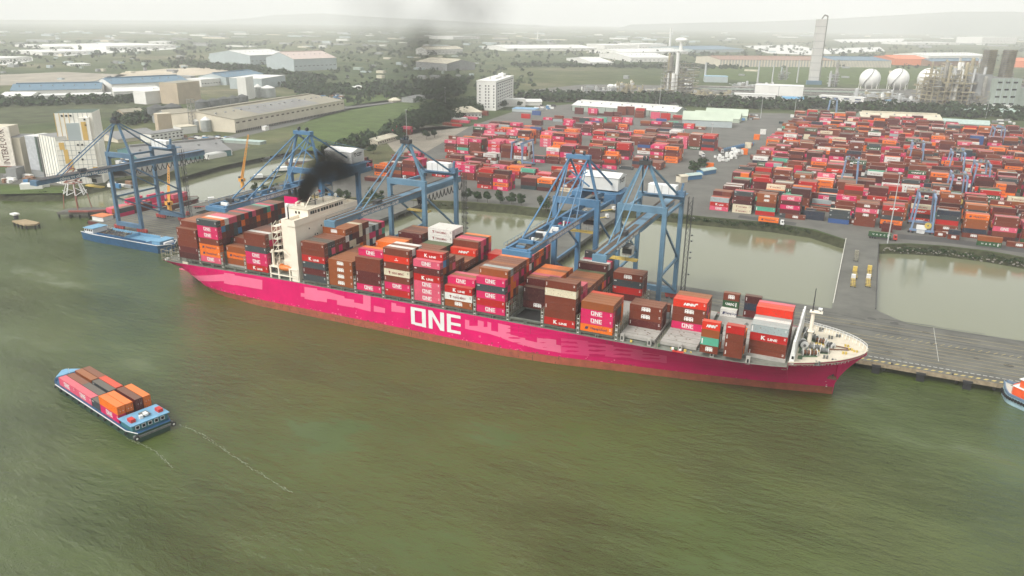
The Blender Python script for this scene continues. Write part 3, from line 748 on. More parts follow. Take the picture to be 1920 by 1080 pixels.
# funnel
mb = MB(); mb.box(-236,-228.5,18.5,27,14.7,44.2,WPAINT); fo = sb(mb, "funnel")
mb = MB(); mb.box(-236.03,-228.47,18.47,27.03,44.2,47.4,PINK); mb.build("funnel_band", fo); 
mb = MB()
for dx, dy in ((-234,20.5),(-234,24.5),(-231,20.5),(-231,24.5),(-230.2,22.6)): mb.tube((dx,dy,47.0),(dx-.6,dy,50.2),.7,.6,SOOT_SHADE,8)
mb.box(-236,-228.5,18.5,27,47.4,47.55,SOOT_SHADE); mb.build("exhaust_pipe", fo)
mb = MB(); mb.box(-229.5,-228.0,16.0,18.4,14.7,43.0,CREAM); mb.box(-228.46,-228.4,20,21,41,42,GLASS); sb(mb, "engine_casing")
# lifeboat station
mb = MB()
for x in (-231.4,-226.8,-220.6,-216.4):
    mb.box(x-.35,x+.35,.5,1.1,14.7,20.3,CREAM)
mb.box(-231.8,-216.0,.45,1.2,16.3,16.9,CREAM); mb.box(-231.8,-226.4,.45,1.2,19.7,20.3,CREAM); mb.box(-221,-216.0,.45,1.2,19.7,20.3,CREAM)
mb.box(-231.8,-216,.6,5.4,16.9,17.0,DECKM); mb.box(-231.8,-216,5.2,5.5,14.7,22,CREAM)
mb.box(-231.8,-226,1.2,4,20.2,20.35,CREAM2)
sb(mb, "boat_deck")
mb = MB(); mb.blob((-223.6,1.6,19.8),4.1,1.45,1.35,LBO,14,8); mb.box(-226.3,-225,.9,2.3,20.4,21.4,LBO); lb = sb(mb, "lifeboat", smooth=False)
mb = MB()
for x in (-227.2,-220.1): mb.beam((x,4.9,17),(x,1.2,22.4),.3,.4,CREAM); mb.beam((x,1.2,22.4),(x,.6,21),.25,.3,CREAM)
mb.build("davit", lb)
mb = MB(); mb.tube((-230.3,1.8,20.3),(-230.3,1.8,26.2),.6,.5,CREAM,10); mb.beam((-231.8,1.8,26.0),(-226.0,3.5,27.2),.55,.7,CREAM); mb.beam((-226,3.5,27.2),(-219.5,4,22.5),.4,.5,CREAM); mb.tube((-230.3,1.8,26.2),(-230.3,1.8,27.4),.7,.6,CREAM,8); sb(mb, "provision_crane")
# accommodation stair lattice aft of the house
mb = MB()
for k in range(8): mb.box(-231.3,-228.2,3.5,9,17+k*2.9,17.12+k*2.9,CREAM); mb.beam((-231,3.6,17.1+k*2.9),(-228.4,3.6,19.9+k*2.9),.12,.3,CREAM2)
for x in (-231.2,-228.4):
    for y in (3.6,8.8): mb.beam((x,y,14.8),(x,y,39),.18,.18,CREAM)
sb(mb, "stair_tower")
# forecastle: breakwater, foremast, windlasses, winches, railing
mb = MB()
mb.hexa([(-13.4,3.6,16.6),(-11.8,3.6,16.6),(-11.8,41.2,16.6),(-13.4,41.2,16.6),(-12.6,3.6,24.6),(-12.0,3.6,24.6),(-12.0,41.2,24.6),(-12.6,41.2,24.6)], WPAINT)
mb.box(-12.9,-11.7,3.5,5.2,16.6,20.5,WPAINT)
for y in range(7, 41, 4): mb.hexa([(-13.4,y,15),(-13.4,y,15),(-13.4,y+.2,15),(-13.4,y+.2,15),(-12.9,y,24),(-12.6,y,24),(-12.6,y+.2,24),(-12.9,y+.2,24)], WPAINT)
bo = sb(mb, "breakwater"); mb = MB(); mb.box(-12.6,-11.9,3.4,3.49,18.6,19.6,GLASS); mb.build("hatch_window", bo)
mb = MB(); mb.tube((-8.6,YC,16.6),(-8.6,YC,29.5),.75,.6,CREAM,12); mb.box(-9.8,-5.6,YC-1.3,YC+1.3,29.5,29.75,CREAM); mb.tube((-8.9,YC,29.7),(-8.9,YC,38.0),.28,.14,STEEL,6); mb.beam((-8.9,YC-.9,33),(-8.9,YC+1.4,33),.2,.2,STEEL); mb.box(-7.2,-5.9,YC-.6,YC+.6,30.6,31.1,WPAINT); mb.beam((-6.5,YC,29.7),(-6.6,YC,30.7),.2,.2,STEEL); mb.box(-9.6,-7.6,YC-1.2,YC+1.2,22.2,22.5,CREAM)
sb(mb, "foremast")
def winch(x, y, n, L, m2, rot):
    mb = MB(); c = math.cos(rot); s = math.sin(rot)
    def P(a, b, z): return (x+a*c-b*s, y+a*s+b*c, 16.75+z)
    for k in range(n+1): mb.tube(P(0,-L/2+L*k/n-.06,1.3), P(0,-L/2+L*k/n+.06,1.3), 1.35, 1.35, MACH if k % 2 else WPAINT, 14)
    mb.tube(P(0,-L/2,1.3), P(0,L/2,1.3), .75, .75, m2, 12)
    for k in (-.5,.5): mb.tube(P(0,L*k*1.25,1.2), P(0,L*k*1.08,1.2), .5,.45, MACH, 10)
    mb.hexa([P(-1.4,-L/2,0),P(1.4,-L/2,0),P(1.4,L/2,0),P(-1.4,L/2,0),P(-1.2,-L/2,.4),P(1.2,-L/2,.4),P(1.2,L/2,.4),P(-1.2,L/2,.4)], YELP if n%2 else GREEN)
    sb(mb, "windlass")
winch(-7.6, 13.2, 4, 4.6, RUST, 1.9); winch(-6.2, 19.0, 3, 3.6, MACH, 1.75); winch(-8.4, 28.2, 4, 4.6, MACH, 1.3); winch(-3.2, 17.5, 2, 2.6, MACH, 1.6); winch(-4.8, 25.8, 3, 3.2, RUST, 1.3); winch(-1.6, 22.5, 2, 2.2, STEEL, 1.0); winch(-10.2, 20.5, 2, 3, STEEL, 0.3); winch(-9.6,33.0,3,3.2,MACH,1.2)
mb = MB(); mb.prism([(-11,9),(-7,8.5),(-6,10.5),(-9,13),(-11,12)], 16.62, 16.72, GREEN); sb(mb, "deck_plate"); mb = MB(); mb.prism([(-11.3,14),(-9,14),(-9,20),(-11.3,21)], 16.62, 16.7, GREEN); sb(mb, "deck_plate"); mb = MB()
for (x, y) in ((3.2,18.5),(3.6,25.5),(0.3,10.5),(.4,34),(-4.5,6.2),(6.5,21.5),(4.9,22.6),(-2.4,12.4),(-2.0,31.4),(-5.6,38)):
    for d in (-.45,.45): mb.tube((x+d,y,17.0),(x+d,y,18.3),.32,.36,YELP if x>3 else MACH,8)
    mb.box(x-.9,x+.9,y-.5,y+.5,16.9,17.08,GREEN if x > 0 else MACH)
    sb(mb, "mooring_bitt"); mb = MB()
for A_, B_2 in (((-3,24.5,17.6),(5.0,23.0,17.9)),((-3,20,17.5),(4.4,21.8,17.9))): mb = MB(); mb.beam(A_, B_2, .35,.3,RUST); sb(mb, "anchor_chain")
mb = MB(); pr = None
n = 60
for i in range(n+1):                          # rail round the bow, landward side tall and white
    t = i/n; x = -13 + 23.0*t
    y = YC+hb_deck(x)-.1; z = deck_z(x)
    cur = (x, y, z)
    mb.beam((x,y,z),(x,y,z+1.3),.09,.09,WPAINT); 
    if i % 3 == 0: mb.beam((x,y,z+1.2),(x-.2,y-1.5,z-.8),.12,.12,WPAINT)
    if pr:
        for dz in (.5,1.3): mb.beam((pr[0],pr[1],pr[2]+dz),(x,y,z+dz),.10,.10,WPAINT)
    pr = cur
sb(mb, "railing")
rr = random.Random(9)
for k in range(16):
    mb = MB(); x = rr.uniform(-70,-17); y = rr.uniform(.9,2.0) + (3 if x > -45 else 0); s = rr.uniform(.25,.7); mb.box(x,x+s*1.6,y,y+s,14.9,15.1+s*1.3,rr.choice((YELP,MACH,WPAINT,LASH,GREEN))); sb(mb, "deck_locker")
for x in (-70,-60,-49,-38,-26): mb = MB(); mb.box(x-.7,x+.7,.9,2.0,14.8,17.6,HATCH); mb.box(x-.3,x+.3,.84,.9,15.5,16.8,GLASS); sb(mb, "vent_house")
mb = MB(); mb.box(-51.5,-47.5,-.1,1.2,14.9,15.15,REDP); mb.blob((-50.4,.8,15.8),.7,.5,.6,GREEN,7,5); mb.blob((-48.8,.8,15.7),.5,.45,.5,WPAINT,7,5)
sb(mb, "gangway_platform")
for y in (25,29,33): mb = MB(); mb.tube((-33,y,14.9),(-31,y,17.0),.9,.7,MACH,8); sb(mb, "hold_ventilator")
mb = MB(); mb.box(-40,-36,27,35,14.8,16.6,RUST); sb(mb, "deck_store")
# ================================================================== containers
COLS = {  # name: (label word, base colour)
 'br': ("rust brown", (0.200,0.030,0.008)), 'bo': ("orange brown", (0.340,0.078,0.010)), 'ma': ("maroon", (0.115,0.006,0.006)), 'dm': ("dark maroon", (0.070,0.005,0.006)),
 'pk': ("magenta", (0.66,0.000,0.105)), 'lp': ("faded pink", (0.70,0.085,0.16)), 'or': ("bright orange", (0.85,0.165,0.0)), 'rd': ("bright red", (0.48,0.0,0.0)),
 'vr': ("vermilion red", (0.70,0.020,0.0)), 'nv': ("navy blue", (0.016,0.028,0.055)), 'ch': ("charcoal grey", (0.045,0.062,0.070)), 'wh': ("white", (0.76,0.75,0.70)),
 'cr': ("cream", (0.72,0.64,0.46)), 'gy': ("pale grey", (0.36,0.42,0.42)), 'gn': ("dark green", (0.020,0.10,0.035)), 'tl': ("teal green", (0.085,0.40,0.27)), 'bl': ("sky blue", (0.06,0.24,0.46)), 'te': ("dark teal", (0.018,0.052,0.060)), 'yb': ("mid blue", (0.03,0.10,0.30)) }
def cmat(name, col):
    m = bpy.data.materials.new("container_" + name); m.use_nodes = True; nt = m.node_tree; nt.nodes.clear(); N = nt.nodes.new; L = nt.links.new
    out = N("ShaderNodeOutputMaterial"); b = N("ShaderNodeBsdfPrincipled"); L(b.outputs[0], out.inputs['Surface'])
    b.inputs['Roughness'].default_value = .55; b.inputs['Specular IOR Level'].default_value = .28
    geo = N("ShaderNodeNewGeometry"); nz = N("ShaderNodeTexNoise"); nz.inputs['Scale'].default_value = .30; nz.inputs['Detail'].default_value = 5; nz.inputs['Roughness'].default_value = .7
    L(geo.outputs['Position'], nz.inputs['Vector'])
    n2 = N("ShaderNodeTexNoise"); n2.inputs['Scale'].default_value = 2.2; n2.inputs['Detail'].default_value = 5; L(geo.outputs['Position'], n2.inputs['Vector'])
    oi = N("ShaderNodeObjectInfo")
    c = Vector(col)*(.74 if max(col) < .4 else .86); mx = N("ShaderNodeMix"); mx.data_type = 'RGBA'; mx.inputs[6].default_value = (*(c*.70), 1); mx.inputs[7].default_value = (*[min(1, q*1.16+.006) for q in c], 1)
    L(nz.outputs['Fac'], mx.inputs[0])
    m2 = N("ShaderNodeMix"); m2.data_type = 'RGBA'; m2.inputs[7].default_value = (.16,.075,.04,1)
    mr = N("ShaderNodeMapRange"); mr.inputs['From Min'].default_value = .57; mr.inputs['From Max'].default_value = .70; mr.inputs['To Max'].default_value = .65
    L(n2.outputs['Fac'], mr.inputs['Value']); L(mr.outputs[0], m2.inputs[0]); L(mx.outputs[2], m2.inputs[6])
    # dust lying on roofs: same film on every upward face
    sp = N("ShaderNodeSeparateXYZ"); L(geo.outputs['Normal'], sp.inputs[0])
    m3 = N("ShaderNodeMix"); m3.data_type = 'RGBA'; m3.inputs[7].default_value = (.42,.32,.21,1)
    ml = N("ShaderNodeMath"); ml.operation = 'MULTIPLY'; ml.use_clamp = True; ml.inputs[1].default_value = .20; L(sp.outputs['Z'], ml.inputs[0])
    L(ml.outputs[0], m3.inputs[0]); L(m2.outputs[2], m3.inputs[6]); L(m3.outputs[2], b.inputs['Base Color'])
    # corrugated sides
    wv = N("ShaderNodeTexWave"); wv.inputs['Scale'].default_value = 1.15; wv.bands_direction = 'X'; L(geo.outputs['Position'], wv.inputs['Vector'])
    bp = N("ShaderNodeBump"); bp.inputs['Strength'].default_value = .35; bp.inputs['Distance'].default_value = .05; L(wv.outputs['Fac'], bp.inputs['Height']); L(bp.outputs[0], b.inputs['Normal'])
    return m
CM = {k: cmat(k, v[1]) for k, v in COLS.items()}
LW = mat("letter_white", (0.80,0.79,0.75), 0.6, var=0.02); LB = mat("letter_blue", (0.02,0.03,0.12), 0.6, var=0.0); LR = mat("letter_maroon", (0.30,0.03,0.04), 0.6, var=0.0)
CAST = mat("corner_casting", (0.30,0.24,0.20), 0.7, var=0.2)
_CME = {}
def cbody(col, L, H, hi=True):
    key = (col, L, hi)
    if key in _CME: return _CME[key]
    mb = MB(); W = CW; m = CM[col]
    if hi:   # recessed side panels inside the frame, corner castings
        d = .045; e = .16
        mb.box(0,L,0+d,W-d,0.14,H-.03,m)
        for y in (0, W-.12):
            mb.box(0,L,y,y+.12,0,.15,m); mb.box(0,L,y,y+.12,H-.12,H,m)
        for x in (0, L-e):
            for y in (0, W-e): mb.box(x,x+e,y,y+e,.15,H-.12,m)
            mb.box(x,x+e,e,W-e,H-.14,H,m); mb.box(x,x+e,e,W-e,0,.14,m)
    else: mb.box(0,L,0,W,0,H,m)
    _CME[key] = mb.mesh("shipping_container"); return _CME[key]
def logo(mb, kind, L, H, yq=-.012, sgn=1, x0=0.0, z0=0.0, m=None):
    """markings on the long side facing the river (y = yq)"""
    O = lambda x, z: (x0+x, yq, z0+z); ux = (1,0,0); uz = (0,0,1)
    s = 1.0 if L > 8 else .72
    if kind == 'ONE':
        w_ = 4.2*s; put_quads(mb, ONEQ, O(L*.5-w_/2-.1, H*.30), ux, uz, w_, 1.5, LW); mb.add([O(L*.5-w_/2, .62), O(L*.5+w_/2, .62), O(L*.5+w_/2, .72), O(L*.5-w_/2, .72)], [(0,1,2,3)], LW)
    elif kind == 'K':
        put_text(mb, "K", O(L*.5-2.4*s, .62), ux, uz, 1.5*s, 1.45, LW, .05); put_text(mb, "LINE", O(L*.5-.2, .62), ux, uz, 3.1*s, .85, LW, .04)
    elif kind == 'HMM':
        put_text(mb, "HMM", O(L*.5-1.6*s, .75), ux, uz, 3.3*s, 1.25, LW, .09); mb.add([O(L*.5-1.6*s, 2.05), O(L*.5+1.5*s, 2.05), O(L*.5+1.5*s, 2.3), O(L*.5-1.4*s, 2.3)], [(0,1,2,3)], LW)
    elif kind == 'HMI':
        vs, fs, a = text_polys("HMM", .08); mb.add([O(L*.5-2.3*s+v[0]*4.2*s+v[1]*.45, .8+v[1]*1.05) for v in vs], fs, LW); mb.add([O(L*.5+1.9*s, 1.5), O(L*.5+3.0*s, 1.7), O(L*.5+2.8*s, 2.2), O(L*.5+2.0*s, 2.0)], [(0,1,2,3)], LW)
    elif kind == 'YM':
        put_text(mb, "YANG MING", O(L*.30, .75), ux, uz, 5.6*s, 1.0, LR, .02)
        mb.add([O(L*.18, 1.5), O(L*.25, 1.5), O(L*.25, 1.9), O(L*.18, 1.9)], [(0,1,2,3)], LR); mb.add([O(L*.205, .75), O(L*.235, .75), O(L*.235, 1.5), O(L*.205, 1.5)], [(0,1,2,3)], LR)
    elif kind == 'YMB':
        put_text(mb, "YANG MING", O(L*.16, .75), ux, uz, L*.66, 1.25, LR, .03)
    elif kind == 'HL':
        put_text(mb, "Hapag-Lloyd", O(L*.33, .75), ux, uz, 6.0*s, 1.25, LB, .02)
        for k in (0, .55): mb.add([O(L*.14+k*s, .85), O(L*.14+(k+.5)*s, .85), O(L*.14+(k+.9)*s, 1.9), O(L*.14+(k+.35)*s, 1.9)], [(0,1,2,3)], LB)
    elif kind == 'UASC':
        put_text(mb, "UASC", O(L*.18, .85), ux, uz, L*.55, 1.1, LW, .05); mb.add([O(L*.80, .6), O(L*.86, .6), O(L*.86, 2.2), O(L*.80, 2.2)], [(0,1,2,3)], LW)
    elif kind == 'U4':
        for k, ch in enumerate("UASC"): put_text(mb, ch, O(L*(.18+.16*k), .95), ux, uz, .9, .9, LW, .04)
        mb.add([O(L*.84, .5), O(L*.88, .5), O(L*.88, 2.2), O(L*.84, 2.2)], [(0,1,2,3)], LW)
    elif kind == 'C':
        for k in range(2): mb.add([O(.5, 2.25-.25*k), O(1.5, 2.25-.25*k), O(1.5, 2.4-.25*k), O(.5, 2.4-.25*k)], [(0,1,2,3)], LW)
    elif kind == 'A':
        for k in range(4): mb.add([O(.45, .9+.35*k), O(.75, .9+.35*k), O(.75, 1.15+.35*k), O(.45, 1.15+.35*k)], [(0,1,2,3)], m or LW)
    elif kind == 'D':
        mb.add([O(L*.5-.3, 1.5), O(L*.5+.3, 1.5), O(L*.5, 2.1)], [(0,1,2)], LW); mb.add([O(L*.5-.9, .9), O(L*.5+.9, .9), O(L*.5+.9, 1.15), O(L*.5-.9, 1.15)], [(0,1,2,3)], LW)
    elif kind == 'T':
        mb.add([O(.35, .4), O(.75, .4), O(.75, 2.3), O(.35, 2.3)], [(0,1,2,3)], LW)
    if L > 8 and kind:
        for k in range(2): mb.add([O(L-1.1, 1.5+.5*k), O(L-.55, 1.5+.5*k), O(L-.55, 1.7+.5*k), O(L-1.1, 1.7+.5*k)], [(0,1,2,3)], m or LW)
_LME = {}
def logo_mesh(kind, L, H):
    key = (kind, L)
    if key not in _LME:
        mb = MB(); logo(mb, kind, L, H, m=(STEEL if kind == 'YM' else None)); _LME[key] = mb.mesh("lettering") if mb.v else None
    return _LME[key]
LOGOWORD = {'ONE':"big white three letter mark", 'K':"white K and slanted lettering", 'HMM':"blocky white letters", 'HMI':"slanted white letters", 'YM':"dark red lettering", 'YMB':"long maroon lettering", 'HL':"dark blue lettering", 'UASC':"white capitals", 'U4':"spaced white capitals"}
_DM = {}
def door_mesh(L, H):
    if L in _DM: return _DM[L]
    mb = MB()
    for y in (.35,.85,1.5,2.0): mb.box(L+.001,L+.045,y,y+.05,.2,H-.2,CAST)
    mb.box(L+.001,L+.02,1.205,1.235,.16,H-.16,STEEL)
    for y in (.7,1.6): mb.box(L+.045,L+.07,y,y+.28,1.0,1.12,LW)
    _DM[L] = mb.mesh("door"); return _DM[L]
ITEMS = []   # dict(x,y,z,L,col,logo,label,score)
OCC = {}
def push(x, y, z, L, col, lg, desc, grp, key=None, rz=0.0):
    ITEMS.append(dict(x=x, y=y, z=z, L=L, col=col, logo=lg, desc=desc, grp=grp, key=key, rz=rz))
    if key: OCC[key] = 1
ORD = ["bottom","second","third","fourth","fifth","sixth","seventh","eighth","ninth","tenth","eleventh","twelfth","thirteenth","fourteenth","fifteenth","sixteenth","seventeenth","eighteenth","nineteenth","twentieth"]
ORN = ["first"] + ORD[1:]
def pick(rg, pool): return rg.choices([p[0] for p in pool], [p[1] for p in pool])[0]
POOL = [('br',30),('ma',20),('bo',12),('dm',9),('pk',8),('lp',6),('or',6),('rd',6),('ch',5),('nv',3),('wh',3),('cr',1),('gy',1.5),('tl',1),('te',2)]
def autologo(rg, col):
    return {'pk':'ONE','lp':'ONE','or':'HL','rd':rg.choice(['K','C',None]),'wh':'YM','cr':'YM','br':rg.choice(['HMM','A','C',None]),'bo':rg.choice([None,'A','HMM']),'ma':rg.choice(['A',None,'C']),'ch':'C','gn':'UASC','tl':'T','vr':'HMI'}.get(col)
# ship stacks: rows counted from the river side; heights, near faces (top down) and specified tops
H = {1:[5]+[6]*17, 2:[7]*18, 3:[0,3,3]+[4]*5+[3]*10, 4:[6]*6+[3]*12, 5:[6]*6+[7]*7+[6]*5, 6:[4]*9+[3]*9, 7:[5,6,6,5,5,5]+[6]*4+[4]*3+[6]*5, 8:[7]*4+[5]*8+[5]*2+[7]*4,
     9:[6,7,7,6,6,5,5,5,4,4,4,4,5]+[6]*5, 10:[3,4,4,4]+[3]*11+[4]*3, 11:[5]+[6]*17, 12:[0]*5+[3]+[4]*8+[0]*4, 13:[6,6,5,5,5,4,4,4,4,4,4,4,4,4,5,5,5,6], 14:[4]*5+[0]*10+[4]*3, 15:[0]*5+[3]*3+[0]*2+[2]+[0]*7, 16:[0]*7+[4]*4+[0]*7}
FACE = {  # (bay,row): list from the top, (colour, logo)
 (1,0):[('br','A'),('br','A'),('br',None),('ma','A'),('dm',None)], (1,1):[('br','A')],
 (2,0):[('ch','C'),('pk','ONE'),('pk','ONE'),('br','A'),('or','HL'),('or','HL'),('lp','ONE')],
 (3,1):[('bo','A'),('or','HL'),('bo',None)], (3,3):[('br','A')],
 (4,0):[('br',None),('br','A'),('ch','C'),('pk','ONE'),('pk','ONE'),('rd','K')],
 (5,0):[('br','A'),('br',None),('rd','K'),('ch','C'),('ma','A'),('ch','C')],
 (6,0):[('bo','HMM')]*4,
 (7,0):[('br',None),('br',None),('ma','A'),('ma','A'),('pk','ONE')], (7,1):[('pk','ONE')], (7,6):[('or','A')],
 (8,0):[('br','A'),('vr','D'),('br','A'),('cr','YM'),('br','A'),('pk','ONE'),('rd','C')],
 (9,0):[('lp','ONE'),('ma','C'),('rd','K'),('lp','ONE'),('lp','ONE'),('lp','ONE')], (9,1):[('rd','K')],
 (10,0):[('rd','K'),('wh','YM'),('bo','HMM')], (10,1):[('pk','ONE')],
 (11,0):[('pk','ONE'),('ch','C'),('pk','ONE'),('rd','C'),('pk','ONE')], (11,1):[('bo','A')],
 (12,5):[('dm','A'),('dm',None),('ma','HMM')], (12,6):[('ma','A')],
 (13,0):[('br','A'),('cr','A'),('br',None),('br','A'),('br',None),('rd','K')], (13,14):[('dm','A')], (13,17):[('ch','C')],
 (14,0):[('bo',None),('pk','ONE'),('pk','ONE'),('or','HL')], (14,15):[('br','HMM'),('ch','C'),('rd','C'),('ma',None)],
 (15,5):[('br','HMM'),('br','HMM'),('ma','A')], (16,7):[('vr','HMI'),('br','HMM'),('br','HMM'),('pk','ONE')],
 (8,14):[('wh','YM'),('wh','YM'),('te',None),('te',None)], (7,13):[('ma','C'),('ma',None)], (9,12):[('vr','HMI'),('br',None)], (9,13):[('br',None)], (8,12):[('gn',None)], (13,4):[('lp',None)]}
TOPC = {1:"bo bo bo bo bo br br bo br br br br br br br br br br", 2:"ch or wh lp lp br ch rd nv lp br ma te tl pk te br br", 3:"br br br bo bo br br br br br br br br br br br br br", 4:"br wh br br br ma br br br br br br br br br br br br",
 5:"br ch ch br br br bo bo bo bo cr br br gy te gy ma pk", 6:"bo bo bo bo bo br br br br br br br br br br br br br", 7:"br pk or lp lp br or or or bo br ma ma ma br ma ma bo", 8:"br wh br wh br br br br br br br br gn gn wh wh wh wh",
 9:"lp rd br br br bo br br bo bo br br vr br lp pk dm or", 10:"rd pk bo lp br br br br ma br br ma br br br rd rd rd", 11:"pk bo gy br bo br br br or ma lp br bo or or te lp rd", 12:"br br br br br ma br bo lp or or bo or or br br br br",
 13:"br br br lp pk br bo br bo br bo bo bo gn dm wh pk ch", 14:"bo bo bo bo vr br br br br br br br br br br br br br", 15:"br br br br br br br br br br br br br br br br br br", 16:"vr vr vr vr vr vr vr vr vr bo bo br br br br br br br"}
ENDC = {(2,1,1):'bl',(2,2,1):'ch',(2,5,2):'bl',(2,6,1):'or',(2,10,1):'or',(2,13,1):'or',(2,17,1):'or',(2,2,0):'wh',(2,15,3):'cr',(2,16,3):'or',(4,1,1):'pk',(4,2,1):'lp',(4,4,1):'lp',(4,5,1):'rd',
 (5,6,1):'wh',(5,7,1):'nv',(5,7,2):'cr',(5,8,2):'cr',(5,7,3):'nv',(5,8,3):'cr',(5,9,3):'cr',(5,10,1):'cr',(5,12,1):'wh',(5,12,2):'cr',(5,12,3):'wh',(5,13,1):'pk',(5,14,1):'pk',(5,16,1):'lp',(5,17,1):'tl',(5,13,2):'nv',(5,14,2):'wh',(5,2,1):'lp',(5,4,1):'pk',(5,3,1):'br',
 (9,1,1):'bl',(9,1,2):'bo',(11,2,1):'or',(11,2,2):'or',(11,1,1):'br',(11,4,1):'lp',(11,4,2):'pk',(11,6,1):'pk',(11,3,2):'or',(11,8,1):'vr',(11,9,1):'wh',(11,10,1):'te',(11,12,1):'or',(11,13,1):'vr',(11,16,1):'lp',(14,4,1):'or',(14,3,1):'ch',(14,4,2):'or',(14,4,3):'or',(13,2,1):'lp',(13,3,1):'pk',(13,6,1):'or',(14,15,1):'or',(8,1,1):'wh',(9,14,1):'lp',(9,15,1):'dm',(9,17,1):'lp',(9,14,2):'pk'}
rg = random.Random(21)
bays_sorted = sorted(BAYX, reverse=True); BN = {1:"aftmost",2:"second",3:"third",4:"fourth",5:"fifth",6:"sixth",7:"seventh",8:"eighth",9:"ninth",10:"tenth",11:"eleventh",12:"twelfth",13:"thirteenth",14:"fourteenth",15:"fifteenth",16:"sixteenth"}
def shipdesc(b, r, t, n):
    tt = "top" if t == n-1 else ORD[t]
    rr_ = "outermost river side" if r == 0 else f"{ORN[r]} from river"
    return f"{tt} tier, {rr_} stack, {BN[b]} bay from ship's stern"
for b, hs2 in H.items():
    tops = TOPC[b].split()
    for r, n_ in enumerate(hs2):
        f = FACE.get((b, r))
        for t in range(n_):
            k = n_-1-t    # from the top
            if f and k < len(f): col, lg = f[k]
            elif (b, r, k) in ENDC: col = ENDC[(b, r, k)]; lg = autologo(rg, col)
            elif k == 0: col = tops[r]; lg = autologo(rg, col)
            else: col = pick(rg, POOL if rg.random() < .5 else [('ma',5),('br',4),('dm',4)]); lg = autologo(rg, col)
            push(BAYX[b], r*PR+.02, TZ+t*PT, CL40, col, lg, shipdesc(b, r, t, n_), "containers stacked on the big ship", ('s', b, r, t))
# hold of bay 12
for r in range(0, 5):
    for t in range(2): push(BAYX[12], 2.6+r*2.45, 6.1+t*PT, CL40, 'ma' if t else 'br', 'HMM' if r == 0 else None, f"{ORD[t]} box, {ORN[r]} from river, inside ship's open hold", "containers stacked on the big ship", ('h', 12, r, t))
# forward short boxes and the foremost bay
for x, r, stack, nm in [(-42.1,0,[('br','HMM'),('tl','T'),('bo',None),('vr','HMI')],"near stack aft of a taller red one"),(-34.1,0,[('br','A'),('br','A'),('br','A'),('rd','C')],"near red stack beside the foremost bay"),
    (-42.1,2,[('or',None),('wh',None),('te','UASC')],"hidden stack behind the near short boxes"),(-34.1,2,[('or',None),('ma',None),('or',None)],"second stack behind the near red one"),
    (-42.3,15.2,[('wh','HL')],"lone box before the green one"),(-42.1,16.2,[('ma',None),('gn','UASC'),('br','HMM')],"far side stack near the crane"),(-34.1,16.4,[('ma','A'),('nv',None),('dm','A')],"far side stack next to foremost bay")]:
    for t, (c, lg) in enumerate(stack):
        push(x, r*PR+.02, TZ+t*PT+(-.0), 6.06, c, lg, f"20 foot, {('top' if t==len(stack)-1 else ORD[t])} of {nm}", "containers stacked on the big ship", ('f', x, r, t))
for r in range(3, 10):
    st = [('br','A'),('br',None),('rd','K'),('gy','T')] if r == 3 else [('br',None),('ma',None),('br',None),(['wh','gy','wh','gy','vr','vr','lp'][r-3],None)]
    if r >= 7: st = st[:3] + [('rd',None), st[3]]
    for t, (c, lg) in enumerate(st):
        push(BAYX[19], r*PR-.6, TZ-.9+t*(2.9), CL40, c, lg, f"{('top' if t==len(st)-1 else ORD[t])} tier, {ORN[r-3]} stack from river in the foremost bay", "containers stacked on the big ship", ('s', 19, r, t))
# river barge load is pushed by the barge part (BARGE list), yard below
YARDX = [-91.0+14.95*k for k in range(0, 42)]
YF = {0:[('lp','ONE'),('rd','K'),('gy',None)],1:[('cr','YM'),('cr','YM'),('dm','C'),('ma','C'),('ch','C')],2:[('rd',None),('tl','T'),('br',None),('bo','HMM'),('bo','HMM')],3:[('ch','C'),('ma',None),('pk','ONE'),('ma','A'),('lp','ONE')],
 6:[('br',None),('br','A'),('br','HMM'),('lp','ONE'),('br','HMM')],7:[('ma',None),('or','HL'),('ch','C'),('br','A'),('rd','HMI')],9:[('br','HMM'),('br','HMM'),('ma',None),('rd','C'),('vr','HMI')],10:[('br','HMM'),('nv',None),('bo','A'),('bo','A'),('or','HL')],11:[('dm',None),('br',None),('lp','ONE'),('br','A'),('br','A')],12:[('gn','U4'),('br',None),('br','A'),('lp','ONE')]}
BLK = 27.6
yn = 0
YPOOL = [('br',27),('ma',26),('bo',10),('dm',10),('pk',7),('lp',3),('or',8),('rd',8),('ch',6),('nv',3),('wh',3.5),('cr',1.5),('gy',2),('tl',1.5),('gn',2.5),('te',1.5),('vr',2),('yb',1)]
def wave(a, b): return .5+.5*math.sin(a*1.7+b*2.3)*math.cos(a*.6-b*1.1)
RTG = [(2, 8.1), ]
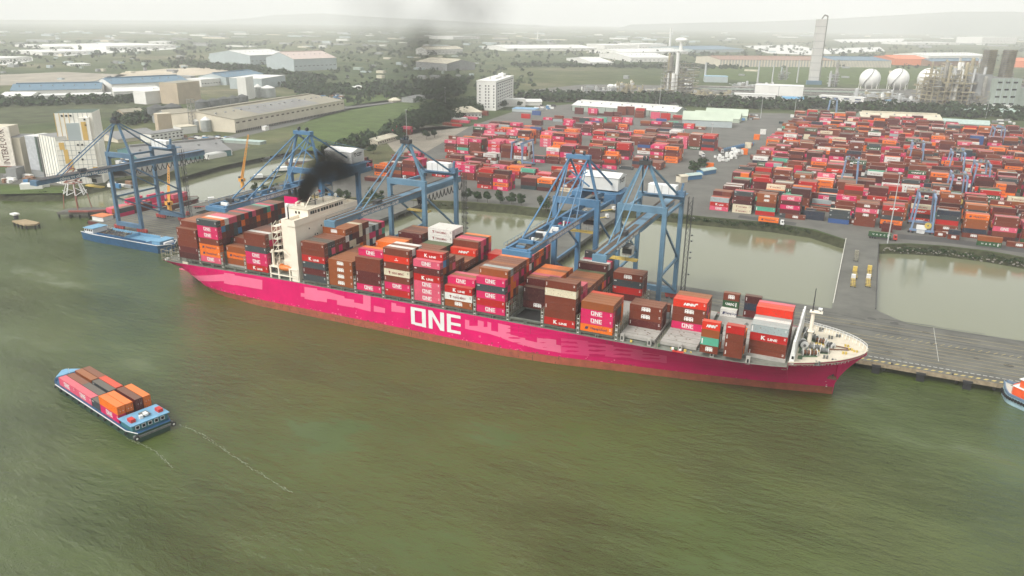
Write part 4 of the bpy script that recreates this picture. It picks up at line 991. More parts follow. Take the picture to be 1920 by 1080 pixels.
for bl in range(0, 21):
    yb = 268+bl*BLK
    # keep the blocks inside the lens's view plus a margin
    xr = 60 + (yb-268)*.46 + 45
    xoff = 0 if bl == 0 else rg.uniform(-3.5, 4.5)
    for k, x in enumerate(YARDX):
        if x > min(xr, 520): break
        x = x + xoff + (0 if bl == 0 else rg.uniform(-.5,.5)) + (rg.choice((0,0,1.2)) if bl else 0)
        if bl == 0 and k in (4, 5, 8): 
            if k == 8: continue
            base = 2
        else: base = 4
        if bl >= 19 and x > 60 : continue
        if bl in (7,13) and k % 9 == 4: continue
        bh_ = rg.gauss(-.1, .9) + (wave(k, bl)-.5)*1.4
        for r in range(6):
            y = yb + r*2.6
            hgt = max(0, min(5, int(round(base + bh_ + rg.choice((-1,0,0,0,0,1))))))
            if k == 0 and bl: hgt = min(hgt, 4)
            if bl == 0 and k in YF: hgt = len(YF[k]) if r < 3 else max(3, hgt)
            if rg.random() < .05: hgt = max(0, hgt-3)
            two = rg.random() < .14
            blkcol = pick(rg, YPOOL)
            for t in range(hgt):
                col = blkcol if rg.random() < .42 else pick(rg, YPOOL); lg = autologo(rg, col)
                if bl == 0 and r == 0 and k in YF: col, lg = YF[k][t]
                nm = f"{'top' if t==hgt-1 else ORD[t]} tier, " + (f"front row, {ORN[k]} stack from left, right hand yard" if (bl == 0 and r == 0 and k < 20) else "deep in the right hand yard")
                if two and not (bl == 0 and r == 0):
                    push(x, y, 4.05+t*PT, 6.06, col, lg, None, None, ('y', bl, k*2, r, t)); push(x+6.15, y, 4.05+t*PT, 6.06, pick(rg, YPOOL), None, None, None, ('y', bl, k*2+1, r, t))
                else:
                    push(x, y, 4.05+t*PT, CL40, col, lg, nm if (bl == 0 and r == 0) else None, "containers stacked in the right hand yard", ('y', bl, k*2, r, t))
# loose 20 foot boxes in front of the right yard
for i, (px, py, st) in enumerate([(1368,389,['ch']),(1437,402,['br','rd']),(1498,402,['nv','nv']),(1519,408,['nv','nv']),(1535,413,['br','gn']),(1581,416,['gy','wh']),(1600,420,['br']),(1604,418,['ch','nv']),(1481,410,['br']),(1662,436,['ma','ma']),(1762,444,['br']),(1787,449,['br','nv']),(1842,461,['gn','bo']),(1898,463,['br']),(1523,384,['ch','ma','ma']),(1560,392,['te','br','ch']),(1577,397,['rd','br','ch'])]):
    x, y = at(px, py, 4.05); L_ = CL40 if i in (12,13,8) else 6.06
    for t, c in enumerate(st):
        lg = {'gn':'U4' if L_ > 8 else 'UASC','br':'HMM','wh':'HL'}.get(c)
        push(x-3, y, 4.05+t*PT, L_, c, lg, f"{'20' if L_<8 else '40'} foot, {'top' if t==len(st)-1 else ORD[t]} of {ORN[i]} loose stack before the right yard", "loose boxes before the right hand yard", ('l', i, 0, t))
# left yard: blocks given by extent (x0, x1, y0, rows, lo, hi, seed)
for i, (x0, x1, y0, rows, lo, hi) in enumerate([(-358,-318,262,7,3,5),(-315,-262,280,6,3,4),(-398,-359,268,5,3,4),(-372,-303,308,5,2,4),(-352,-335,240,3,1,2),(-262,-232,257,5,3,5),(-232,-205,270,5,2,3),(-205,-165,276,4,1,3),(-300,-190,303,5,2,3),(-330,-240,325,5,1,3),(-235,-188,338,4,1,4),
    (-345,-290,352,4,1,3),(-365,-318,388,7,4,5),(-318,-270,386,7,4,5),(-270,-165,378,3,1,2),(-262,-192,392,7,3,5),(-183,-155,395,6,2,3),(-178,-143,434,8,4,5),(-235,-190,430,6,4,5),(-350,-300,432,6,2,4),(-375,-305,462,7,3,5),(-298,-258,462,6,4,5),(-250,-205,475,6,3,5),(-200,-150,470,8,3,5),
    (-395,-350,505,6,2,4),(-345,-270,512,6,2,5),(-262,-180,518,7,3,4),(-176,-130,520,8,4,5),(-400,-340,552,5,1,3),(-330,-240,560,5,2,5),(-232,-170,562,6,2,4),(-372,-350,610,3,1,2),(-330,-250,606,4,1,3),(-240,-175,610,4,1,3),(-380,-300,665,3,1,2),(-290,-262,668,3,2,4),(-255,-175,672,3,1,2),(-346,-318,740,3,1,3),(-315,-290,745,2,1,3),(-285,-262,750,4,3,4),(-235,-200,752,3,1,3)]):
    nx = int((x1-x0)/13.2)
    for k in range(nx):
        x = x0+k*13.2; bh = rg.randint(lo, hi); cc = pick(rg, [('br',8),('lp',5),('pk',6),('or',2),('ma',5),('rd',4),('ch',1.5),('wh',.7)])
        for r in range(rows):
            hgt = max(lo-1, min(hi, bh + rg.choice((-1,0,0,0,1))))
            for t in range(hgt):
                col = cc if rg.random() < .45 else pick(rg, YPOOL); lg = autologo(rg, col)
                front = r == 0
                push(x, y0+r*2.6, 4.05+t*PT, CL40, col, lg, f"{'top' if t==hgt-1 else ORD[t]} tier, front row, stack {ORN[k]} of {ORN[i]} block, left yard" if (front and i < 20) else None, "containers stacked in the left hand yard", ('q', i, k*2, r, t))
# container wall near the bare ground and two blocks in the wood
for (px, py, n_, st) in [(733,250,2,3),(745,246,1,2),(830,235,2,1),(845,229,2,1),(862,222,2,1),(882,215,2,2)]:
    x, y = at(px, py, 4)
    for k in range(n_):
        for t in range(st):
            for r in range(2): push(x+k*12.6, y+r*2.6, 4.05+t*PT, CL40, pick(rg, [('lp',3),('rd',3),('br',2)]), None, None, None, ('z', px, k*2, r, t))
for (px, py, c) in [(1100,163,'yb'),(1112,160,'yb'),(1360,240,'or')]: pass
BARGE = []
# ================================================================== quay cranes
CBL = mat("crane_blue", (0.13,0.26,0.37), 0.5, var=0.10, scale=0.25)
CBL2 = mat("crane_blue_grey", (0.10,0.20,0.31), 0.55, var=0.12, scale=0.25)
CBL3 = mat("crane_blue_bright", (0.085,0.215,0.37), 0.5, var=0.10, scale=0.25)
RTGM = mat("yard_crane_blue", (0.20,0.30,0.46), 0.5, var=0.08, scale=0.3)
BOGR = mat("bogie_red", (0.42,0.05,0.04), 0.6, var=0.15)
WALK = mat("walkway_brown", (0.13,0.095,0.065), 0.8, var=0.3, scale=0.8)
BANDW = mat("girder_band_lavender", (0.26,0.33,0.50), 0.6, var=0.03)
def qcrane(xc, typ, label, text=None, bm=CBL, tip=-6, cab_y=None, hz=0.0, festoon=True, mast=True, back=101, panel=True):
    root = empty("quay_crane", (xc, 67, 4.2)); tag(root, label, "crane", "quay cranes along the berth")
    P = lambda mb, n, sm=False: mb.build(n, root, sm)
    ox, oy, oz = 0, -67, -4.2     # parts use world y, z relative to root
    def B(mb, a, b, w_, h_, m=bm): mb.beam((a[0], a[1]-67, a[2]-4.2), (b[0], b[1]-67, b[2]-4.2), w_, h_, m)
    def X(mb, x0, x1, y0, y1, z0, z1, m=bm): mb.box(x0, x1, y0-67, y1-67, z0-4.2, z1-4.2, m)
    def T(mb, a, b, r, m=bm, n=6): mb.tube((a[0], a[1]-67, a[2]-4.2), (b[0], b[1]-67, b[2]-4.2), r, r, m, n)
    S = 9.4; big_ = typ == 2; W_, L_ = 52.0, 82.0; zt = 50.6 + hz; gz = 45.6 + hz; lw = 2.0 if big_ else 1.8
    for sx in (-1, 1):
        for y in (W_, L_):
            mb = MB(); X(mb, sx*S-lw/2, sx*S+lw/2, y-lw/2, y+lw/2, 9.6, zt); P(mb, "leg")
            mb = MB(); X(mb, sx*S-4, sx*S+4, y-.5, y+.5, 6.3, 7.2, BOGR)
            for k in (-3,-1,1,3):
                T(mb, (sx*S+k, y-.45, 4.95), (sx*S+k, y+.45, 4.95), .55, STEEL, 8); X(mb, sx*S+k-.8, sx*S+k+.8, y-.6, y+.6, 5.2, 6.3, BOGR)
            P(mb, "bogie")
        mb = MB(); B(mb, (sx*S, W_+1, 24), (sx*S, L_-1, 24), .9, 1.0)
        B(mb, (sx*S, L_, 24.5), (sx*S, W_, 46+hz), .75, .75); B(mb, (sx*S, W_, 24), (sx*S, L_, 8.5), .75, .75); P(mb, "side_brace")
        mb = MB(); B(mb, (sx*S, W_, zt-1), (sx*S, L_, zt-1.5), 1.0, 1.1, bm); P(mb, "top_tie")
    for y in (W_, L_):
        mb = MB(); X(mb, -S-1, S+1, y-.95, y+.95, 7.2, 9.6); P(mb, "sill_beam")
        mb = MB(); X(mb, -S-1.0, S+1.0, y-1.0, y+1.0, zt, zt+2.6 if y == W_ else zt+1.8); P(mb, "portal_beam")
    for sx in (-1, 1):
        mb = MB(); B(mb, (sx*S, L_, 10), (sx*2, L_, 10), .3, .3); P(mb, "platform_rail")
    # girder and boom
    mb = MB(); g2 = MB()
    if big_:
        for sx in (-1, 1):
            X(g2, sx*4.2-.65, sx*4.2+.65, 46, back, gz-1.3, gz+1.1); X(mb, sx*4.2-.65, sx*4.2+.65, tip, 45.9, gz-1.2, gz+1.0)
            X(mb, sx*4.2+.9*sx-.45, sx*4.2+.9*sx+.45, tip+1, 45.9, gz+1.0, gz+1.1, WALK)
            for k in range(int(tip), 46, 3): mb.beam((sx*5.5, k-67, gz-3.1), (sx*5.5, k-67, gz-2.0), .1, .1, bm)
            mb.beam((sx*5.5, tip-67, gz-2.0), (sx*5.5, 45-67, gz-2.0), .1, .1, bm)
        for y in (tip, tip+12, tip+26, 30, 44): X(mb, -4.2, 4.2, y, y+1.2, gz-.9, gz+.7)
        for y in (58, 72, 86, 99): X(g2, -4.2, 4.2, y, y+1.2, gz-.9, gz+.7)
        mb.box(-3.4, 3.4, tip+2-67, tip+11-67, gz-4.2-.3, gz-4.2-.1, WALK)
        X(mb, -5.6, 5.6, tip-1.6, tip, gz-1.4, gz+.4)
        for k in range(14):
            y = tip+2+k*3; X(mb, rg.uniform(-3.5,3), rg.uniform(-3.5,3)+1.2, y, y+1.0, gz+.7, gz+1.0+rg.uniform(.2,1.6), rg.choice((STEEL, WPAINT, bm, MACH)))
        if text: put_text_band = X(mb, 4.86, 4.90, 8, 45, gz-.9, gz+.8, BANDW)
    else:
        X(g2, -1.9, 1.9, 46, back, gz-2.0, gz+1.0); X(mb, -1.9, 1.9, tip, 45.9, gz-1.6, gz+1.0)
        for sx in (-1, 1):
            X(mb, sx*2.6-.5, sx*2.6+.5, tip+1, 45.9, gz+1.0, gz+1.1, WALK); X(g2, sx*2.6-.5, sx*2.6+.5, 46, back, gz+1.0, gz+1.1, WALK)
            mb.beam((sx*3.1, tip+1-67, gz-4.2+2.1), (sx*3.1, 45-67, gz-4.2+2.1), .08, .08, bm)
        X(mb, -1.0, 1.0, tip+.5, 45.9, gz+1.0, gz+1.12, WALK)
        X(mb, -2.6, 2.6, tip-1, tip, gz-1.7, gz+.8)
        X(mb, -1.2, 1.2, 26, 30, gz+1, gz+2.6, STEEL)
    bo = P(mb, "boom"); P(g2, "girder")
    if text:
        mb = MB(); xs_ = 4.93 if big_ else 1.93
        y0, y1 = (10, 43) if big_ else (13, 42)
        put_text(mb, text, (xs_, y0-67, gz-4.2-(.75 if big_ else 1.3)), (0,1,0), (0,0,1), y1-y0, 1.45 if big_ else 2.0, LW, .05)
        if not big_: mb.lathe((0,0,0), [(0,0)], LW, 3) if False else None
        mb.build("lettering", bo)
    # A frame and stays
    ap = 70.5 + hz; ax = 4.0 if big_ else 1.2
    for sx in (-1, 1):
        mb = MB(); B(mb, (sx*S, W_, zt+2), (sx*ax, W_+1, ap), 1.0, 1.0); P(mb, "apex_leg")
        mb = MB(); B(mb, (sx*ax, W_+1, ap-.5), (sx*S*.9, L_, zt+1), .7, .7); P(mb, "back_stay")
        mb = MB(); ex = 4.2 if big_ else 1.6; B(mb, (sx*ax, W_, ap-1), (sx*ex, 14 if not big_ else tip+13, gz+1), .42 if not big_ else .5, .42, bm)
        if big_: B(mb, (sx*ax, W_, ap-1), (sx*ex, 30, gz+1), .38, .38, bm); B(mb, (sx*ax, W_, ap-1.5), (sx*ex, 41, gz+1), .3, .3, bm)
        P(mb, "fore_stay")
        if big_:
            mb = MB(); B(mb, (sx*ax, W_+1, ap-2), (sx*5.5, L_+14, zt+6), .22, .22, bm); B(mb, (sx*ax, W_+1, ap-6), (-sx*5.5, W_, zt+8), .5, .5, bm); P(mb, "tie_rod")
    mb = MB(); X(mb, -ax-1.2, ax+1.2, W_-.6, W_+2.0, ap-.8, ap+.9, bm if big_ else STEEL)
    for k in (-1, 1): T(mb, (k*ax*.6-.35, W_+.6, ap+1.8), (k*ax*.6+.35, W_+.6, ap+1.8), .95, STEEL, 10)
    for k in range(6): mb.beam((-ax-1+k*(2*ax+2)/5, W_-67-.6, ap-4.2+.9), (-ax-1+k*(2*ax+2)/5, W_-67-.6, ap-4.2+2.0), .08, .08, bm)
    P(mb, "apex_platform")
    # machinery house
    if big_:
        mb = MB(); hx0, hx1, hy0, hy1, hz0, hz1 = -6.5, 10.5, 76, 87, zt+1.9, zt+7.6
        X(mb, hx0, hx1, hy0, hy1, hz0, hz1, mat("house_white", (0.68,0.68,0.64), .6, var=.04)); mh = P(mb, "machinery_house")
        mb = MB(); ym = (hy0+hy1)/2
        v = [(hx0-.3,hy0-.4-67,hz1-4.2),(hx1+.3,hy0-.4-67,hz1-4.2),(hx1+.3,ym-67,hz1-4.2+1.6),(hx0-.3,ym-67,hz1-4.2+1.6),(hx1+.3,hy1+.4-67,hz1-4.2),(hx0-.3,hy1+.4-67,hz1-4.2)]
        mb.add(v, [(0,1,2,3),(3,2,4,5),(1,4,2),(0,3,5),(0,5,4,1)], WPAINT); mb.build("roof", mh)
        mb = MB(); put_text(mb, "TCIT", (hx1+.05, hy0+2-67, hz1-4.2-2.6), (0,1,0), (0,0,1), 7.2, 1.9, STEEL, .05); mb.build("lettering", mh)
        mb = MB(); X(mb, -9.8, 12.5, 74, 90, zt+1.0, zt+1.25, bm); X(mb, -9.8, -5.5, 72, 88, zt-3, zt+1.0, bm); X(mb, 5.5, 11, 72, 88, zt-3, zt+1.0, bm)
        for k in range(10): mb.beam((12.4, 74+k*1.7-67, zt-4.2+1.2), (12.4, 74+k*1.7-67, zt-4.2+2.4), .08, .08, bm)
        P(mb, "machinery_platform")
    else:
        mb = MB(); X(mb, -5.5, 7.0, 79, 83.5, zt+2.2, zt+6.0, WPAINT)
        for k in range(4): X(mb, -5.4+k*3.1, -5.3+k*3.1, 78.9, 79, zt+2.3, zt+6, MACH)
        P(mb, "machinery_house")
        mb = MB(); X(mb, -6.5, 11.0, 77.5, 86.5, zt+1.8, zt+2.1, CBL2); B(mb, (9, 80, zt+2), (9.8, 80, zt+7.5), .9, .9, CBL2); X(mb, 7.5, 10.8, 79, 82, zt+2.1, zt+4.0, CBL2); P(mb, "machinery_platform")
    # trolley with cab
    cy = cab_y if cab_y is not None else 62
    mb = MB(); ww = 5.0 if big_ else 2.9
    X(mb, -ww, ww, cy-3, cy+3, gz-2.9, gz-2.3, MACH); X(mb, .6, ww+1.2, cy-1.6, cy+2.2, gz-6.1, gz-2.9, mat("cab_grey", (.48,.47,.42), .5)); X(mb, .5, ww+1.3, cy-1.8, cy-1.6, gz-5.4, gz-3.4, GLASS)
    for dx in (-2,2):
        for dy in (-1.6,1.6): mb.tube((dx, cy+dy-67, gz-4.2-2.9), (dx, cy+dy-67, gz-4.2-(9 if cy > 50 else 8)), .05, .05, STEEL, 4)
    X(mb, -6.1, 6.1, cy-1.2, cy+1.2, gz-9.6 if cy > 50 else gz-8.4, gz-8.9 if cy > 50 else gz-7.7, YELP)
    P(mb, "trolley")
    if festoon:
        mb = MB(); y = 56 if typ == 1 else 60; x = 2.6
        while y < back-2:
            pv = None
            for k in range(9):
                t = k/8; z = gz-2.2-3.4*(1-(2*t-1)**2)
                q = (x+.5, y+t*3.6-67, z-4.2)
                if pv: mb.beam(pv, q, .30, .30, BLAK)
                pv = q
            y += 3.6
        P(mb, "festoon_cable")
    if mast:
        mb = MB(); x0 = S+2.4; y0 = L_+1.5; z1 = zt+1
        for dx in (0,1.8):
            for dy in (0,1.8): mb.beam((x0+dx, y0+dy-67, .2), (x0+dx, y0+dy-67, z1-4.2), .16, .16, STEEL)
        z = 6
        while z < z1-3:
            for a, b in (((0,0),(1.8,0)),((1.8,0),(1.8,1.8)),((0,1.8),(1.8,1.8)),((0,0),(0,1.8))):
                mb.beam((x0+a[0], y0+a[1]-67, z-4.2), (x0+b[0], y0+b[1]-67, z-4.2+2.6), .12, .12, STEEL)
                mb.beam((x0+a[0], y0+a[1]-67, z-4.2), (x0+b[0], y0+b[1]-67, z-4.2), .12, .12, STEEL)
            mb.blob((x0+2.9, y0+.5-67, z-4.2), .55, .55, .45, MACH, 6, 4) if int(z) % 2 == 0 else None
            z += 2.6
        P(mb, "lift_tower")
    return root
qcrane(-383, 1, "blue grey crane at the far left quay end, boom over the river", "CÔNG TY CỔ PHẦN TÂN CẢNG", CBL2, tip=1, hz=-3.0, cab_y=34, back=112)
qcrane(-251, 2, "blue crane behind the funnel smoke, with a big lettered white machinery house", "TAN CANG CAI MEP INTERNATIONAL TERMINAL", CBL3, tip=-6.5, festoon=False, mast=False)
qcrane(-192, 1, "crane with small white house whose blue lettered boom passes behind the wheelhouse", "CÔNG TY CỔ PHẦN TÂN CẢNG - CÁI MÉP", CBL, tip=-5, festoon=True)
qcrane(-108, 2, "big bright blue crane at the middle trestle, twin girders over the ship", "TAN CANG CAI MEP INTERNATIONAL TERMINAL", CBL3, tip=-7, festoon=False, mast=False)
qcrane(-79.5, 1, "rightmost blue crane, its brown decked boom and grey cab over the ship", "CẢNG - CÁI MÉP", CBL, tip=0, cab_y=27, festoon=False)
# ================================================================== yard gantries
def rtg(px, py, w_px, label, dy=0):
    x, y = at(px, py, 4.05)
    root = empty("yard_gantry_crane", (x, y, 4.05)); tag(root, label, "crane", "gantry cranes standing in the yards")
    Wd = 11.5; Sp = 23.5; Hh = 21.0
    for sx in (0, Wd):
        for sy in (0, Sp):
            mb = MB(); mb.beam((sx+(1.2 if sx == 0 else -1.2)*-0.0, sy, 1.4), (sx+(1.4 if sx == 0 else -1.4), sy, Hh), 1.0, .9, RTGM); mb.build("leg", root)
            mb = MB(); mb.tube((sx-1, sy-.4, .75), (sx-1, sy+.4, .75), .75, .75, BLAK, 10); mb.tube((sx+1, sy-.4, .75), (sx+1, sy+.4, .75), .75, .75, BLAK, 10); mb.box(sx-1.4, sx+1.4, sy-.3, sy+.3, .9, 1.5, BOGR); mb.build("wheel", root)
    for sy in (0, Sp):
        mb = MB(); mb.box(-1, Wd+1, sy-.5, sy+.5, 1.4, 2.6, RTGM); mb.build("sill_beam", root)
    for sx in (1.4, Wd-1.4):
        mb = MB(); mb.box(sx-.6, sx+.6, -1, Sp+1, Hh, Hh+1.6, RTGM); mb.build("top_girder", root)
    mb = MB(); ty = rg.uniform(3, 15); mb.box(1, Wd-1, ty, ty+5.5, Hh+1.6, Hh+2.2, MACH)
    for k in range(9): 
        a = rg.uniform(1.5, Wd-4); b = ty+rg.uniform(0,3.5); mb.box(a, a+rg.uniform(.8,2.4), b, b+rg.uniform(.8,1.8), Hh+2.2, Hh+2.6+rg.uniform(.4,1.8), rg.choice((MACH, STEEL, RTGM, LASH)))
    for a in (0.6, Wd-.6): mb.beam((a, -1, Hh+2.7), (a, Sp+1, Hh+2.7), .08, .08, MACH)
    mb.build("trolley", root)
    mb = MB(); mb.box(Wd/2-1.1, Wd/2+1.1, ty-1.4, ty+.8, Hh-2.6, Hh-.1, WPAINT); mb.box(Wd/2-1.0, Wd/2+1.0, ty-1.45, ty-1.4, Hh-2.2, Hh-.8, GLASS); mb.build("cab", root)
    mb = MB(); mb.box(2.6, 8.2, -.9, .9, 2.7, 5.2, WPAINT); mb.box(3.0, 7.4, -1.6, -.6, .4, 2.4, mat("panel_white", (.6,.6,.58), .6)); mb.build("power_house", root)
    mb = MB(); mb.tube((8.6, -1.2, 5.6), (8.6, -.8, 5.6), 1.9, 1.9, YELP, 18); mb.tube((8.6, -1.3, 5.6), (8.6, -.7, 5.6), .5, .5, MACH, 8); mb.build("cable_reel", root)
    return root
for a in [(1707,436,0,"blue yard gantry with round yellow cable reel, nearest in the right yard"),(1573,357,0,"pale blue gantry left of centre in the right yard"),(1700,317,0,"pale blue gantry in the middle of the right yard, behind orange stacks"),
          (1771,390,0,"gantry directly behind and right of the nearest one"),(1773,338,0,"gantry right of the lamp mast, third back from the bank"),(1817,364,0,"gantry near the right frame edge, third from the bank"),(1854,283,0,"far gantry near the right frame edge before the white truck"),
          (1549,221,0,"farthest small gantry beside the cream domed roof"),(957,316,0,"pale blue gantry in the left yard behind the basin trees")]:
    rtg(*a)
# ================================================================== lamp masts
GALV = mat("galvanised_grey", (0.50,0.51,0.50), .5, var=.05)
def mast(px, py, top, label):
    x, y = at(px, py, 4.05); z = 4.05
    for _ in range(60):
        if proj((x, y, z))[1] <= top: break
        z += .8
    root = empty("lamp_mast", (x, y, 4.05)); tag(root, label, "lamp mast", "tall lamp masts"); h = z-4.05
    mb = MB(); mb.tube((0,0,0),(0,0,h), .38, .18, GALV, 8); mb.build("pole", root)
    mb = MB(); mb.lathe((0,0,h-.3), [(0,-.1),(1.1,0),(1.3,.3),(1.1,.5),(0,.6)], GALV, 10)
    for k in range(6): a = k*math.pi/3; mb.box(1.1*math.cos(a)-.25, 1.1*math.cos(a)+.25, 1.1*math.sin(a)-.25, 1.1*math.sin(a)+.25, h-.5, h-.1, STEEL)
    mb.build("lamp_ring", root)
for a in [(1664,456,326,"tall pale lamp mast beside the road at the right trestle"),(1332,275,233,"lamp mast in the open asphalt before the green roofed sheds"),(763,262,207,"lamp mast at the left corner of the yard"),(1426,222,183,"lamp mast by the tree belt at the road's end"),
          (1236,203,150,"thin lamp mast behind the long white shed"),(835,205,165,"thin lamp mast in the smoke left of the white office"),(930,203,150,"mast in front of the white office block"),(1490,210,185,"short lamp mast beside the far gantry"),(1848,222,190,"lamp mast before the pale green hall")]:
    mast(*a)
# ================================================================== boats, barges, trucks
BBLUE = mat("barge_blue", (0.025,0.12,0.26), 0.5, var=0.15, scale=0.4)
BLITE = mat("deck_light_blue", (0.17,0.37,0.54), 0.6, var=0.10, scale=0.5)
HULLG = mat("hull_dark_green", (0.02,0.07,0.045), 0.5, var=0.2)
WOODM = mat("timber_tan", (0.40,0.30,0.17), .8, var=.2)
def frame(bow, stern, z=0):
    """local frame: origin at stern, +X towards the bow"""
    s = Vector((*at(*stern, z), 0)); b = Vector((*at(*bow, z), 0)); d = b-s
    return s, math.atan2(d.y, d.x), d.length
def hull_mesh(mb, L, B, zb, zd, m, mt, bowl=.18, sternl=.06, flare=.0, n=14, sheer=0):
    st = []
    for i in range(n+1):
        t = i/n; x = L*t
        hb = B/2
        if t > 1-bowl: hb *= max(.12, (1-((t-(1-bowl))/bowl)**2.2))
        if t < sternl: hb *= .78+.22*(t/sternl)
        st.append((x, hb, zd+sheer*max(0, t-.75)*4))
    for a, b in zip(st, st[1:]):
        for s in (-1, 1):
            q = [(a[0]*.985+.01, s*a[1]*(.9), zb), (b[0]*.985+.01, s*b[1]*.9, zb), (b[0], s*b[1], b[2]), (a[0], s*a[1], a[2])]
            mb.add(q if s < 0 else q[::-1], [(0,1,2,3)], m)
        mb.add([(a[0],-a[1],a[2]-.3),(b[0],-b[1],b[2]-.3),(b[0],b[1],b[2]-.3),(a[0],a[1],a[2]-.3)], [(0,1,2,3)], mt)
    for q in (st[0], st[-1]): mb.add([(q[0],-q[1]*.9,zb),(q[0],q[1]*.9,zb),(q[0],q[1],q[2]),(q[0],-q[1],q[2])], [(0,1,2,3)], m)
    return st
def tyres(par, st, z, step=2):
    for i, q in enumerate(st):
        if i % step == 0:
            for s in (-1,1): mb = MB(); mb.tube((q[0], s*(q[1]+.02), z), (q[0], s*(q[1]+.35), z), .55, .55, BLAK, 8); mb.build("tyre_fender", par)
# --- container barge under way, lower left
S0, A0, L0 = frame((122,705), (291,812), 1.0)
bg_ = empty("container_barge", (S0.x, S0.y, 0), A0); tag(bg_, "long blue and dark green river barge under way with one layer of containers, lower left", "barge")
mb = MB(); st = hull_mesh(mb, L0, 13.4, -.6, 3.0, HULLG, BBLUE, .16, .04); ho = mb.build("hull", bg_)
mb = MB()
for a, b in zip(st, st[1:]):
    for s in (-1,1): mb.beam((a[0], s*a[1], a[2]+.1), (b[0], s*b[1], b[2]+.1), .22, .18, WPAINT if s > 0 and a[0] < L0*.84 else BBLUE)
mb.build("gunwale", bg_)
tyres(bg_, st, 2.2, 1)
mb = MB(); pts = [(q[0], -q[1]*.96) for q in st if q[0] > L0*.87] + [(q[0], q[1]*.96) for q in reversed(st) if q[0] > L0*.87]
mb.prism(pts, 2.6, 3.6, BLITE); mb.beam((L0*.93,0,3.6),(L0*.93,0,5.5),.12,.12,WPAINT); mb.build("foredeck", bg_)
mb = MB(); mb.box(2.2, 9.4, -5.6, 5.6, 2.0, 5.0, mat("cabin_teal", (.05,.22,.24), .5)); ca = mb.build("wheelhouse", bg_)
mb = MB(); mb.box(1.6, 10.0, -6.2, 6.2, 5.0, 5.25, BLITE); mb.build("roof", ca)
mb = MB()
for y in (-4.6,-2.6,-.6,1.4,3.4): mb.box(2.12, 2.19, y, y+1.3, 3.3, 4.6, WPAINT); mb.box(2.05, 2.12, y+.2, y+1.1, 3.5, 4.4, GLASS)
mb.build("window", ca)
for y in (-4.6, 4.2):
    mb = MB(); mb.box(3.6, 6.0, y-.6, y+.9, 5.25, 6.3, REDP); mb.build("raft_box", bg_)
mb = MB(); mb.box(4.6, 7.4, -1.6, .9, 5.25, 5.8, MACH); mb.box(3.8, 5.6, -.6, .4, 5.8, 6.5, WPAINT); mb.box(4.0,5.0,1.0,2.0,5.25,6.3,WPAINT); mb.build("roof_gear", bg_)
mb = MB(); mb.box(-.3, 1.2, -6.3, 6.3, 1.6, 2.3, MACH)
for y in (-5.9, 5.9): mb.tube((-.6, y, 1.8), (.0, y, 1.8), .8, .8, BLAK, 12); mb.tube((-.65, y, 1.8), (-.55, y, 1.8), .35, .35, WPAINT, 10)
mb.build("stern_bumper", bg_)
ca_, sa_ = math.cos(A0), math.sin(A0)
def barge_box(lx, ly, lz, L_, col, lg, desc):
    # local (lx, ly) is the corner of the box; boxes run towards the bow; turned so its lettered side faces the camera side
    ox, oy = lx+L_, ly+CW
    x = S0.x + ox*ca_ - oy*sa_; y = S0.y + ox*sa_ + oy*ca_
    ITEMS.append(dict(x=x, y=y, z=lz, L=L_, col=col, logo=lg, desc=desc, grp="containers aboard the river barge", key=('b', round(lx,1), round(ly,1), round(lz,1)), rz=A0+math.pi, fixed=True))
zc = 2.72
G = (L0*.87-12.6)/2
for (u, v, z, L_, c, lg, d) in [
    (13.0, 3.0, 0, 12.19, 'pk','ONE',"under the orange pair on the barge, river side near the cabin"), (13.0, 3.0, 1, 12.19,'or',None,"topmost at the cabin, river side of the barge"), (13.0, .4, 1, 12.19,'or',None,"second from river, level with the top, beside the barge cabin"), (13.0,.4,0,12.19,'br',None,"hidden under the second orange one on the barge"),
    (13.6,-3.0, 1, 12.19,'ma',None,"topmost, third across by the barge cabin"), (13.6,-5.6, 1, 12.19,'or',None,"far side topmost by the barge cabin"), (13.6,-3.0,0,12.19,'ma',None,"lower, third across by the barge cabin"),(13.6,-5.6,0,12.19,'or','A',"lower, far side by the barge cabin"),
    (25.6, 3.0, 0, 6.06,'ch','C',"short one between pink pair and orange pair, river side of barge"), (25.6,.4,0,6.06,'bo',None,"short one beside a short grey one, middle of the barge"), (26.2,-5.6,0,6.06,'bo',None,"short one on the barge's far side"),
    (32.2, 3.0, 0, 12.19,'lp','ONE',"rear one of the pink pair on the barge's river side"), (44.6, 3.0, 0, 12.19,'lp','ONE',"front one of the pink pair on the barge's river side"), (32.2,3.0,-1,12.19,'pk',None,"hidden low in the hold"),
    (32.2,.4,0,12.19,'ch',None,"inner one beside the rear pink box on the barge"), (44.6,.4,0,12.19,'br',None,"grey brown topped, inner beside the front pink box on barge"), (32.6,-3.0,0,12.19,'ch','C',"third across amidships on the barge"), (33.4,-5.6,0,12.19,'vr',None,"far side amidships on the barge"),
    (46.0,-3.0,0,12.19,'bo',None,"third across at the barge's bow"), (46.0,-5.6,0,12.19,'br',None,"far side at the barge's bow")]:
    if z < 0: continue
    barge_box((u-1.5)*L0/66.0, v+.05, zc+z*PT+(.0), L_*min(1, L0/66.0) if False else L_, c, lg, d)
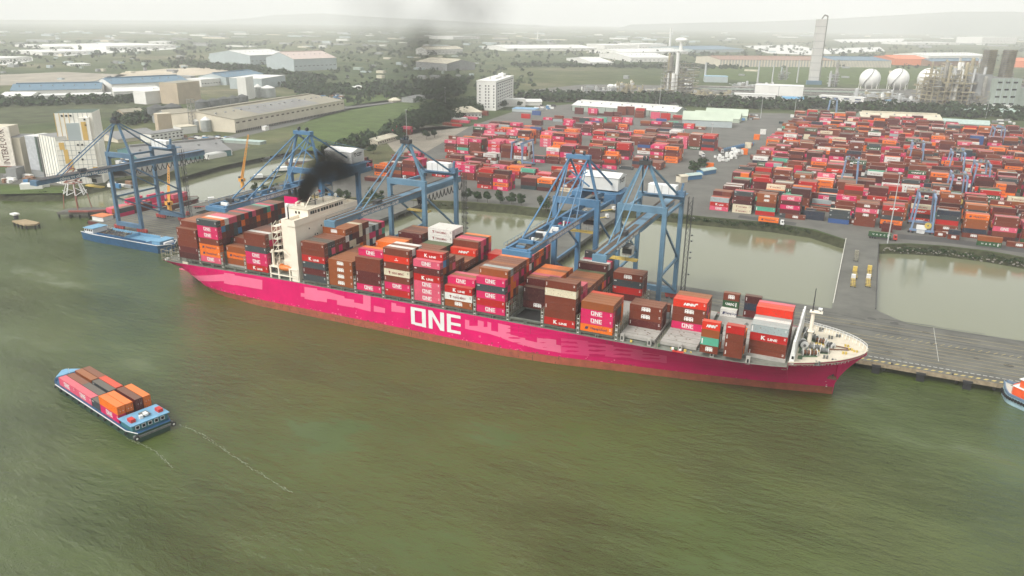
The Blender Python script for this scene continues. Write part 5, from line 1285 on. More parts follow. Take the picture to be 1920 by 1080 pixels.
# wake
FOAM = mat("foam_white", (0.24,0.27,0.17), .5, var=.3, scale=2)
def wake(pts, w_, label):
    mb = MB(); rr = random.Random(len(pts))
    P = [Vector((*at(a, b, 0), 0)) for a, b in pts]
    for a, b in zip(P, P[1:]):
        l = (b-a).length; k = int(l/.35); d = (b-a).normalized(); nn = Vector((-d.y, d.x, 0))
        for i in range(k):
            if rr.random() < .12: continue
            p = a+d*(i*.35)+nn*rr.gauss(0, w_); s = rr.uniform(.04,.16); e = rr.uniform(.2,1.0)
            mb.add([(p.x-d.x*e, p.y-d.y*e, .035),(p.x+nn.x*s, p.y+nn.y*s, .035),(p.x+d.x*e, p.y+d.y*e, .035),(p.x-nn.x*s, p.y-nn.y*s, .035)], [(0,1,2,3)], FOAM)
    tag(mb.build("wake_foam"), label, "foam", kind='stuff')
wake([(338,796),(380,815),(430,850),(490,890),(548,925)], .28, "thin white wake trailing behind the river barge, right line")
wake([(240,822),(290,845),(325,878)], .22, "thin white wake below the river barge's stern")
# --- blue hopper barge at the quay
root = empty("hopper_barge", (-408, 43.6, 0)); tag(root, "bright blue empty hopper barge lying under the leftmost crane", "barge")
mb = MB(); Lb = 68; st = hull_mesh(mb, Lb, 13.5, -.5, 4.6, BBLUE, BBLUE, .08, .16); mb.build("hull", root)
mb = MB()
for a, b in zip(st, st[1:]):
    for s in (-1,1): mb.beam((a[0], s*a[1], a[2]+.1), (b[0], s*b[1], b[2]+.1), .3, .3, WPAINT)
mb.build("gunwale", root)
mb = MB(); mb.box(14, 52, -4.9, 4.9, 4.35, 4.5, STEEL); mb.box(13.6, 52.4, 4.9, 5.2, 4.3, 6.0, BLITE); mb.box(13.6,52.4,-5.2,-4.9,4.3,5.6,BBLUE); mb.box(36,36.4,-4.9,4.9,4.3,6.2,BLITE); mb.box(36.4,52,-4.7,4.7,4.5,4.56,BLITE); mb.box(13.6,14,-4.9,4.9,4.3,5.6,MACH); mb.build("hold", root)
mb = MB(); rr = random.Random(2)
for k in range(46): x = rr.uniform(15,35); y = rr.uniform(-4.4,4.2); a = rr.uniform(0,6.28); l = rr.uniform(1,3); mb.beam((x,y,4.6+rr.uniform(0,1.2)),(x+l*math.cos(a),min(4.6,max(-4.6,y+l*math.sin(a))),4.7+rr.uniform(0,1.3)),.25,.25,rr.choice((RUST,STEEL,LASH)))
mb.build("scrap_load", root)
mb = MB(); mb.box(2.5,9.5,-4.6,4.6,4.3,7.0,WPAINT)
for k in range(6): mb.box(2.4,2.5,-4+k*1.4,-3.1+k*1.4,5.4,6.5,GLASS); 
for k in range(4): mb.box(3+k*1.6,4+k*1.6,-4.7,-4.6,5.4,6.5,GLASS)
wv_ = mb.build("wheelhouse", root); mb = MB(); mb.box(2.0,10.2,-5.1,5.1,7.0,7.25,BLITE); mb.build("roof", wv_)
mb = MB(); mb.box(57,63,-4.8,4.8,4.3,6.2,BLITE); mb.box(56.6,63.4,-5.1,5.1,6.2,6.4,BLITE); mb.box(63.5,65,-3,3,4.4,5.6,WPAINT); mb.build("forecastle", root)
# --- red deck barge at the quay's left end with containers and crane
root = empty("feeder_barge", (-425.5, 60, 0), math.pi/2); tag(root, "maroon feeder barge with stacked containers moored behind the leftmost crane", "barge")
DM = mat("barge_maroon", (.16,.03,.03), .5)
mb = MB(); st = hull_mesh(mb, 82, 14.0, -.5, 3.4, DM, DECKM, .10, .10); mb.build("hull", root)
tyres(root, st, 2.0, 1)
mb = MB(); mb.box(3,10,-5,5,3.1,6.0,WPAINT); wv_ = mb.build("wheelhouse", root); mb = MB(); mb.box(2.4,10.6,-5.5,5.5,6.0,6.2,mat("roof_orange",(.62,.20,.07),.7)); mb.build("roof", wv_)
for (yy, ly, tz, c, lg) in [(74,-431,0,'ma',None),(74,-428.4,0,'lp',None),(74,-425.8,0,'ch',None),(74,-423.2,0,'pk',None),(74,-431,1,'lp',None),(74,-428.4,1,'lp',None),(74,-425.8,1,'bo',None),(74,-423.2,1,'ch',None),
                            (88,-431,0,'ma',None),(88,-428.4,0,'ma',None),(88,-425.8,0,'rd',None),(88,-423.2,0,'ma',None),(88,-423.2,1,'ma',None),(88,-428.4,1,'lp',None),(88,-431,2,'pk',None),
                            (103,-431,0,'ma',None),(103,-428.4,0,'pk',None),(103,-425.8,0,'pk',None),(103,-431,1,'rd',None),(103,-428.4,1,'pk',None),(103,-428.4,2,'pk',None),(120,-431,0,'ma',None),(120,-428.4,0,'ma',None),(120,-425.8,0,'rd',None),(120,-425.8,1,'lp',None),(120,-431,1,'pk',None),(120,-428.4,1,'ma',None)]:
    o = (ly+CW, yy)
    ITEMS.append(dict(x=o[0]+1.0, y=o[1]-1, z=3.15+tz*PT, L=CL40, col=c, logo=None, desc=None, grp=None, key=('v',ly,yy,tz), rz=math.pi/2))
YCR = mat("crane_yellow", (.78,.36,.05), .5)
def boomcrane(x, y, z, dx, dy, dz, label, base=5.0):
    root = empty("mobile_crane", (x, y, z)); tag(root, label, "crane")
    mb = MB(); mb.tube((0,0,0),(0,0,base),1.5,1.3,YCR,12); mb.build("pedestal", root)
    mb = MB(); mb.box(-2,2,-1.6,1.6,base,base+2.4,YCR); mb.box(.8,2.2,-1.9,-1.0,base+.4,base+2.2,GLASS); mb.tube((-1.6,-1,base+3),(-1.6,1,base+3),.9,.9,STEEL,10); mb.build("cab", root)
    mb = MB(); a = Vector((0,0,base+1.8)); b = a+Vector((dx,dy,dz)); d = (b-a).normalized(); s = d.cross(Vector((0,0,1))).normalized(); u = s.cross(d)
    for i in (-1,1):
        for j in (-1,1): mb.beam(a+s*i*.8+u*j*.8, b+s*i*.3+u*j*.3, .22, .22, YCR)
    n = 14
    for k in range(n):
        p = a.lerp(b, k/n); q = a.lerp(b, (k+1)/n); wk = .8-.5*k/n
        for i in (-1,1): mb.beam(p+s*i*wk+u*wk, q+s*i*wk-u*wk, .12, .12, YCR); mb.beam(p+s*wk+u*i*wk, q-s*wk+u*i*wk, .12, .12, YCR)
    mb.box(-.5,.5,-.5,.5,base+1.5,base+2.2,YCR); mb.hexa([a+s*.5-u*.5,a-s*.5-u*.5,a-s*.5+u*.5,a+s*.5+u*.5,a.lerp(b,.5)+s*.4-u*.4,a.lerp(b,.5)-s*.4-u*.4,a.lerp(b,.5)-s*.4+u*.4,a.lerp(b,.5)+s*.4+u*.4], YCR)
    mb.build("jib", root)
x, y = at(319, 398, 3.3); boomcrane(x, y, 3.2, -14, 16, 21, "orange yellow crane with a leaning jib aboard the maroon barge")
x, y = at(455, 350, 3.0); boomcrane(x, y, 1.0, 7, 4, 33, "tall orange crane with near vertical lattice jib in the canal", 6)
def work_boat(px, py, ang, L, B, col, dcol, label, cat="boat", house=True, load=None):
    x, y = at(px, py, .5); root = empty("work_boat", (x, y, 0), ang); tag(root, label, cat, None)
    mb = MB(); st = hull_mesh(mb, L, B, -.4, 1.8, col, dcol, .25, .1, sheer=.8); mb.build("hull", root)
    if house:
        mb = MB(); mb.box(L*.12,L*.36,-B*.32,B*.32,1.5,4.0,WPAINT); mb.box(L*.12-.05,L*.12,-B*.25,B*.25,2.8,3.6,GLASS); mb.build("wheelhouse", root)
    if load:
        mb = MB(); mb.box(L*.42,L*.85,-B*.38,B*.38,1.5,3.2,load); mb.build("cargo", root)
    return root
work_boat(385,380, .9, 17, 4.5, MACH, STEEL, "small grey work boat moored behind the maroon feeder barge")
work_boat(470,336, .9, 26, 7, STEEL, DECKM, "dark barge under the second crane's boom in the canal", "barge", True, None)
work_boat(512,322, .9, 34, 9, HULLG, CREAM2, "canal boat with an orange roof behind the second crane", "boat", True, mat("roof_orange",(.62,.20,.07),.7))
work_boat(490,300, 1.2, 22, 5, MACH, STEEL, "small boat beside the canal's green bank")
work_boat(536,306, .5, 24, 7, RUST, STEEL, "rusty boat near the canal's narrow end")
# --- pontoon with little shelter, dolphin and loader
x, y = at(46, 421, 1.5)
root = empty("mooring_dolphin", (x, y, 0), -.1); tag(root, "small tan mooring platform on black piles at the far left", "dolphin")
mb = MB(); mb.prism([(-9,-2.5),(7,-3.5),(11,1),(9,4.5),(-6,4)], 2.2, 3.2, WOODM); mb.build("platform", root)
for (a, b) in [(-7,-2.4),(-2,-2.9),(3,-3.2),(7,-2.8),(10.3,.8),(8.6,4),(-5,3.6)]:
    mb = MB(); mb.tube((a,b,-2),(a,b,2.4),.55,.55,BLAK,8); mb.build("pile", root)
mb = MB(); mb.box(-11.5,-9.2,0,2,3.4,6.0,STEEL); mb.box(-13.5,-8.5,-.8,2.6,6.0,6.9,WPAINT); mb.build("light_hut", root)
x, y = at(150, 398, 2.5)
root = empty("mooring_dolphin", (x, y, 0), .55); tag(root, "grey hexagonal platform with a curved red walkway near the flour mill", "dolphin")
mb = MB(); mb.prism([(-12,-5),(8,-7),(18,-4),(18,4),(4,8),(-8,6)], 2.4, 4.0, CONC3); mb.build("platform", root)
for (a, b) in [(-11,-4.6),(-4,-5.4),(2,-6),(8,-6.4),(14,-5),(17.5,-3.6),(17.5,3.4),(4,7.4),(-7.6,5.4)]:
    mb = MB(); mb.tube((a,b,-2),(a,b,2.5),.6,.6,BLAK,8); mb.build("pile", root)
mb = MB(); pv = None
for (a, b) in [(-4,-6.3),(8,-7.0),(18,-4.8),(26,-1),(34,4),(42,8),(50,12)]:
    if pv: mb.beam((*pv,4.7),(a,b,4.7),1.0,1.1,REDP if False else mat("walkway_red",(.36,.10,.08),.7)); mb.tube((a,b,-2),(a,b,4.2),.4,.4,BLAK,6)
    pv = (a, b)
mb.build("walkway", root)
mb = MB()
for (a, b) in [(24,2),(29,5),(36,10),(41,14)]: mb.box(a-1.6,a+1.6,b-1,b+1,2.2,2.8,STEEL); mb.tube((a-1,b,-2),(a-1,b,2.3),.3,.3,BLAK,6); mb.tube((a+1,b,-2),(a+1,b,2.3),.3,.3,BLAK,6)
mb.build("fender_frame", root)
x, y = at(146, 390, 4.0)
root = empty("ship_loader", (x, y, 4.0)); tag(root, "white and rust red lattice frame standing on the grey mooring platform", "loader")
mb = MB(); RW = mat("loader_rust", (.36,.13,.09), .7)
for k in range(8):
    a = k*math.pi/4; mb.beam((8*math.cos(a),6*math.sin(a),9.5),(4.6*math.cos(a),3.5*math.sin(a),17),.5,.5,WPAINT); mb.beam((8*math.cos(a),6*math.sin(a),9.5),(8*math.cos(a+.78),6*math.sin(a+.78),12),.35,.35,WPAINT)
    if k % 2: mb.beam((8*math.cos(a),6*math.sin(a),9.5),(9.5*math.cos(a),7*math.sin(a),0),.4,.4,RW)
mb.tube((0,0,0),(0,0,17),.6,.6,RW,8); mb.build("lower_frame", root)
mb = MB()
for z in (17,20,23,26):
    s = 4.6-(z-17)*.32
    for i in (-1,1):
        mb.beam((-s,i*s*.7,z),(s,i*s*.7,z),.4,.4,RW); mb.beam((i*s,-s*.7,z),(i*s,s*.7,z),.4,.4,RW); mb.beam((-s,i*s*.7,z),(s*.8,i*s*.6,z+3),.3,.3,RW); mb.beam((i*s,-s*.7,z),(i*s*.8,s*.6,z+3),.3,.3,RW)
mb.build("upper_frame", root)
# --- tug at the right edge
S1, A1, L1 = frame((1880,735), (1990,785), 1.0)
tg = empty("tugboat", (S1.x, S1.y, 0), A1); tag(tg, "tugboat with pale blue hull and orange wheelhouse at the right frame edge", "tugboat")
TUGH = mat("tug_hull_white_blue", (0.38,0.55,0.62), .5, var=.12); TUGO = mat("tug_orange", (.78,.10,.02), .5)
mb = MB(); st = hull_mesh(mb, L1, 10.5, -.4, 3.4, TUGH, mat("tug_deck",(.62,.60,.52),.7), .34, .08, n=20, sheer=1.6); mb.build("hull", tg)
mb = MB()
for a, b in zip(st, st[1:]):
    for s in (-1,1): mb.beam((a[0], s*a[1], a[2]+.3), (b[0], s*b[1], b[2]+.3), .35, .9, mat("tug_bulwark",(.16,.25,.36),.5))
mb.build("bulwark", tg); tyres(tg, st, 2.4, 1)
mb = MB(); mb.box(L1*.30,L1*.74,-3.4,3.4,3.1,6.4,TUGO); mb.prism([(L1*.74,-3.4),(L1*.80,-2),(L1*.80,2),(L1*.74,3.4)],3.1,6.4,TUGO); mb.box(L1*.3,L1*.76,-3.6,3.6,6.4,6.6,WPAINT); dh = mb.build("deckhouse", tg)
mb = MB(); mb.box(L1*.48,L1*.68,-2.5,2.5,6.6,9.4,TUGO); mb.box(L1*.69-.3,L1*.69-.2,-2.2,2.2,7.6,8.8,GLASS); mb.box(L1*.49,L1*.67,-2.56,-2.5,7.6,8.8,GLASS); mb.box(L1*.46,L1*.70,-2.9,2.9,9.4,9.6,WPAINT); mb.build("wheelhouse", tg)
mb = MB(); mb.tube((L1*.56,0,9.6),(L1*.56,0,14),.15,.1,WPAINT,6); mb.beam((L1*.56,-1.5,11.6),(L1*.56,1.5,11.6),.2,.2,WPAINT); mb.beam((L1*.54,-1,12.6),(L1*.6,1,12.8),.2,.2,WPAINT); mb.build("mast", tg)
for s in (-1,1):
    mb = MB(); mb.box(L1*.34,L1*.40,s*2.4-.6,s*2.4+.6,6.6,9.8,TUGO); mb.build("funnel", tg)
# ================================================================== lorries and chassis
CABW = mat("cab_white", (.72,.72,.70), .4, var=.02); CABR = mat("cab_red", (.50,.04,.03), .4, var=.05); CABG = mat("cab_lime", (.35,.45,.06), .4, var=.05)
def lorry(x, y, ang, cabm, label, box=None, boxlabel=None, chm=STEEL, bl=12.19, z=4.08, grp="lorries driving in the port"):
    root = empty("lorry", (x, y, z), ang); tag(root, label, "lorry", grp)
    mb = MB(); mb.box(0, bl+.2, .35, 2.1, 1.0, 1.3, chm); mb.box(bl-.5, bl+3.6, .5, 1.95, .8, 1.1, chm); mb.build("chassis", root)
    mb = MB(); x0 = bl+1.2; mb.hexa([(x0,0,.7),(x0+2.3,0,.7),(x0+2.3,2.44,.7),(x0,2.44,.7),(x0,0.05,3.4),(x0+1.9,.05,3.4),(x0+1.9,2.39,3.4),(x0,2.39,3.4)], cabm); cb = mb.build("cab", root)
    mb = MB(); mb.hexa([(x0+2.12,.2,2.0),(x0+2.22,.2,2.0),(x0+2.22,2.2,2.0),(x0+2.12,2.2,2.0),(x0+1.95,.2,3.1),(x0+2.03,.2,3.1),(x0+2.03,2.2,3.1),(x0+1.95,2.2,3.1)], GLASS); mb.box(x0+.7,x0+1.7,-.01,.03,2.0,2.9,GLASS); mb.build("window", cb)
    for wx in (1.2, 2.5, 3.8, bl-.2, bl+2.6):
        for wy in (0.05, 2.0):
            mb = MB(); mb.tube((wx, wy, .5), (wx, wy+.4, .5), .5, .5, BLAK, 10); mb.build("wheel", root)
    if box:
        ITEMS.append(dict(x=x, y=y, z=z+1.32, L=bl, col=box[0], logo=box[1], desc=boxlabel, grp=None, key=('t', round(x), round(y), 0), rz=ang, fixed=True))
    return root
def P(px, py): return at(px, py, 4.08)
x, y = P(1421, 418); lorry(x, y, -.02, CABW, "lorry with a white cab on the bank road, facing right", ('or','HL'), "with blue lettering, riding on the white cab lorry")
x, y = P(1627, 446); lorry(x, y, -.02, CABR, "lorry with a red cab passing the lamp mast, facing right", ('gn','U4'), "with spaced white capitals, riding on the red cab lorry")
for (px, py, a, cb, bx, lb) in [(1345,283,-1.15,CABW,('br',None),"lorry with brown box and white cab on the yard road"),(1406,298,-1.25,CABW,('br',None),"lorry with brown box coming down the road by the right yard"),(1310,292,-1.0,CABW,('wh',None),"white lorry with a white box beside the dark trees"),
        (1070,420,-2.3,CABG,('pk',None),"lime cabbed lorry with a pink red box on the middle trestle"),(1244,344,-1.9,CABW,None,"white cabbed lorry without load on the apron behind the big crane"),(1255,355,-2.2,CABW,None,"second white cabbed lorry on the apron behind the big crane"),
        (725,340,.8,CABW,None,"white cabbed lorry parked at the left yard corner"),(738,344,.8,CABW,None,"right hand one of two lorries at the left yard corner"),(1253,372,1.0,CABW,('pk',None),"lorry with red box right of the fifth crane's house")]:
    x, y = P(px, py); lorry(x, y, a, cb, lb, bx, ("riding on " + lb[:40].rsplit(' ',1)[0]) if bx else None, bl=6.06 if bx and bx[0] in ('wh',) else 12.19)
def chassis(px, py, ang, m, label, n=1):
    x, y = P(px, py); root = empty("trailer_chassis", (x, y, 4.1), ang); tag(root, label, "trailer", "empty trailers on the trestles")
    mb = MB(); mb.box(0, 12.4, .7, .9, 1.0, 1.3, m); mb.box(0, 12.4, 1.5, 1.7, 1.0, 1.3, m)
    for k in range(6): mb.box(k*2.4, k*2.4+.2, 0, 2.4, 1.0, 1.25, m)
    mb.build("frame", root)
    for wx in (1.5, 3, 4.4):
        for wy in (.1, 1.95): w2 = MB(); w2.tube((wx, wy, .5), (wx, wy+.4, .5), .5, .5, BLAK, 8); w2.build("wheel", root)
    h = MB(); h.box(12.4, 14.2, .2, 2.2, .6, 3.0, CABW if n else m); h.build("headboard" if not n else "tractor_cab", root)
    return root
chassis(1604,541,1.6,YELP,"left of two yellow trailers with white cab near the basin corner"); chassis(1632,541,1.58,YELP,"right of two yellow trailers with white cab near the basin corner"); chassis(1609,492,1.58,LASH,"yellow brown trailer alone at the head of the right trestle", 0)
chassis(1607,525,1.6,YELP,"second yellow trailer parked behind the left one near the basin corner",0); chassis(1634,523,1.58,YELP,"second yellow trailer parked behind the right one near the basin corner",0)
chassis(1108,415,.95,YELP,"yellow trailer on the middle trestle behind the big crane's leg"); chassis(1122,400,.95,YELP,"farther yellow trailer on the middle trestle"); chassis(310,408,.7,BOGR,"red trailer on the quay right of the leftmost crane",0); chassis(362,392,.7,BOGR,"red trailer at the start of the left trestle",0)
# ================================================================== buildings of the far bank and hinterland
W1 = mat("wall_white", (0.74,0.73,0.68), .7, var=.05, scale=.05); W2 = mat("wall_cream", (0.62,0.56,0.44), .8, var=.07, scale=.06); W3 = mat("wall_grey", (0.34,0.35,0.34), .8, var=.10, scale=.06)
W4 = mat("wall_tan", (0.50,0.41,0.29), .8, var=.08, scale=.06); W5 = mat("wall_pale_blue", (0.42,0.48,0.48), .7, var=.05, scale=.05); W6 = mat("wall_sage", (0.36,0.42,0.36), .8, var=.06); W7 = mat("wall_teal", (.10,.26,.27), .7)
R1 = mat("roof_white", (0.68,0.68,0.64), .6, var=.06, scale=.04); R2 = mat("roof_blue", (0.12,0.22,0.30), .6, var=.06); R3 = mat("roof_cream", (0.60,0.55,0.42), .7, var=.10, scale=.08); R4 = mat("roof_grey", (0.27,0.27,0.26), .7, var=.10, scale=.05)
R5 = mat("roof_sage", (0.46,0.53,0.42), .7, var=.07, scale=.05); R6 = mat("roof_khaki", (0.34,0.31,0.23), .8, var=.08, scale=.04); R7 = mat("roof_dark_green", (.10,.15,.12), .8, var=.15); R8 = mat("roof_pale_green", (.42,.52,.47), .7)
ORB = mat("wall_orange", (0.68,0.20,0.08), .7, var=.06); BRN = mat("wall_brown", (.30,.16,.09), .8); PYEL = mat("panel_yellow", (0.68,0.44,0.12), .7, var=.05); RW2 = mat("tower_red", (.45,.10,.08), .7)
PIPE = mat("pipework_grey", (0.34,0.33,0.29), .6, var=.2, scale=.1); PIPE2 = mat("pipework_tan", (0.42,0.37,0.24), .7, var=.2, scale=.1); TANKW = mat("tank_white", (0.78,0.78,0.74), .5, var=.03)
def zat(x, y, py):
    lo, hi = 0.0, 400.0
    for _ in range(40):
        m = (lo+hi)/2
        if proj((x, y, m))[1] > py: lo = m
        else: hi = m
    return lo
def bframe(A, B, z=4.0):
    a = Vector((*at(*A, z), 0)); b = Vector((*at(*B, z), 0)); d = b-a
    return a, math.atan2(d.y, d.x), d.length
def building(name, label, cat_, A, B, depth, topy, wall, roof, style='flat', ridge=3.0, win=None, stripes=None, group=None, h=None, over=.6, back_=False, skyl=None, wm=GLASS, endwin=None, winh=1.3):
    a, ang, L_ = bframe(A, B)
    hh = h if h else max(2.5, zat(a.x, a.y, topy)-4.0)
    root = empty(name, (a.x, a.y, 4.0), ang); tag(root, label, cat_, group)
    D = depth; mb = MB(); mb.box(0, L_, 0, D, -.5, hh, wall, top=(roof if style == 'flat' else wall))
    if style == 'gable':
        for x in (0, L_): mb.add([(x,0,hh),(x,D,hh),(x,D/2,hh+ridge)], [(0,1,2)], wall)
    if style == 'gabley':
        for y in (0, D): mb.add([(0,y,hh),(L_,y,hh),(L_/2,y,hh+ridge)], [(0,1,2)], wall)
    if stripes:
        n, sm, fr = stripes
        for k in range(n): x = L_*k/n; mb.box(x, x+L_/n*fr, -.08, 0, .3, hh-.3, sm)
    mb.build("wall", root)
    mb = MB(); o = over
    if style == 'flat': mb.box(-.3, L_+.3, -.3, D+.3, hh, hh+.5, roof)
    elif style == 'gable':
        mb.hexa([(-o,-o,hh-.2),(L_+o,-o,hh-.2),(L_+o,D/2,hh+ridge-.1),(-o,D/2,hh+ridge-.1),(-o,-o,hh+.1),(L_+o,-o,hh+.1),(L_+o,D/2,hh+ridge+.25),(-o,D/2,hh+ridge+.25)], roof)
        mb.hexa([(-o,D/2,hh+ridge-.1),(L_+o,D/2,hh+ridge-.1),(L_+o,D+o,hh-.2),(-o,D+o,hh-.2),(-o,D/2,hh+ridge+.25),(L_+o,D/2,hh+ridge+.25),(L_+o,D+o,hh+.1),(-o,D+o,hh+.1)], roof)
        if L_ > 60: mb.box(L_*.03, L_*.97, D/2-1.6, D/2+1.6, hh+ridge+.1, hh+ridge+1.6, roof)
        if skyl:
            for k in range(skyl[0]):
                x = L_*(skyl[1]+(skyl[2]-skyl[1])*k/skyl[0]); w_ = L_*(skyl[2]-skyl[1])/skyl[0]*.86
                mb.add([(x,D*.05,hh+ridge*.1+.32),(x+w_,D*.05,hh+ridge*.1+.32),(x+w_,D*.42,hh+ridge*.84+.32),(x,D*.42,hh+ridge*.84+.32)], [(0,1,2,3)], R4)
    elif style == 'gabley':
        mb.hexa([(-o,-o,hh-.2),(L_/2,-o,hh+ridge-.1),(L_/2,D+o,hh+ridge-.1),(-o,D+o,hh-.2),(-o,-o,hh+.1),(L_/2,-o,hh+ridge+.25),(L_/2,D+o,hh+ridge+.25),(-o,D+o,hh+.1)], roof)
        mb.hexa([(L_/2,-o,hh+ridge-.1),(L_+o,-o,hh-.2),(L_+o,D+o,hh-.2),(L_/2,D+o,hh+ridge-.1),(L_/2,-o,hh+ridge+.25),(L_+o,-o,hh+.1),(L_+o,D+o,hh+.1),(L_/2,D+o,hh+ridge+.25)], roof)
    elif style == 'hip':
        r = ridge; e = min(D/2, L_/3); o2 = over+1
        v = [(-o2,-o2,hh),(L_+o2,-o2,hh),(L_+o2,D+o2,hh),(-o2,D+o2,hh),(e,D/2,hh+r),(L_-e,D/2,hh+r)]
        mb.add(v, [(0,1,5,4),(1,2,5),(2,3,4,5),(3,0,4),(0,3,2,1)], roof)
    elif style == 'barrel':
        n = 10; v = []
        for k in range(n+1):
            t = math.pi*k/n; v += [(-.3, D/2-D/2*math.cos(t), hh+ridge*math.sin(t)), (L_+.3, D/2-D/2*math.cos(t), hh+ridge*math.sin(t))]
        mb.add(v, [(2*k, 2*k+1, 2*k+3, 2*k+2) for k in range(n)]+[tuple(range(0,2*n+2,2)), tuple(range(2*n+1,-1,-2))], roof)
    if L_ > 70 and style == 'gable' and hh < 40:
        rv = random.Random(int(L_*7)); nv = int(L_/14)
        for k in range(nv):
            x = L_*(k+.5)/nv+rv.uniform(-2,2); mb.box(x,x+1.6,D*.28,D*.28+1.6,hh+ridge*.5,hh+ridge*.56+1.8,W3)
    mb.build("roof", root)
    if win:
        rows, cols = win[:2]; zf0 = win[2] if len(win) > 2 else .2; zf1 = win[3] if len(win) > 3 else .95
        cnt = 0
        for r in range(rows):
            for c in range(cols):
                if rows*cols <= 96:
                    mb = MB()
                w_ = L_/cols; z0 = hh*(zf0+(zf1-zf0)*(r+.25)/rows)
                mb.box(w_*(c+.25), w_*(c+.75), -.12, -.02, z0, z0+min(winh, hh*(zf1-zf0)/rows*.55), wm)
                if rows*cols <= 96: mb.build("window", root)
    if endwin:
        rows, cols, side = endwin; x = L_ if side > 0 else 0
        for r in range(rows):
            for c in range(cols):
                w_ = D/cols; z0 = hh*(.1+.85*(r+.25)/rows); mb = MB(); xx = (x+.02, x+.12) if side > 0 else (x-.12, x-.02); mb.box(xx[0], xx[1], w_*(c+.3), w_*(c+.68), z0, z0+winh, wm); mb.build("window", root)
    return root, L_, D, hh
# ---- left bank: flour mill
MS = mat("mill_panel", (0.86,0.83,0.74), .7, var=.05, scale=.08); MG = mat("mill_grey", (.42,.44,.42), .7, var=.06)
def mill():
    a, ang, L_ = bframe((118,346), (196,343)); h = zat(a.x, a.y, 214)-4
    root = empty("flour_mill", (a.x, a.y, 4), ang); tag(root, "tall cream and yellow panelled flour mill tower block beside the river", "mill")
    mb = MB(); D = 24
    mb.box(0, L_*.90, 0, D, 0, h*.62, MS, top=R4); mb.box(L_*.04, L_*.93, 5, D+6, h*.55, h, MS, top=R7); mb.box(L_*.90, L_, 2, D-4, 0, h*.58, MS, top=R1)
    mb.box(L_*.30, L_*.62, 3, 5, h*.62, h*.86, W5); mb.box(L_*.62, L_*.86, 2, 5, h*.5, h*.94, MS)
    for k in range(1, 9): mb.box(0, L_*.90, -.1, -.02, h*.62*k/9, h*.62*k/9+.25, MG)
    for k in range(1, 8): mb.box(L_*.90*k/8, L_*.90*k/8+.22, -.13, -.02, 0, h*.62, MG)
    for k in range(0, 8): mb.box(L_*.04+L_*.88*k/8, L_*.04+L_*.88*k/8+.35, 4.85, 4.98, h*.62, h, MG if k > 3 else PYEL)
    mb.build("wall", root)
    for (x0, x1, z0, z1, y) in [(.16,.26,.30,.50,-.2),(.24,.33,.20,.36,-.2),(.66,.78,.55,.88,1.8),(.78,.90,.14,.24,-.2),(.08,.2,.50,.60,-.2)]:
        mb = MB(); mb.box(L_*x0, L_*x1, y, y+.15, h*z0, h*z1, PYEL); mb.build("yellow_panel", root)
    for (x, z, y) in [(.20,.95,4.7),(.30,.95,4.7),(.40,.95,4.7),(.74,.9,1.8),(.74,.82,1.8),(.5,.55,-.2),(.6,.55,-.2),(.5,.44,-.2),(.55,.34,-.2),(.3,.04,-.2),(.42,.04,-.2),(.78,.04,-.2)]:
        mb = MB(); mb.box(L_*x, L_*x+1.3, y, y+.15, h*z, h*z+1.3, GLASS); mb.build("window", root)
    return root
mill()
def block(name, label, cat_, A, B, D, topy, m, roof, ribs=None, ribm=None, group=None):
    a, ang, L_ = bframe(A, B); h = zat(a.x, a.y, topy)-4
    root = empty(name, (a.x, a.y, 4), ang); tag(root, label, cat_, group)
    mb = MB(); mb.box(0, L_, 0, D, 0, h, m, top=roof)
    if ribs:
        for k in range(ribs): x = L_*(k+.5)/ribs; mb.box(x-.25, x+.25, -.25, 0, 0, h, ribm or MG)
    mb.build("wall", root); return root, L_, D, h
block("storage_silo", "white ribbed silo block left of the flour mill tower", "silo", (88,338), (119,346), 30, 252, MS, R4, 6, MG)
block("storage_silo", "cream lower block with horizontal joints in front of the flour mill", "silo", (104,333), (124,340), 8, 264, MS, R1)
r_, L_, D_, h_ = block("storage_silo", "pale corrugated grey slab silo with dark edge left of the white ribbed block", "silo", (61,331), (84,334), 16, 254, W3, R1)
mb = MB(); mb.box(.5, L_-2.4, -.5, -.05, h_*.18, h_, mat("slab_silver", (.50,.52,.54), .5)); mb.box(L_-2.2, L_-.6, -.6, -.05, h_*.16, h_, R7); mb.build("ribbed_panel", r_)
r_, L_, D_, h_ = block("grain_elevator", "cream grain elevator with a tall vertical dark lettered sign at the left edge", "elevator", (16,330), (50,330), 22, 258, W2, R4)
mb = MB(); mb.box(-6, L_*.35+4, -3.0, -1.6, h_*.28, h_*1.28, mat("sign_cream", (.84,.78,.68), .7)); mb.box(-9, L_*.35, -2.8, 4, h_*.26, h_*.28, RW2); mb.box(-9, L_*.35, -1.5, 18, h_*.3, h_*1.27, W2, top=R3); sg = mb.build("sign_board", r_)
mb = MB(); put_text(mb, "INTERFLOUR", (L_*.35+.5, -3.1, h_*.33), (0,0,1), (-1,0,0), h_*.90, 5.0, mat("sign_letter", (.16,.07,.05), .7), .01); mb.build("lettering", sg)
block("mill_office", "low white riverside hut with small windows below the flour mill", "building", (38,356), (80,354), 7, 346, W1, R1)
block("mill_shed", "small white open roofed shed beside the riverside hut", "shed", (80,352), (94,350), 6, 344, W1, R1)
block("conveyor_house", "grey conveyor house beneath the grain elevator", "building", (14,337), (33,337), 12, 316, W3, R4)
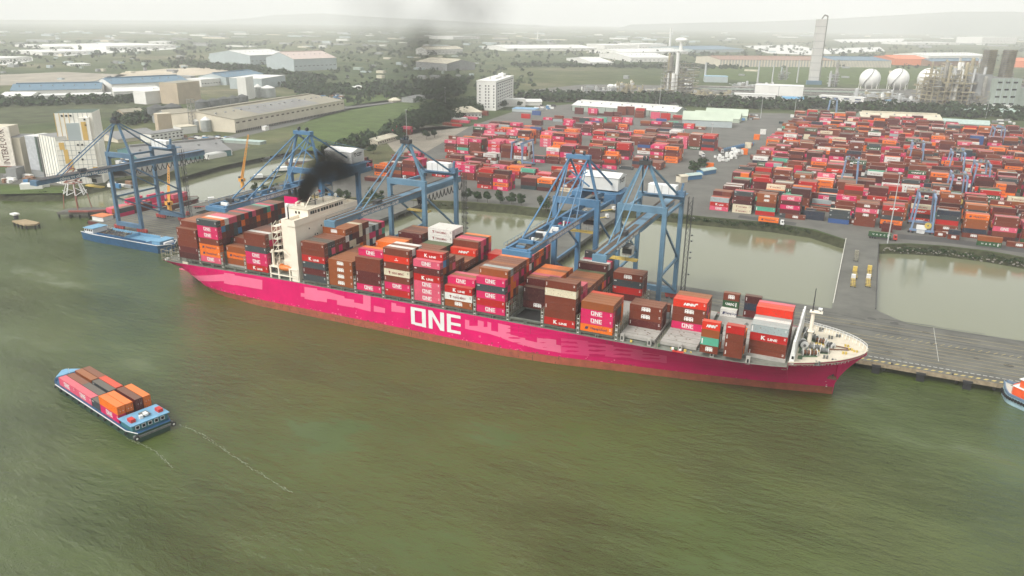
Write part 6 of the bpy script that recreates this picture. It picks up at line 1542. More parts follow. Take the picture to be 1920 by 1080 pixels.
def lattice(name, label, px, py, top, w_, m, cat_="tower", rings=12, m2=None, taper=.5, group=None):
    x, y = at(px, py, 4); h = zat(x, y, top)-4; root = empty(name, (x, y, 4)); tag(root, label, cat_, group); mb = MB()
    for k in range(rings):
        z0, z1 = h*k/rings, h*(k+1)/rings; a = w_/2*(1-(1-taper)*k/rings); b = w_/2*(1-(1-taper)*(k+1)/rings); mm = (m2 if (m2 and (k//2) % 2) else m)
        c0 = [(-a,-a),(a,-a),(a,a),(-a,a)]; c1 = [(-b,-b),(b,-b),(b,b),(-b,b)]
        for i in range(4):
            j = (i+1)%4; mb.beam((*c0[i],z0),(*c1[i],z1),w_*.09,w_*.09,mm); mb.beam((*c0[i],z0),(*c1[j],z1),w_*.05,w_*.05,mm); mb.beam((*c1[i],z1),(*c1[j],z1),w_*.05,w_*.05,mm)
    mb.build("frame", root); return root, h
r_, h_ = lattice("unloader_tower", "red and white lattice unloader tower in front of the flour mill", 131, 340, 256, 5.5, RW2, rings=10, m2=WPAINT, taper=.8)
mb = MB(); mb.box(-6,7,-2,2,h_-4,h_-1,RW2); mb.box(-3,4,-3,3,h_*.30,h_*.40,WPAINT); mb.build("platform", r_)
lattice("lattice_mast", "thin grey lattice mast right of the flour mill", 197, 330, 222, 3, GALV, rings=12)
lattice("conveyor_tower", "pale lattice conveyor tower beside the big grain warehouse", 364, 244, 186, 6, PIPE, rings=9, taper=.9)
# ---- middle left
B_ = building
B_("grain_warehouse", "huge beige gabled grain warehouse with a row of wall vents", "warehouse", (442,249), (646,208), 100, 224, W2, R6, 'gable', 6, (1,22,.58,.95), None, skyl=(9,.22,.78), wm=mat("vent_brown", (.14,.10,.07), .8), winh=1.6)
mb = MB(); a, ang, L_ = bframe((442,249), (646,208))
for k in range(70): mb.box(L_*k/70, L_*k/70+1.2, -1.0, -.2, 0, 2.2, STEEL)
tag(mb.build("bollard_row", loc=(a.x,a.y,4), rz=ang), "dark line of dock posts along the grain warehouse wall", "posts", kind='stuff')
block("grain_elevator", "plain tan windowless tower block in front of the grey halls", "elevator", (299,249), (325,247), 12, 214, W4, R3)
block("grain_elevator", "tan concrete tower above the dark conical silos", "elevator", (336,196), (378,190), 30, 156, W4, R6)
block("elevator_tower", "slim white elevator tower behind the row of dark silos", "elevator", (464,187), (478,184), 14, 145, W1, R1)
block("mill_block", "white stepped feed mill left of the tan concrete tower", "mill", (275,196), (335,190), 26, 172, W1, R1)
block("mill_block", "small white block on the roof line of the white feed mill", "mill", (306,184), (336,181), 20, 166, W1, R1)
for i, (px, py, w_px, ty, lb) in enumerate([(296,222,30,196,"nearest left of the dark cone roofed silos"),(325,220,30,194,"second of the nearer pair of dark cone roofed silos"),(380,205,24,186,"first of five dark silos in the row behind the beige warehouse"),(401,202,22,184,"second of five dark silos in the row behind the beige warehouse"),(421,199,21,181,"third of five dark silos in the row behind the beige warehouse"),(438,196,20,179,"fourth of five dark silos in the row behind the beige warehouse"),(455,193,20,177,"last of five dark silos in the row behind the beige warehouse"),
      (388,246,18,219,"pale metal silo at the corner of the beige warehouse"),(370,244,12,222,"narrow metal silo at the corner of the beige warehouse"),(485,182,14,158,"grey silo right of the slim white tower"),(503,182,26,160,"white roofed round tank right of the slim white tower")]):
    x, y = at(px, py, 4); r = (w_px/2)*math.hypot(x, y+245)/FOC; h = zat(x, y, ty)-4
    root = empty("grain_silo", (x, y, 4)); tag(root, lb, "silo", "round grain silos")
    sm = mat("silo_metal", (.16,.17,.165), .6, var=.12) if i < 7 else mat("silo_pale", (.40,.42,.40), .6, var=.1)
    mb = MB(); mb.lathe((0,0,0), [(r,0),(r,h*.8)], sm, 18); mb.build("wall", root)
    mb = MB(); mb.lathe((0,0,0), [(r*1.02,h*.78),(r*.12,h*1.02),(0,h*1.03)], mat("silo_roof_dark", (.09,.095,.09), .7) if i < 7 else R1, 18); mb.build("roof", root)
for args in [
    ("storage_hall", "long low grey roofed hall left of the plain tan tower", "hall", (222,268), (300,258), 45, 262, W2, R4, 'gable', 5),
    ("storage_hall", "grey hall with a conveyor between the tan tower and the warehouse", "hall", (325,240), (372,236), 60, 226, W3, R6, 'gable', 9),
    ("storage_hall", "small white panelled building right of the plain tan tower", "building", (341,252), (371,249), 18, 239, W1, R3, 'flat'),
    ("gate_office", "white two storey office with long balconies below the tan tower", "office", (285,268), (345,259), 16, 252, W1, R4, 'flat'),
    ("repair_hall", "wide low hall with grey roof and teal side wall beside the canal", "hall", (262,310), (434,292), 62, 298, W7, R4, 'gable', 6),
    ("tank_shed", "long pale cylinder roofed store at the end of the teal hall", "store", (392,299), (436,291), 6, 293, W1, R1, 'barrel', 2.5),
    ("covered_walk", "thin pale green roofed shed by the parked lorries", "shed", (414,267), (488,272), 10, 264, W6, R8, 'flat'),
    ("guard_hut", "small white block at the foot of the beige warehouse", "hut", (498,245), (505,244), 6, 238, W1, R1, 'flat'),
    ("brown_shed", "long pale brown shed inside the thicket behind the mill", "shed", (232,222), (270,219), 20, 211, W4, R6, 'gable', 3),
    ("white_hut", "white hut with a pale roof near the canal mouth", "hut", (487,368), (511,366), 12, 361, W1, R8, 'gable', 1.5),
    ("site_office", "long low building with a cream roof at the bare ground's edge", "office", (708,273), (745,262), 14, 265, W2, R3, 'gable', 2.5),
    ("blue_factory", "long white factory with a blue roof, left one of three", "factory", (22,184), (192,180), 70, 170, W1, R2, 'gable', 7),
    ("white_factory", "white low factory wing in front of the left blue roof", "factory", (0,190), (60,190), 40, 180, W1, R1, 'gable', 4),
    ("white_factory", "white factory wing with window rows between blue roofs", "factory", (75,190), (210,186), 30, 180, W1, R1, 'flat'),
    ("blue_factory", "long white factory with a blue roof, middle one of three", "factory", (212,176), (355,168), 70, 158, W1, R2, 'gable', 7),
    ("white_factory", "white gabled factory halls left of the tan tower", "factory", (215,183), (300,180), 40, 172, W1, R1, 'gable', 5),
    ("blue_factory", "white factory with a blue roof behind the slim white tower", "factory", (425,160), (495,152), 60, 145, W5, R2, 'gable', 6),
    ("pale_factory", "pale blue factory building right of the blue roofs", "factory", (492,168), (536,160), 60, 148, W5, R1, 'flat'),
    ("white_factory", "white factory with windows above the conical silos", "factory", (378,163), (430,158), 40, 150, W1, R1, 'flat'),
    ("steel_works", "big hazy steel hall with a pinkish roof in the distance", "steel works", (552,134), (632,130), 110, 111, W5, mat("roof_pink_grey", (.55,.45,.40), .7), 'gable', 14),
    ("steel_works", "lower hazy mill hall left of the big steel hall", "steel works", (470,122), (545,118), 160, 104, W5, R1, 'gable', 10),
    ("distribution_hall", "grey hall with a cream roof seen through the smoke", "hall", (780,128), (838,133), 90, 115, W3, R3, 'gable', 8),
    ("far_mosque_like_hall", "pale hazy building with arched windows behind the smoke", "hall", (800,103), (868,101), 60, 93, W1, R3, 'gable', 8),
    ("village_house", "small white house behind the field", "house", (668,171), (684,170), 15, 164, W1, R1, 'hip', 3),
    ("pavilion", "small pavilion with a pointed cream roof on the access road", "pavilion", (737,192), (751,191), 12, 189, W2, R3, 'hip', 4),
    ("workshop", "grey roofed workshop beside the access road", "workshop", (775,193), (797,189), 20, 184, W3, R4, 'gable', 2),
    ("villa", "cream hip roofed house with white walls left of the office block", "house", (857,222), (903,221), 30, 211, W1, R3, 'hip', 6),
    ("small_shed", "small white roofed shed below the cream hip roofed house", "shed", (851,227), (877,226), 10, 223, W1, R1, 'flat'),
    ("office_annex", "white annex with brown doors right of the office block", "building", (945,200), (985,200), 22, 187, W1, R1, 'flat'),
    ("white_hall", "white tent like hall right of the annex", "hall", (985,198), (1016,198), 24, 191, W1, R1, 'gable', 3),
    ("carport", "blue roofed lorry shelter below the office annex", "shelter", (960,209), (1003,211), 22, 204, W5, mat("roof_sky_blue", (.22,.40,.58), .6), 'flat'),
    ("freight_shed", "long white shed with a pale roof and dark door posts", "shed", (1072,208), (1268,222), 42, 197, W6, R1, 'gable', 4.5),
    ("freight_shed", "sage green arched warehouse, nearest of three in a row", "warehouse", (1279,236), (1372,240), 24, 224, W5, R5, 'gable', 9),
    ("freight_shed", "sage green arched warehouse, middle of three in a row", "warehouse", (1300,226), (1386,231), 24, 219, R5, R5, 'gable', 7),
    ("freight_shed", "sage green arched warehouse, rearmost of three in a row", "warehouse", (1322,222), (1400,226), 24, 214, R5, R5, 'gable', 7),
    ("freight_shed", "long cream roofed shed behind the right yard", "shed", (1614,228), (1766,234), 40, 220, W6, R3, 'gable', 5),
    ("freight_shed", "pale green roofed shed right of the cream roofed one", "shed", (1768,235), (1855,240), 26, 230, W6, R8, 'gable', 4),
    ("domed_shed", "small cream domed shed beside the farthest gantry", "shed", (1534,222), (1598,224), 22, 219, R3, R3, 'barrel', 5),
    ("gate_canopy", "long thin white gate canopy at the yard's far left corner", "canopy", (1482,220), (1534,223), 8, 217, W1, R1, 'flat'),
    ("tunnel_hall", "long pale green tunnel roofed hall before the power station", "hall", (1775,217), (1912,218), 26, 211, W6, R8, 'barrel', 5),
    ("white_store", "white hall behind the tunnel roofed hall", "hall", (1845,206), (1900,206), 18, 199, W1, R1, 'flat'),
    ("plant_hall", "large white plant hall with a dark louvre line", "hall", (1412,190), (1503,194), 40, 160, W1, R1, 'flat'),
    ("plant_hall", "white hall with a blue awning attached to the large plant hall", "hall", (1467,199), (1506,200), 20, 185, W1, mat("awning_blue", (.12,.33,.52), .6), 'gable', 2.5),
    ("plant_office", "white three storey plant office left of the large white hall", "office", (1375,193), (1452,196), 22, 176, W1, R1, 'flat'),
    ("modern_office", "white and blue striped modern office at the tree belt", "office", (1533,197), (1617,203), 18, 179, W1, R1, 'flat'),
    ("substation", "small pale building with a teal roof beside the modern office", "building", (1645,192), (1668,194), 14, 180, W1, R2, 'hip', 2),
    ("substation", "second small teal roofed building beside the modern office", "building", (1656,201), (1676,202), 12, 189, W1, R2, 'hip', 2),
    ("compressor_hall", "long blue grey compressor hall left of the tall column", "hall", (1321,154), (1364,155), 30, 143, W5, mat("roof_pale_blue2", (.30,.48,.60), .6), 'flat'),
    ("long_mill", "very long cream striped mill hall across the far field", "hall", (1350,125), (1562,126), 200, 112, W2, mat("roof_brick", (.36,.22,.16), .8), 'gable', 6),
    ("long_mill", "right half of the long striped mill hall, blue roofed", "hall", (1564,126), (1670,127), 200, 113, W2, R2, 'gable', 6),
    ("orange_factory", "orange factory with a blue door far behind the spheres", "factory", (1676,122), (1740,123), 180, 110, ORB, ORB, 'gable', 6),
    ("orange_factory", "orange factory at the right frame edge", "factory", (1897,126), (1960,128), 120, 114, ORB, ORB, 'gable', 6),
    ("white_factory", "bright white roofed factory right of the orange one", "factory", (1740,113), (1855,112), 160, 105, W1, R1, 'gable', 7),
    ("brown_works", "brown and blue works beneath the bright white roof", "factory", (1745,124), (1850,122), 60, 115, BRN, R2, 'gable', 5),
    ("white_factory", "white comb shaped factory beyond the green fields", "factory", (1108,122), (1150,122), 260, 117, W1, R1, 'gable', 8),
    ("white_factory", "long white factory behind the comb shaped one", "factory", (1182,116), (1262,116), 300, 108, W1, R1, 'gable', 8),
    ("white_factory", "farther white factory row left of the steelwork", "factory", (1165,103), (1290,101), 200, 98, W1, R1, 'gable', 8),
    ("white_factory", "tall hazy white factory with square walls", "factory", (1133,95), (1195,95), 200, 85, W1, R1, 'flat'),
    ("white_factory", "hazy white factory with stepped roof", "factory", (1198,93), (1250,93), 200, 83, W1, R1, 'flat'),
    ("white_factory", "very long thin white warehouse on the horizon fields", "warehouse", (950,96), (1118,95), 260, 91, W1, R1, 'gable', 9),
    ("white_factory", "hazy white warehouse row at the far left, upper", "warehouse", (95,92), (190,90), 300, 88, W1, R1, 'flat'),
    ("white_factory", "hazy white warehouse row at the far left, lower", "warehouse", (80,104), (185,101), 200, 98, W1, R1, 'flat'),
    ("white_factory", "hazy white warehouses right of the far left rows", "warehouse", (200,94), (330,90), 300, 87, W1, R1, 'flat'),
    ("white_factory", "hazy low factory at the left frame edge", "warehouse", (0,118), (60,114), 200, 110, W1, R1, 'flat'),
    ("white_factory", "small hazy white hall among the left fields", "warehouse", (132,124), (170,123), 60, 121, W1, R1, 'flat'),
    ("blue_factory", "hazy blue grey hall left of the far ponds", "factory", (1300,99), (1395,98), 300, 93, W5, R2, 'gable', 8),
    ("white_factory", "hazy white factory cluster on the far right", "factory", (1840,82), (1905,82), 200, 70, W1, R1, 'flat'),
    ("white_factory", "hazy pale terraces at the far right horizon", "factory", (1700,84), (1800,84), 200, 80, W1, R1, 'flat'),
    ("white_factory", "hazy pale hall behind the smoke on the horizon", "factory", (850,74), (900,73), 200, 69, W1, R1, 'flat'),
]:
    nm = args[0]; kw = {}
    if nm == "far_mosque_like_hall": args = ("arched_hall",)+args[1:]; kw['win'] = (1,10)
    if nm == "modern_office": kw.update(win=(3,4), wm=mat("band_blue_dark", (.05,.08,.16), .4), winh=2.6)
    if nm == "plant_office": kw['win'] = (2,9)
    if nm == "gate_office": kw['win'] = (2,8)
    if nm == "site_office": kw['win'] = (1,9)
    if nm == "mill_office": kw['win'] = (1,4)
    if nm == "long_mill": kw['stripes'] = (38, W3, .35)
    if nm == "freight_shed" and 'long white' in args[1]: kw['stripes'] = (12, STEEL, .05)
    if nm == "villa": kw['win'] = (1,7)
    if nm in ("white_factory","steel_works") and args[4][0]-args[3][0] < 400: kw['win'] = (1, 10)
    if nm == "repair_hall": kw['skyl'] = (10,.05,.95)
    if nm == "plant_hall" and 'large' in args[1]: kw['stripes'] = (2, W3, .02)
    base = args[:9]; st_ = args[9] if len(args) > 9 else 'flat'; rd = args[10] if len(args) > 10 else 3
    B_(*base, st_, rd, **kw)
# ---- white office block, windows on two faces
a = Vector((*at(929.8,207.6,4),0)); b = Vector((*at(962.6,192,4),0)); c = Vector((*at(902.6,202.6,4),0))
d = b-a; ang = math.atan2(d.y, d.x); Lr = d.length; hh = zat(a.x, a.y, 153.5)-4
n_ = Vector((-math.sin(ang), math.cos(ang), 0)); Dl = max(14, min(30, abs((c-a).dot(n_))))
root = empty("office_block", (a.x, a.y, 4), ang); tag(root, "white eight storey office block with rows of small dark windows", "office")
mb = MB(); mb.box(0, Lr, 0, Dl, 0, hh, W1); mb.build("wall", root)
mb = MB(); mb.box(-.4, Lr+.4, -.4, Dl+.4, hh, hh+1.2, W1); mb.box(Lr*.7, Lr*.85, Dl*.3, Dl*.6, hh+1.2, hh+5.5, TANKW); mb.blob((Lr*.74,Dl*.4,hh+5.5),2.2,2.2,2.0,TANKW,8,5); mb.box(Lr*.3, Lr*.6, Dl*.3, Dl*.7, hh+1.2, hh+3, W1); mb.tube((Lr*.2,Dl*.5,hh+1),(Lr*.2,Dl*.5,hh+11),.3,.15,STEEL,5); mb.build("roof", root)
for r in range(8):
    for k in range(8):
        mb = MB(); mb.box(Lr*(.10+.84*k/8), Lr*(.10+.84*k/8)+Lr*.045, -.15, -.02, hh*(.10+.83*r/8), hh*(.10+.83*r/8)+1.9, GLASS); mb.build("window", root)
for r in range(8):
    for k, f in enumerate((.08,.34,.50,.80)):
        mb = MB(); mb.box(-.15, -.02, Dl*f, Dl*f+1.7, hh*(.10+.83*r/8), hh*(.10+.83*r/8)+1.9, GLASS); mb.build("window", root)
mb = MB(); mb.box(Lr*.03, Lr*.05, -.25, -.03, 0, hh*.93, STEEL); mb.box(Lr*.03, Lr*.96, -.25, -.03, hh*.92, hh*.945, STEEL); mb.build("facade_frame", root)
# ---- refinery
def cyl(mb, x, y, z0, z1, r, m, n=10): mb.tube((x,y,z0),(x,y,z1),r,r,m,n)
x, y = at(1524,158,4); h = zat(x, y, 36)-4
root = empty("cold_box_tower", (x, y, 4), .35); tag(root, "very tall slender grey process tower, highest thing in the plant", "tower")
mb = MB(); mb.box(-9,9,-6,6,0,h,mat("tower_concrete", (.58,.57,.53), .8, var=.06, scale=.03)); 
for k in range(1,9): mb.box(-9.3,9.3,-6.3,6.3,h*k/9,h*k/9+.6,W3)
mb.build("shaft", root)
mb = MB(); mb.tube((10.5,-3,2),(10.5,-3,h+6),1.3,1.3,PIPE,8); mb.tube((10.5,-3,h+6),(4,-3,h+8),1.3,1.3,PIPE,8); mb.tube((4,-3,h+8),(0,0,h),1.3,1.3,PIPE,8); mb.build("pipe", root)
mb = MB(); mb.box(-16,14,-12,-6,0,8,R2); mb.build("base_shed", root)
for px, lb in ((1628,"left of three white storage spheres"),(1681,"middle of three white storage spheres"),(1737,"right of three white storage spheres, behind the steelwork")):
    x, y = at(px, 168, 4); r = 16.3*math.hypot(x, y+245)/FOC
    root = empty("storage_sphere", (x, y, 4)); tag(root, lb, "storage sphere", "white storage spheres")
    mb = MB(); mb.blob((0,0,r*1.05),r,r,r,TANKW,24,14); mb.build("tank", root, smooth=True)
    mb = MB()
    for k in range(10): a = k*.628; cyl(mb, r*.92*math.cos(a), r*.92*math.sin(a), 0, r, .7, W1, 6)
    mb.build("support", root)
    mb = MB(); pv = None
    for k in range(12):
        t = k/11; ph = math.pi*(.78-.72*t); q = (-(r+.8)*math.sin(ph)*math.cos(.7+t*1.6), -(r+.8)*math.sin(ph)*math.sin(.7+t*1.6), r*1.05+(r+.8)*math.cos(ph))
        if pv: mb.beam(pv, q, 1.4, .8, W3)
        pv = q
    mb.build("stair", root)
def process(name, label, px0, px1, py, depth, hmax_py, n, seed, m=PIPE, m2=PIPE2, cols=8):
    a, ang, L_ = bframe((px0,py), (px1,py)); h = zat(a.x, a.y, hmax_py)-4; rr = random.Random(seed)
    root = empty(name, (a.x, a.y, 4), ang); tag(root, label, "process plant"); mb = MB()
    nx = max(2, int(L_/9)); nz = max(2, int(h/6)); ny = max(2, int(depth/12))
    hz = [[h*rr.uniform(.45,1) for _ in range(ny)] for _ in range(nx)]
    for i in range(nx):
        for j in range(ny):
            x0 = L_*i/nx; y0 = depth*j/ny; hq = hz[i][j]
            mb.beam((x0,y0,0),(x0,y0,hq),.8,.8,m); z = 6
            while z < hq:
                mb.beam((x0,y0,z),(x0+L_/nx,y0,z),.5,.7,rr.choice((m,m2))); mb.beam((x0,y0,z),(x0,y0+depth/ny,z),.5,.7,m)
                if rr.random() < .45: mb.box(x0,x0+L_/nx*.9,y0,y0+depth/ny*.9,z,z+.3,m)
                if rr.random() < .5: mb.beam((x0,y0,z-6),(x0+L_/nx,y0,z),.4,.4,m2)
                z += 6
    mb.build("steel_frame", root)
    for k in range(cols):
        mb = MB(); x0 = rr.uniform(0,L_); y0 = rr.uniform(0,depth); hq = h*rr.uniform(.5,1.12); r = rr.uniform(1.2,3.2); cyl(mb, x0, y0, 0, hq, r, rr.choice((m, m2, TANKW, GALV)), 10); mb.lathe((x0,y0,hq),[(r,0),(r*.6,r*.6),(0,r*.8)],m,10)
        mb.build("column", root)
    mb = MB()
    for k in range(n):
        x0 = rr.uniform(0,L_); y0 = rr.uniform(0,depth); z0 = rr.uniform(2,h*.7); 
        if rr.random() < .6: mb.tube((x0,y0,z0),(min(L_,x0+rr.uniform(8,40)),y0,z0),.6,.6,rr.choice((m,m2,GALV)),6)
        else: mb.box(x0,x0+rr.uniform(2,7),y0,y0+rr.uniform(2,6),z0,z0+rr.uniform(2,6),rr.choice((m,m2,W3)))
    mb.build("pipework", root); return root
process("cracking_unit", "dense grey steel framed cracking unit left of the tall tower", 1252, 1308, 183, 45, 106, 60, 1)
process("process_unit", "yellowish pipe filled furnace unit behind the long shed", 1160, 1192, 180, 30, 152, 40, 2, PIPE2, PIPE2, 4)
process("process_unit", "low grey pipework field left of the yellowish unit", 1095, 1160, 181, 40, 163, 60, 3, PIPE, W3, 6)
process("process_unit", "pipework between the yellowish unit and the cracking unit", 1194, 1252, 184, 35, 162, 50, 4, PIPE, PIPE2, 5)
process("process_unit", "tan pipework at the foot of the cracking unit", 1306, 1375, 193, 40, 170, 70, 5, PIPE2, PIPE, 6)
process("process_unit", "tall brown grey steelwork in front of the right sphere", 1742, 1822, 203, 50, 126, 120, 6, PIPE2, PIPE, 14)
process("process_unit", "low silvery pipework left of the tall brown steelwork", 1680, 1744, 200, 30, 180, 60, 7, GALV, PIPE, 5)
process("process_unit", "grey steelwork beside the power station", 1822, 1850, 203, 30, 150, 40, 8, PIPE, PIPE2, 6)
process("process_unit", "dense pipework and columns between the modern office and the brown steelwork", 1620, 1690, 198, 40, 172, 80, 12, GALV, PIPE2, 8)
process("process_unit", "light grey pipework behind the white plant halls", 1378, 1460, 172, 30, 156, 70, 13, GALV, PIPE, 8)
process("process_unit", "steelwork at the right frame edge beside the power station", 1906, 1990, 196, 40, 140, 60, 14, PIPE, GALV, 8)
process("process_unit", "second rank of tall steelwork behind the brown grey one", 1752, 1850, 190, 50, 118, 90, 15, PIPE2, GALV, 12)
process("flare_unit", "small steel frame between the cracking unit and the tall tower", 1462, 1478, 150, 14, 127, 16, 9, PIPE, W5, 3)
process("process_unit", "arched pipe frame right of the tall tower", 1556, 1572, 163, 14, 130, 16, 10, GALV, PIPE, 3)
for i, (A, B, D, tp, lb) in enumerate([((1300,180),(1415,182),12,162,"left stretch of the long grey pipe bridge"),((1506,186),(1670,190),14,166,"right stretch of the long grey pipe bridge before the spheres")]):
    a, ang, L_ = bframe(A, B); h = zat(a.x, a.y, tp)-4; root = empty("pipe_bridge", (a.x,a.y,4), ang); tag(root, lb, "pipe bridge"); mb = MB()
    for k in range(int(L_/10)+1):
        for yy in (0, D): mb.beam((k*10,yy,0),(k*10,yy,h),.7,.7,PIPE)
    for lv in range(4):
        z = h*(lv+1)/4
        for yy in (0, D*.3, D*.6, D): mb.tube((0,yy,z),(L_,yy,z),.9,.9,PIPE if lv%2 else W6,6)
    mb.build("pipe_rack", root)
for (px, py, top, r, lb, m) in [(1321,152,117,2.5,"slim flare stack left of the compressor hall",GALV),(1420,155,115,2.0,"first thin stack in the field",GALV),(1447,158,122,1.5,"second thin stack in the field",GALV),(1494,155,112,1.6,"third thin stack in the field",GALV),(1567,150,112,4,"grey stack behind the arched pipes",PIPE),(1255,95,52,5,"tall hazy thin chimney above the white factories",W1),(1276,100,75,8,"hazy water tower beside the tall chimney",W1),(1008,75,57,4,"slender hazy chimney far beyond the office block",W1)]:
    x, y = at(px, py, 4); h = zat(x, y, top)-4; root = empty("chimney", (x, y, 4)); tag(root, lb, "chimney"); mb = MB(); mb.tube((0,0,0),(0,0,h),r,r*.7,m,10); mb.build("stack", root)
    if 'water' in lb: mb = MB(); mb.blob((0,0,h),r*3.2,r*3.2,r*1.2,W1,12,6); mb.build("tank", root)
for (px, py, r_px, ty, lb) in [(1289,166,7,145,"tall white tank at the cracking unit"),(1145,172,7,158,"white tank in the low pipework field"),(1155,172,5,158,"second white tank in the low pipework field")]:
    x, y = at(px, py, 4); r = r_px*math.hypot(x,y+245)/FOC; h = zat(x,y,ty)-4; root = empty("storage_tank", (x,y,4)); tag(root, lb, "tank"); mb = MB(); mb.lathe((0,0,0),[(r,0),(r,h*.85),(r*.5,h),(0,h*1.02)],TANKW,16); mb.build("shell", root)
# ---- power station
def pstation():
    a, ang, L_ = bframe((1853,203),(1905,203)); h = zat(a.x,a.y,147)-4
    root = empty("power_station", (a.x,a.y,4), ang); tag(root, "grey green power station block with two tall square stacks", "power station")
    mb = MB(); mb.box(0,L_,0,50,0,h,W6,top=R4); mb.box(-22,0,5,45,0,h*1.12,W3,top=R4); mb.box(L_,L_*1.6,5,50,0,h*.68,W6,top=R4)
    for k in range(1,6): mb.box(L_*k/6,L_*k/6+1,-.3,0,0,h,W5)
    mb.build("wall", root)
    for r in range(4):
        for k in range(3): mb = MB(); mb.box(L_*(.15+.28*k),L_*(.15+.28*k)+7,-.4,-.02,h*(.12+.24*r),h*(.12+.24*r)+2.4,GLASS); mb.build("window", root)
    h2 = zat(a.x,a.y,94)-4
    for k, x0 in enumerate((-2, 30)):
        mb = MB(); mb.box(x0,x0+13,20,33,h*.9,h2,PIPE)
        for j in range(14):
            z = h+(h2-h)*j/14
            for yy in (19.4,33.6): mb.beam((x0,yy,z),(x0+13,yy,z+(h2-h)/14),.6,.6,PIPE2); mb.box(x0-.8,x0+13.8,18.6,34.4,z,z+.5,PIPE2)
        mb.build("stack", root)
    mb = MB(); mb.tube((-14,10,0),(-10,10,h*1.35),2.2,2.2,GALV,10); mb.tube((-30,8,0),(-28,8,h*1.3),1.6,1.6,GALV,10); mb.build("duct", root)
pstation()
# ---- small site things on the road between the yards
BLR = mat("hut_blue", (.06,.22,.42), .6, var=.1)
def hut(px, py, Lm, Dm, hm, ang, wall, roof, label, cat_="hut", style='arch'):
    x, y = at(px, py, 4.05); root = empty("site_hut", (x,y,4.05), ang); tag(root, label, cat_)
    mb = MB(); mb.box(0,Lm,0,Dm,0,hm,wall); mb.build("wall", root); mb = MB(); n = 6; v = []
    for k in range(n+1):
        t = k/n; v += [(-.5,-.5+(Dm+1)*t,hm+1.3*math.sin(math.pi*t)),(Lm+.5,-.5+(Dm+1)*t,hm+1.3*math.sin(math.pi*t))]
    v2 = [(p[0],p[1],p[2]+.15) for p in v]; m_ = len(v)
    mb.add(v+v2, [(2*k,2*k+1,2*k+3,2*k+2) for k in range(n)]+[(m_+2*k,m_+2*k+2,m_+2*k+3,m_+2*k+1) for k in range(n)], roof); mb.build("roof", root)
hut(1318,329,17,7,3.4,1.1,BLR,R8,"blue hut with an arched pale roof beside the dark trees, farther one"); hut(1290,338,14,7,3.4,.9,BLR,R8,"blue hut with an arched pale roof beside the dark trees, nearer one"); hut(1276,343,7,6,4.6,.9,W2,R3,"cream cabin at the nearer arched blue hut")
rr = random.Random(31)
mb = MB()
for (px, py, m_, n_, s) in [(1350,302,TANKW,16,2.2),(1368,296,TANKW,22,2.4),(1378,290,TANKW,20,2.4)]:
    cx, cy = at(px, py, 4.05)
    for k in range(n_):
        x0 = cx+rr.uniform(-5,5); y0 = cy+rr.uniform(-7,7); z0 = 4.05+rr.choice((0,0,s*.8,s*1.6)); mb.box(x0,x0+s*rr.uniform(.8,1.3),y0,y0+s*rr.uniform(.8,1.4),z0,z0+s*.8,m_)
tag(mb.build("bagged_cargo"), "pile of white bagged cargo on the road between the yards", "cargo", kind='stuff')
for i, (px, py, ln, m_, lb) in enumerate([(1372,283,9,'bl',"blue frames standing in a row on the road between the yards"),(1352,286,9,'bl',"blue frames beside white bagged cargo")]):
    x, y = at(px, py, 4.05); mb = MB()
    for k in range(12): mb.box(x+k*1.2, x+k*1.2+.3, y+k*4.0, y+k*4.0+6, 4.05, 7.5, BLR); mb.box(x+k*1.2, x+k*1.2+3, y+k*4, y+k*4+.3, 7.2, 7.5, BLR)
    o = mb.build("steel_rack"); tag(o, lb, "rack")
for i, (px, py, c, st) in enumerate([(1323,325,'vr',1),(1330,318,'or',2),(1395,290,'or',2),(1402,278,'cr',2),(1418,262,'or',2),(1430,252,'wh',2),(1443,262,'lp',1),(1405,273,'or',1),(1462,246,'wh',1),(1452,256,'lp',1),(1478,236,'gy',1),(1490,229,'te',2),(1505,222,'wh',2),(1520,215,'gy',2),(1500,232,'or',1),(1465,232,'te',1),(1540,232,'yb',1),(1545,218,'cr',1)]):
    x, y = at(px, py, 4.05)
    for t in range(st): ITEMS.append(dict(x=x-3,y=y,z=4.05+t*PT,L=6.06,col=c,logo=None,desc=None,grp=None,key=('m',i,0,t),rz=0.0))
for i, (px, py, c, st) in enumerate([(1100,171,'yb',1)]): pass
for i, (px, py, c, st) in enumerate([(1005,216,'yb',2),(1140,218,'ma',2),(1165,216,'br',4),(1180,216,'br',4),(1110,215,'rd',3),(1085,214,'ma',3),(1198,221,'br',2),(1228,223,'lp',3),(1247,225,'rd',3),(1085,226,'or',1),(1045,228,'gy',1),(1095,230,'te',2),(1115,231,'yb',1),(1128,229,'tl',2),(1215,232,'yb',1),(1239,236,'yb',3),(1300,232,'or',2),(1330,236,'lp',2),(1262,232,'tl',1),(985,222,'rd',2)]):
    x, y = at(px, py, 4.05)
    for t in range(st): ITEMS.append(dict(x=x-6,y=y,z=4.05+t*PT,L=CL40,col=c,logo=None,desc=None,grp=None,key=('n',i,0,t),rz=0.0))
# parked lorries and scattered kit near the warehouse and gates read as clutter
mb = MB()
for (x0p, x1p, y0p, y1p, n_) in [(340,430,258,268,60),(600,640,178,186,40),(1000,1035,200,206,20),(1385,1415,218,226,24),(1850,1915,222,236,14),(215,260,290,315,30),(290,340,330,345,0),(0,60,330,345,20),(200,240,345,352,10)]:
    for k in range(n_):
        x, y = at(rr.uniform(x0p,x1p), rr.uniform(y0p,y1p), 4.05); l = rr.uniform(2,9); mb.box(x,x+l,y,y+rr.uniform(1.8,3),4.05,4.05+rr.uniform(1.2,3.2),rr.choice((TANKW,R4,W1,STEEL,W3,BRN,BLR)))
tag(mb.build("parked_machinery"), "far off parked lorries and machinery standing in the works yards", "machinery", kind='stuff')
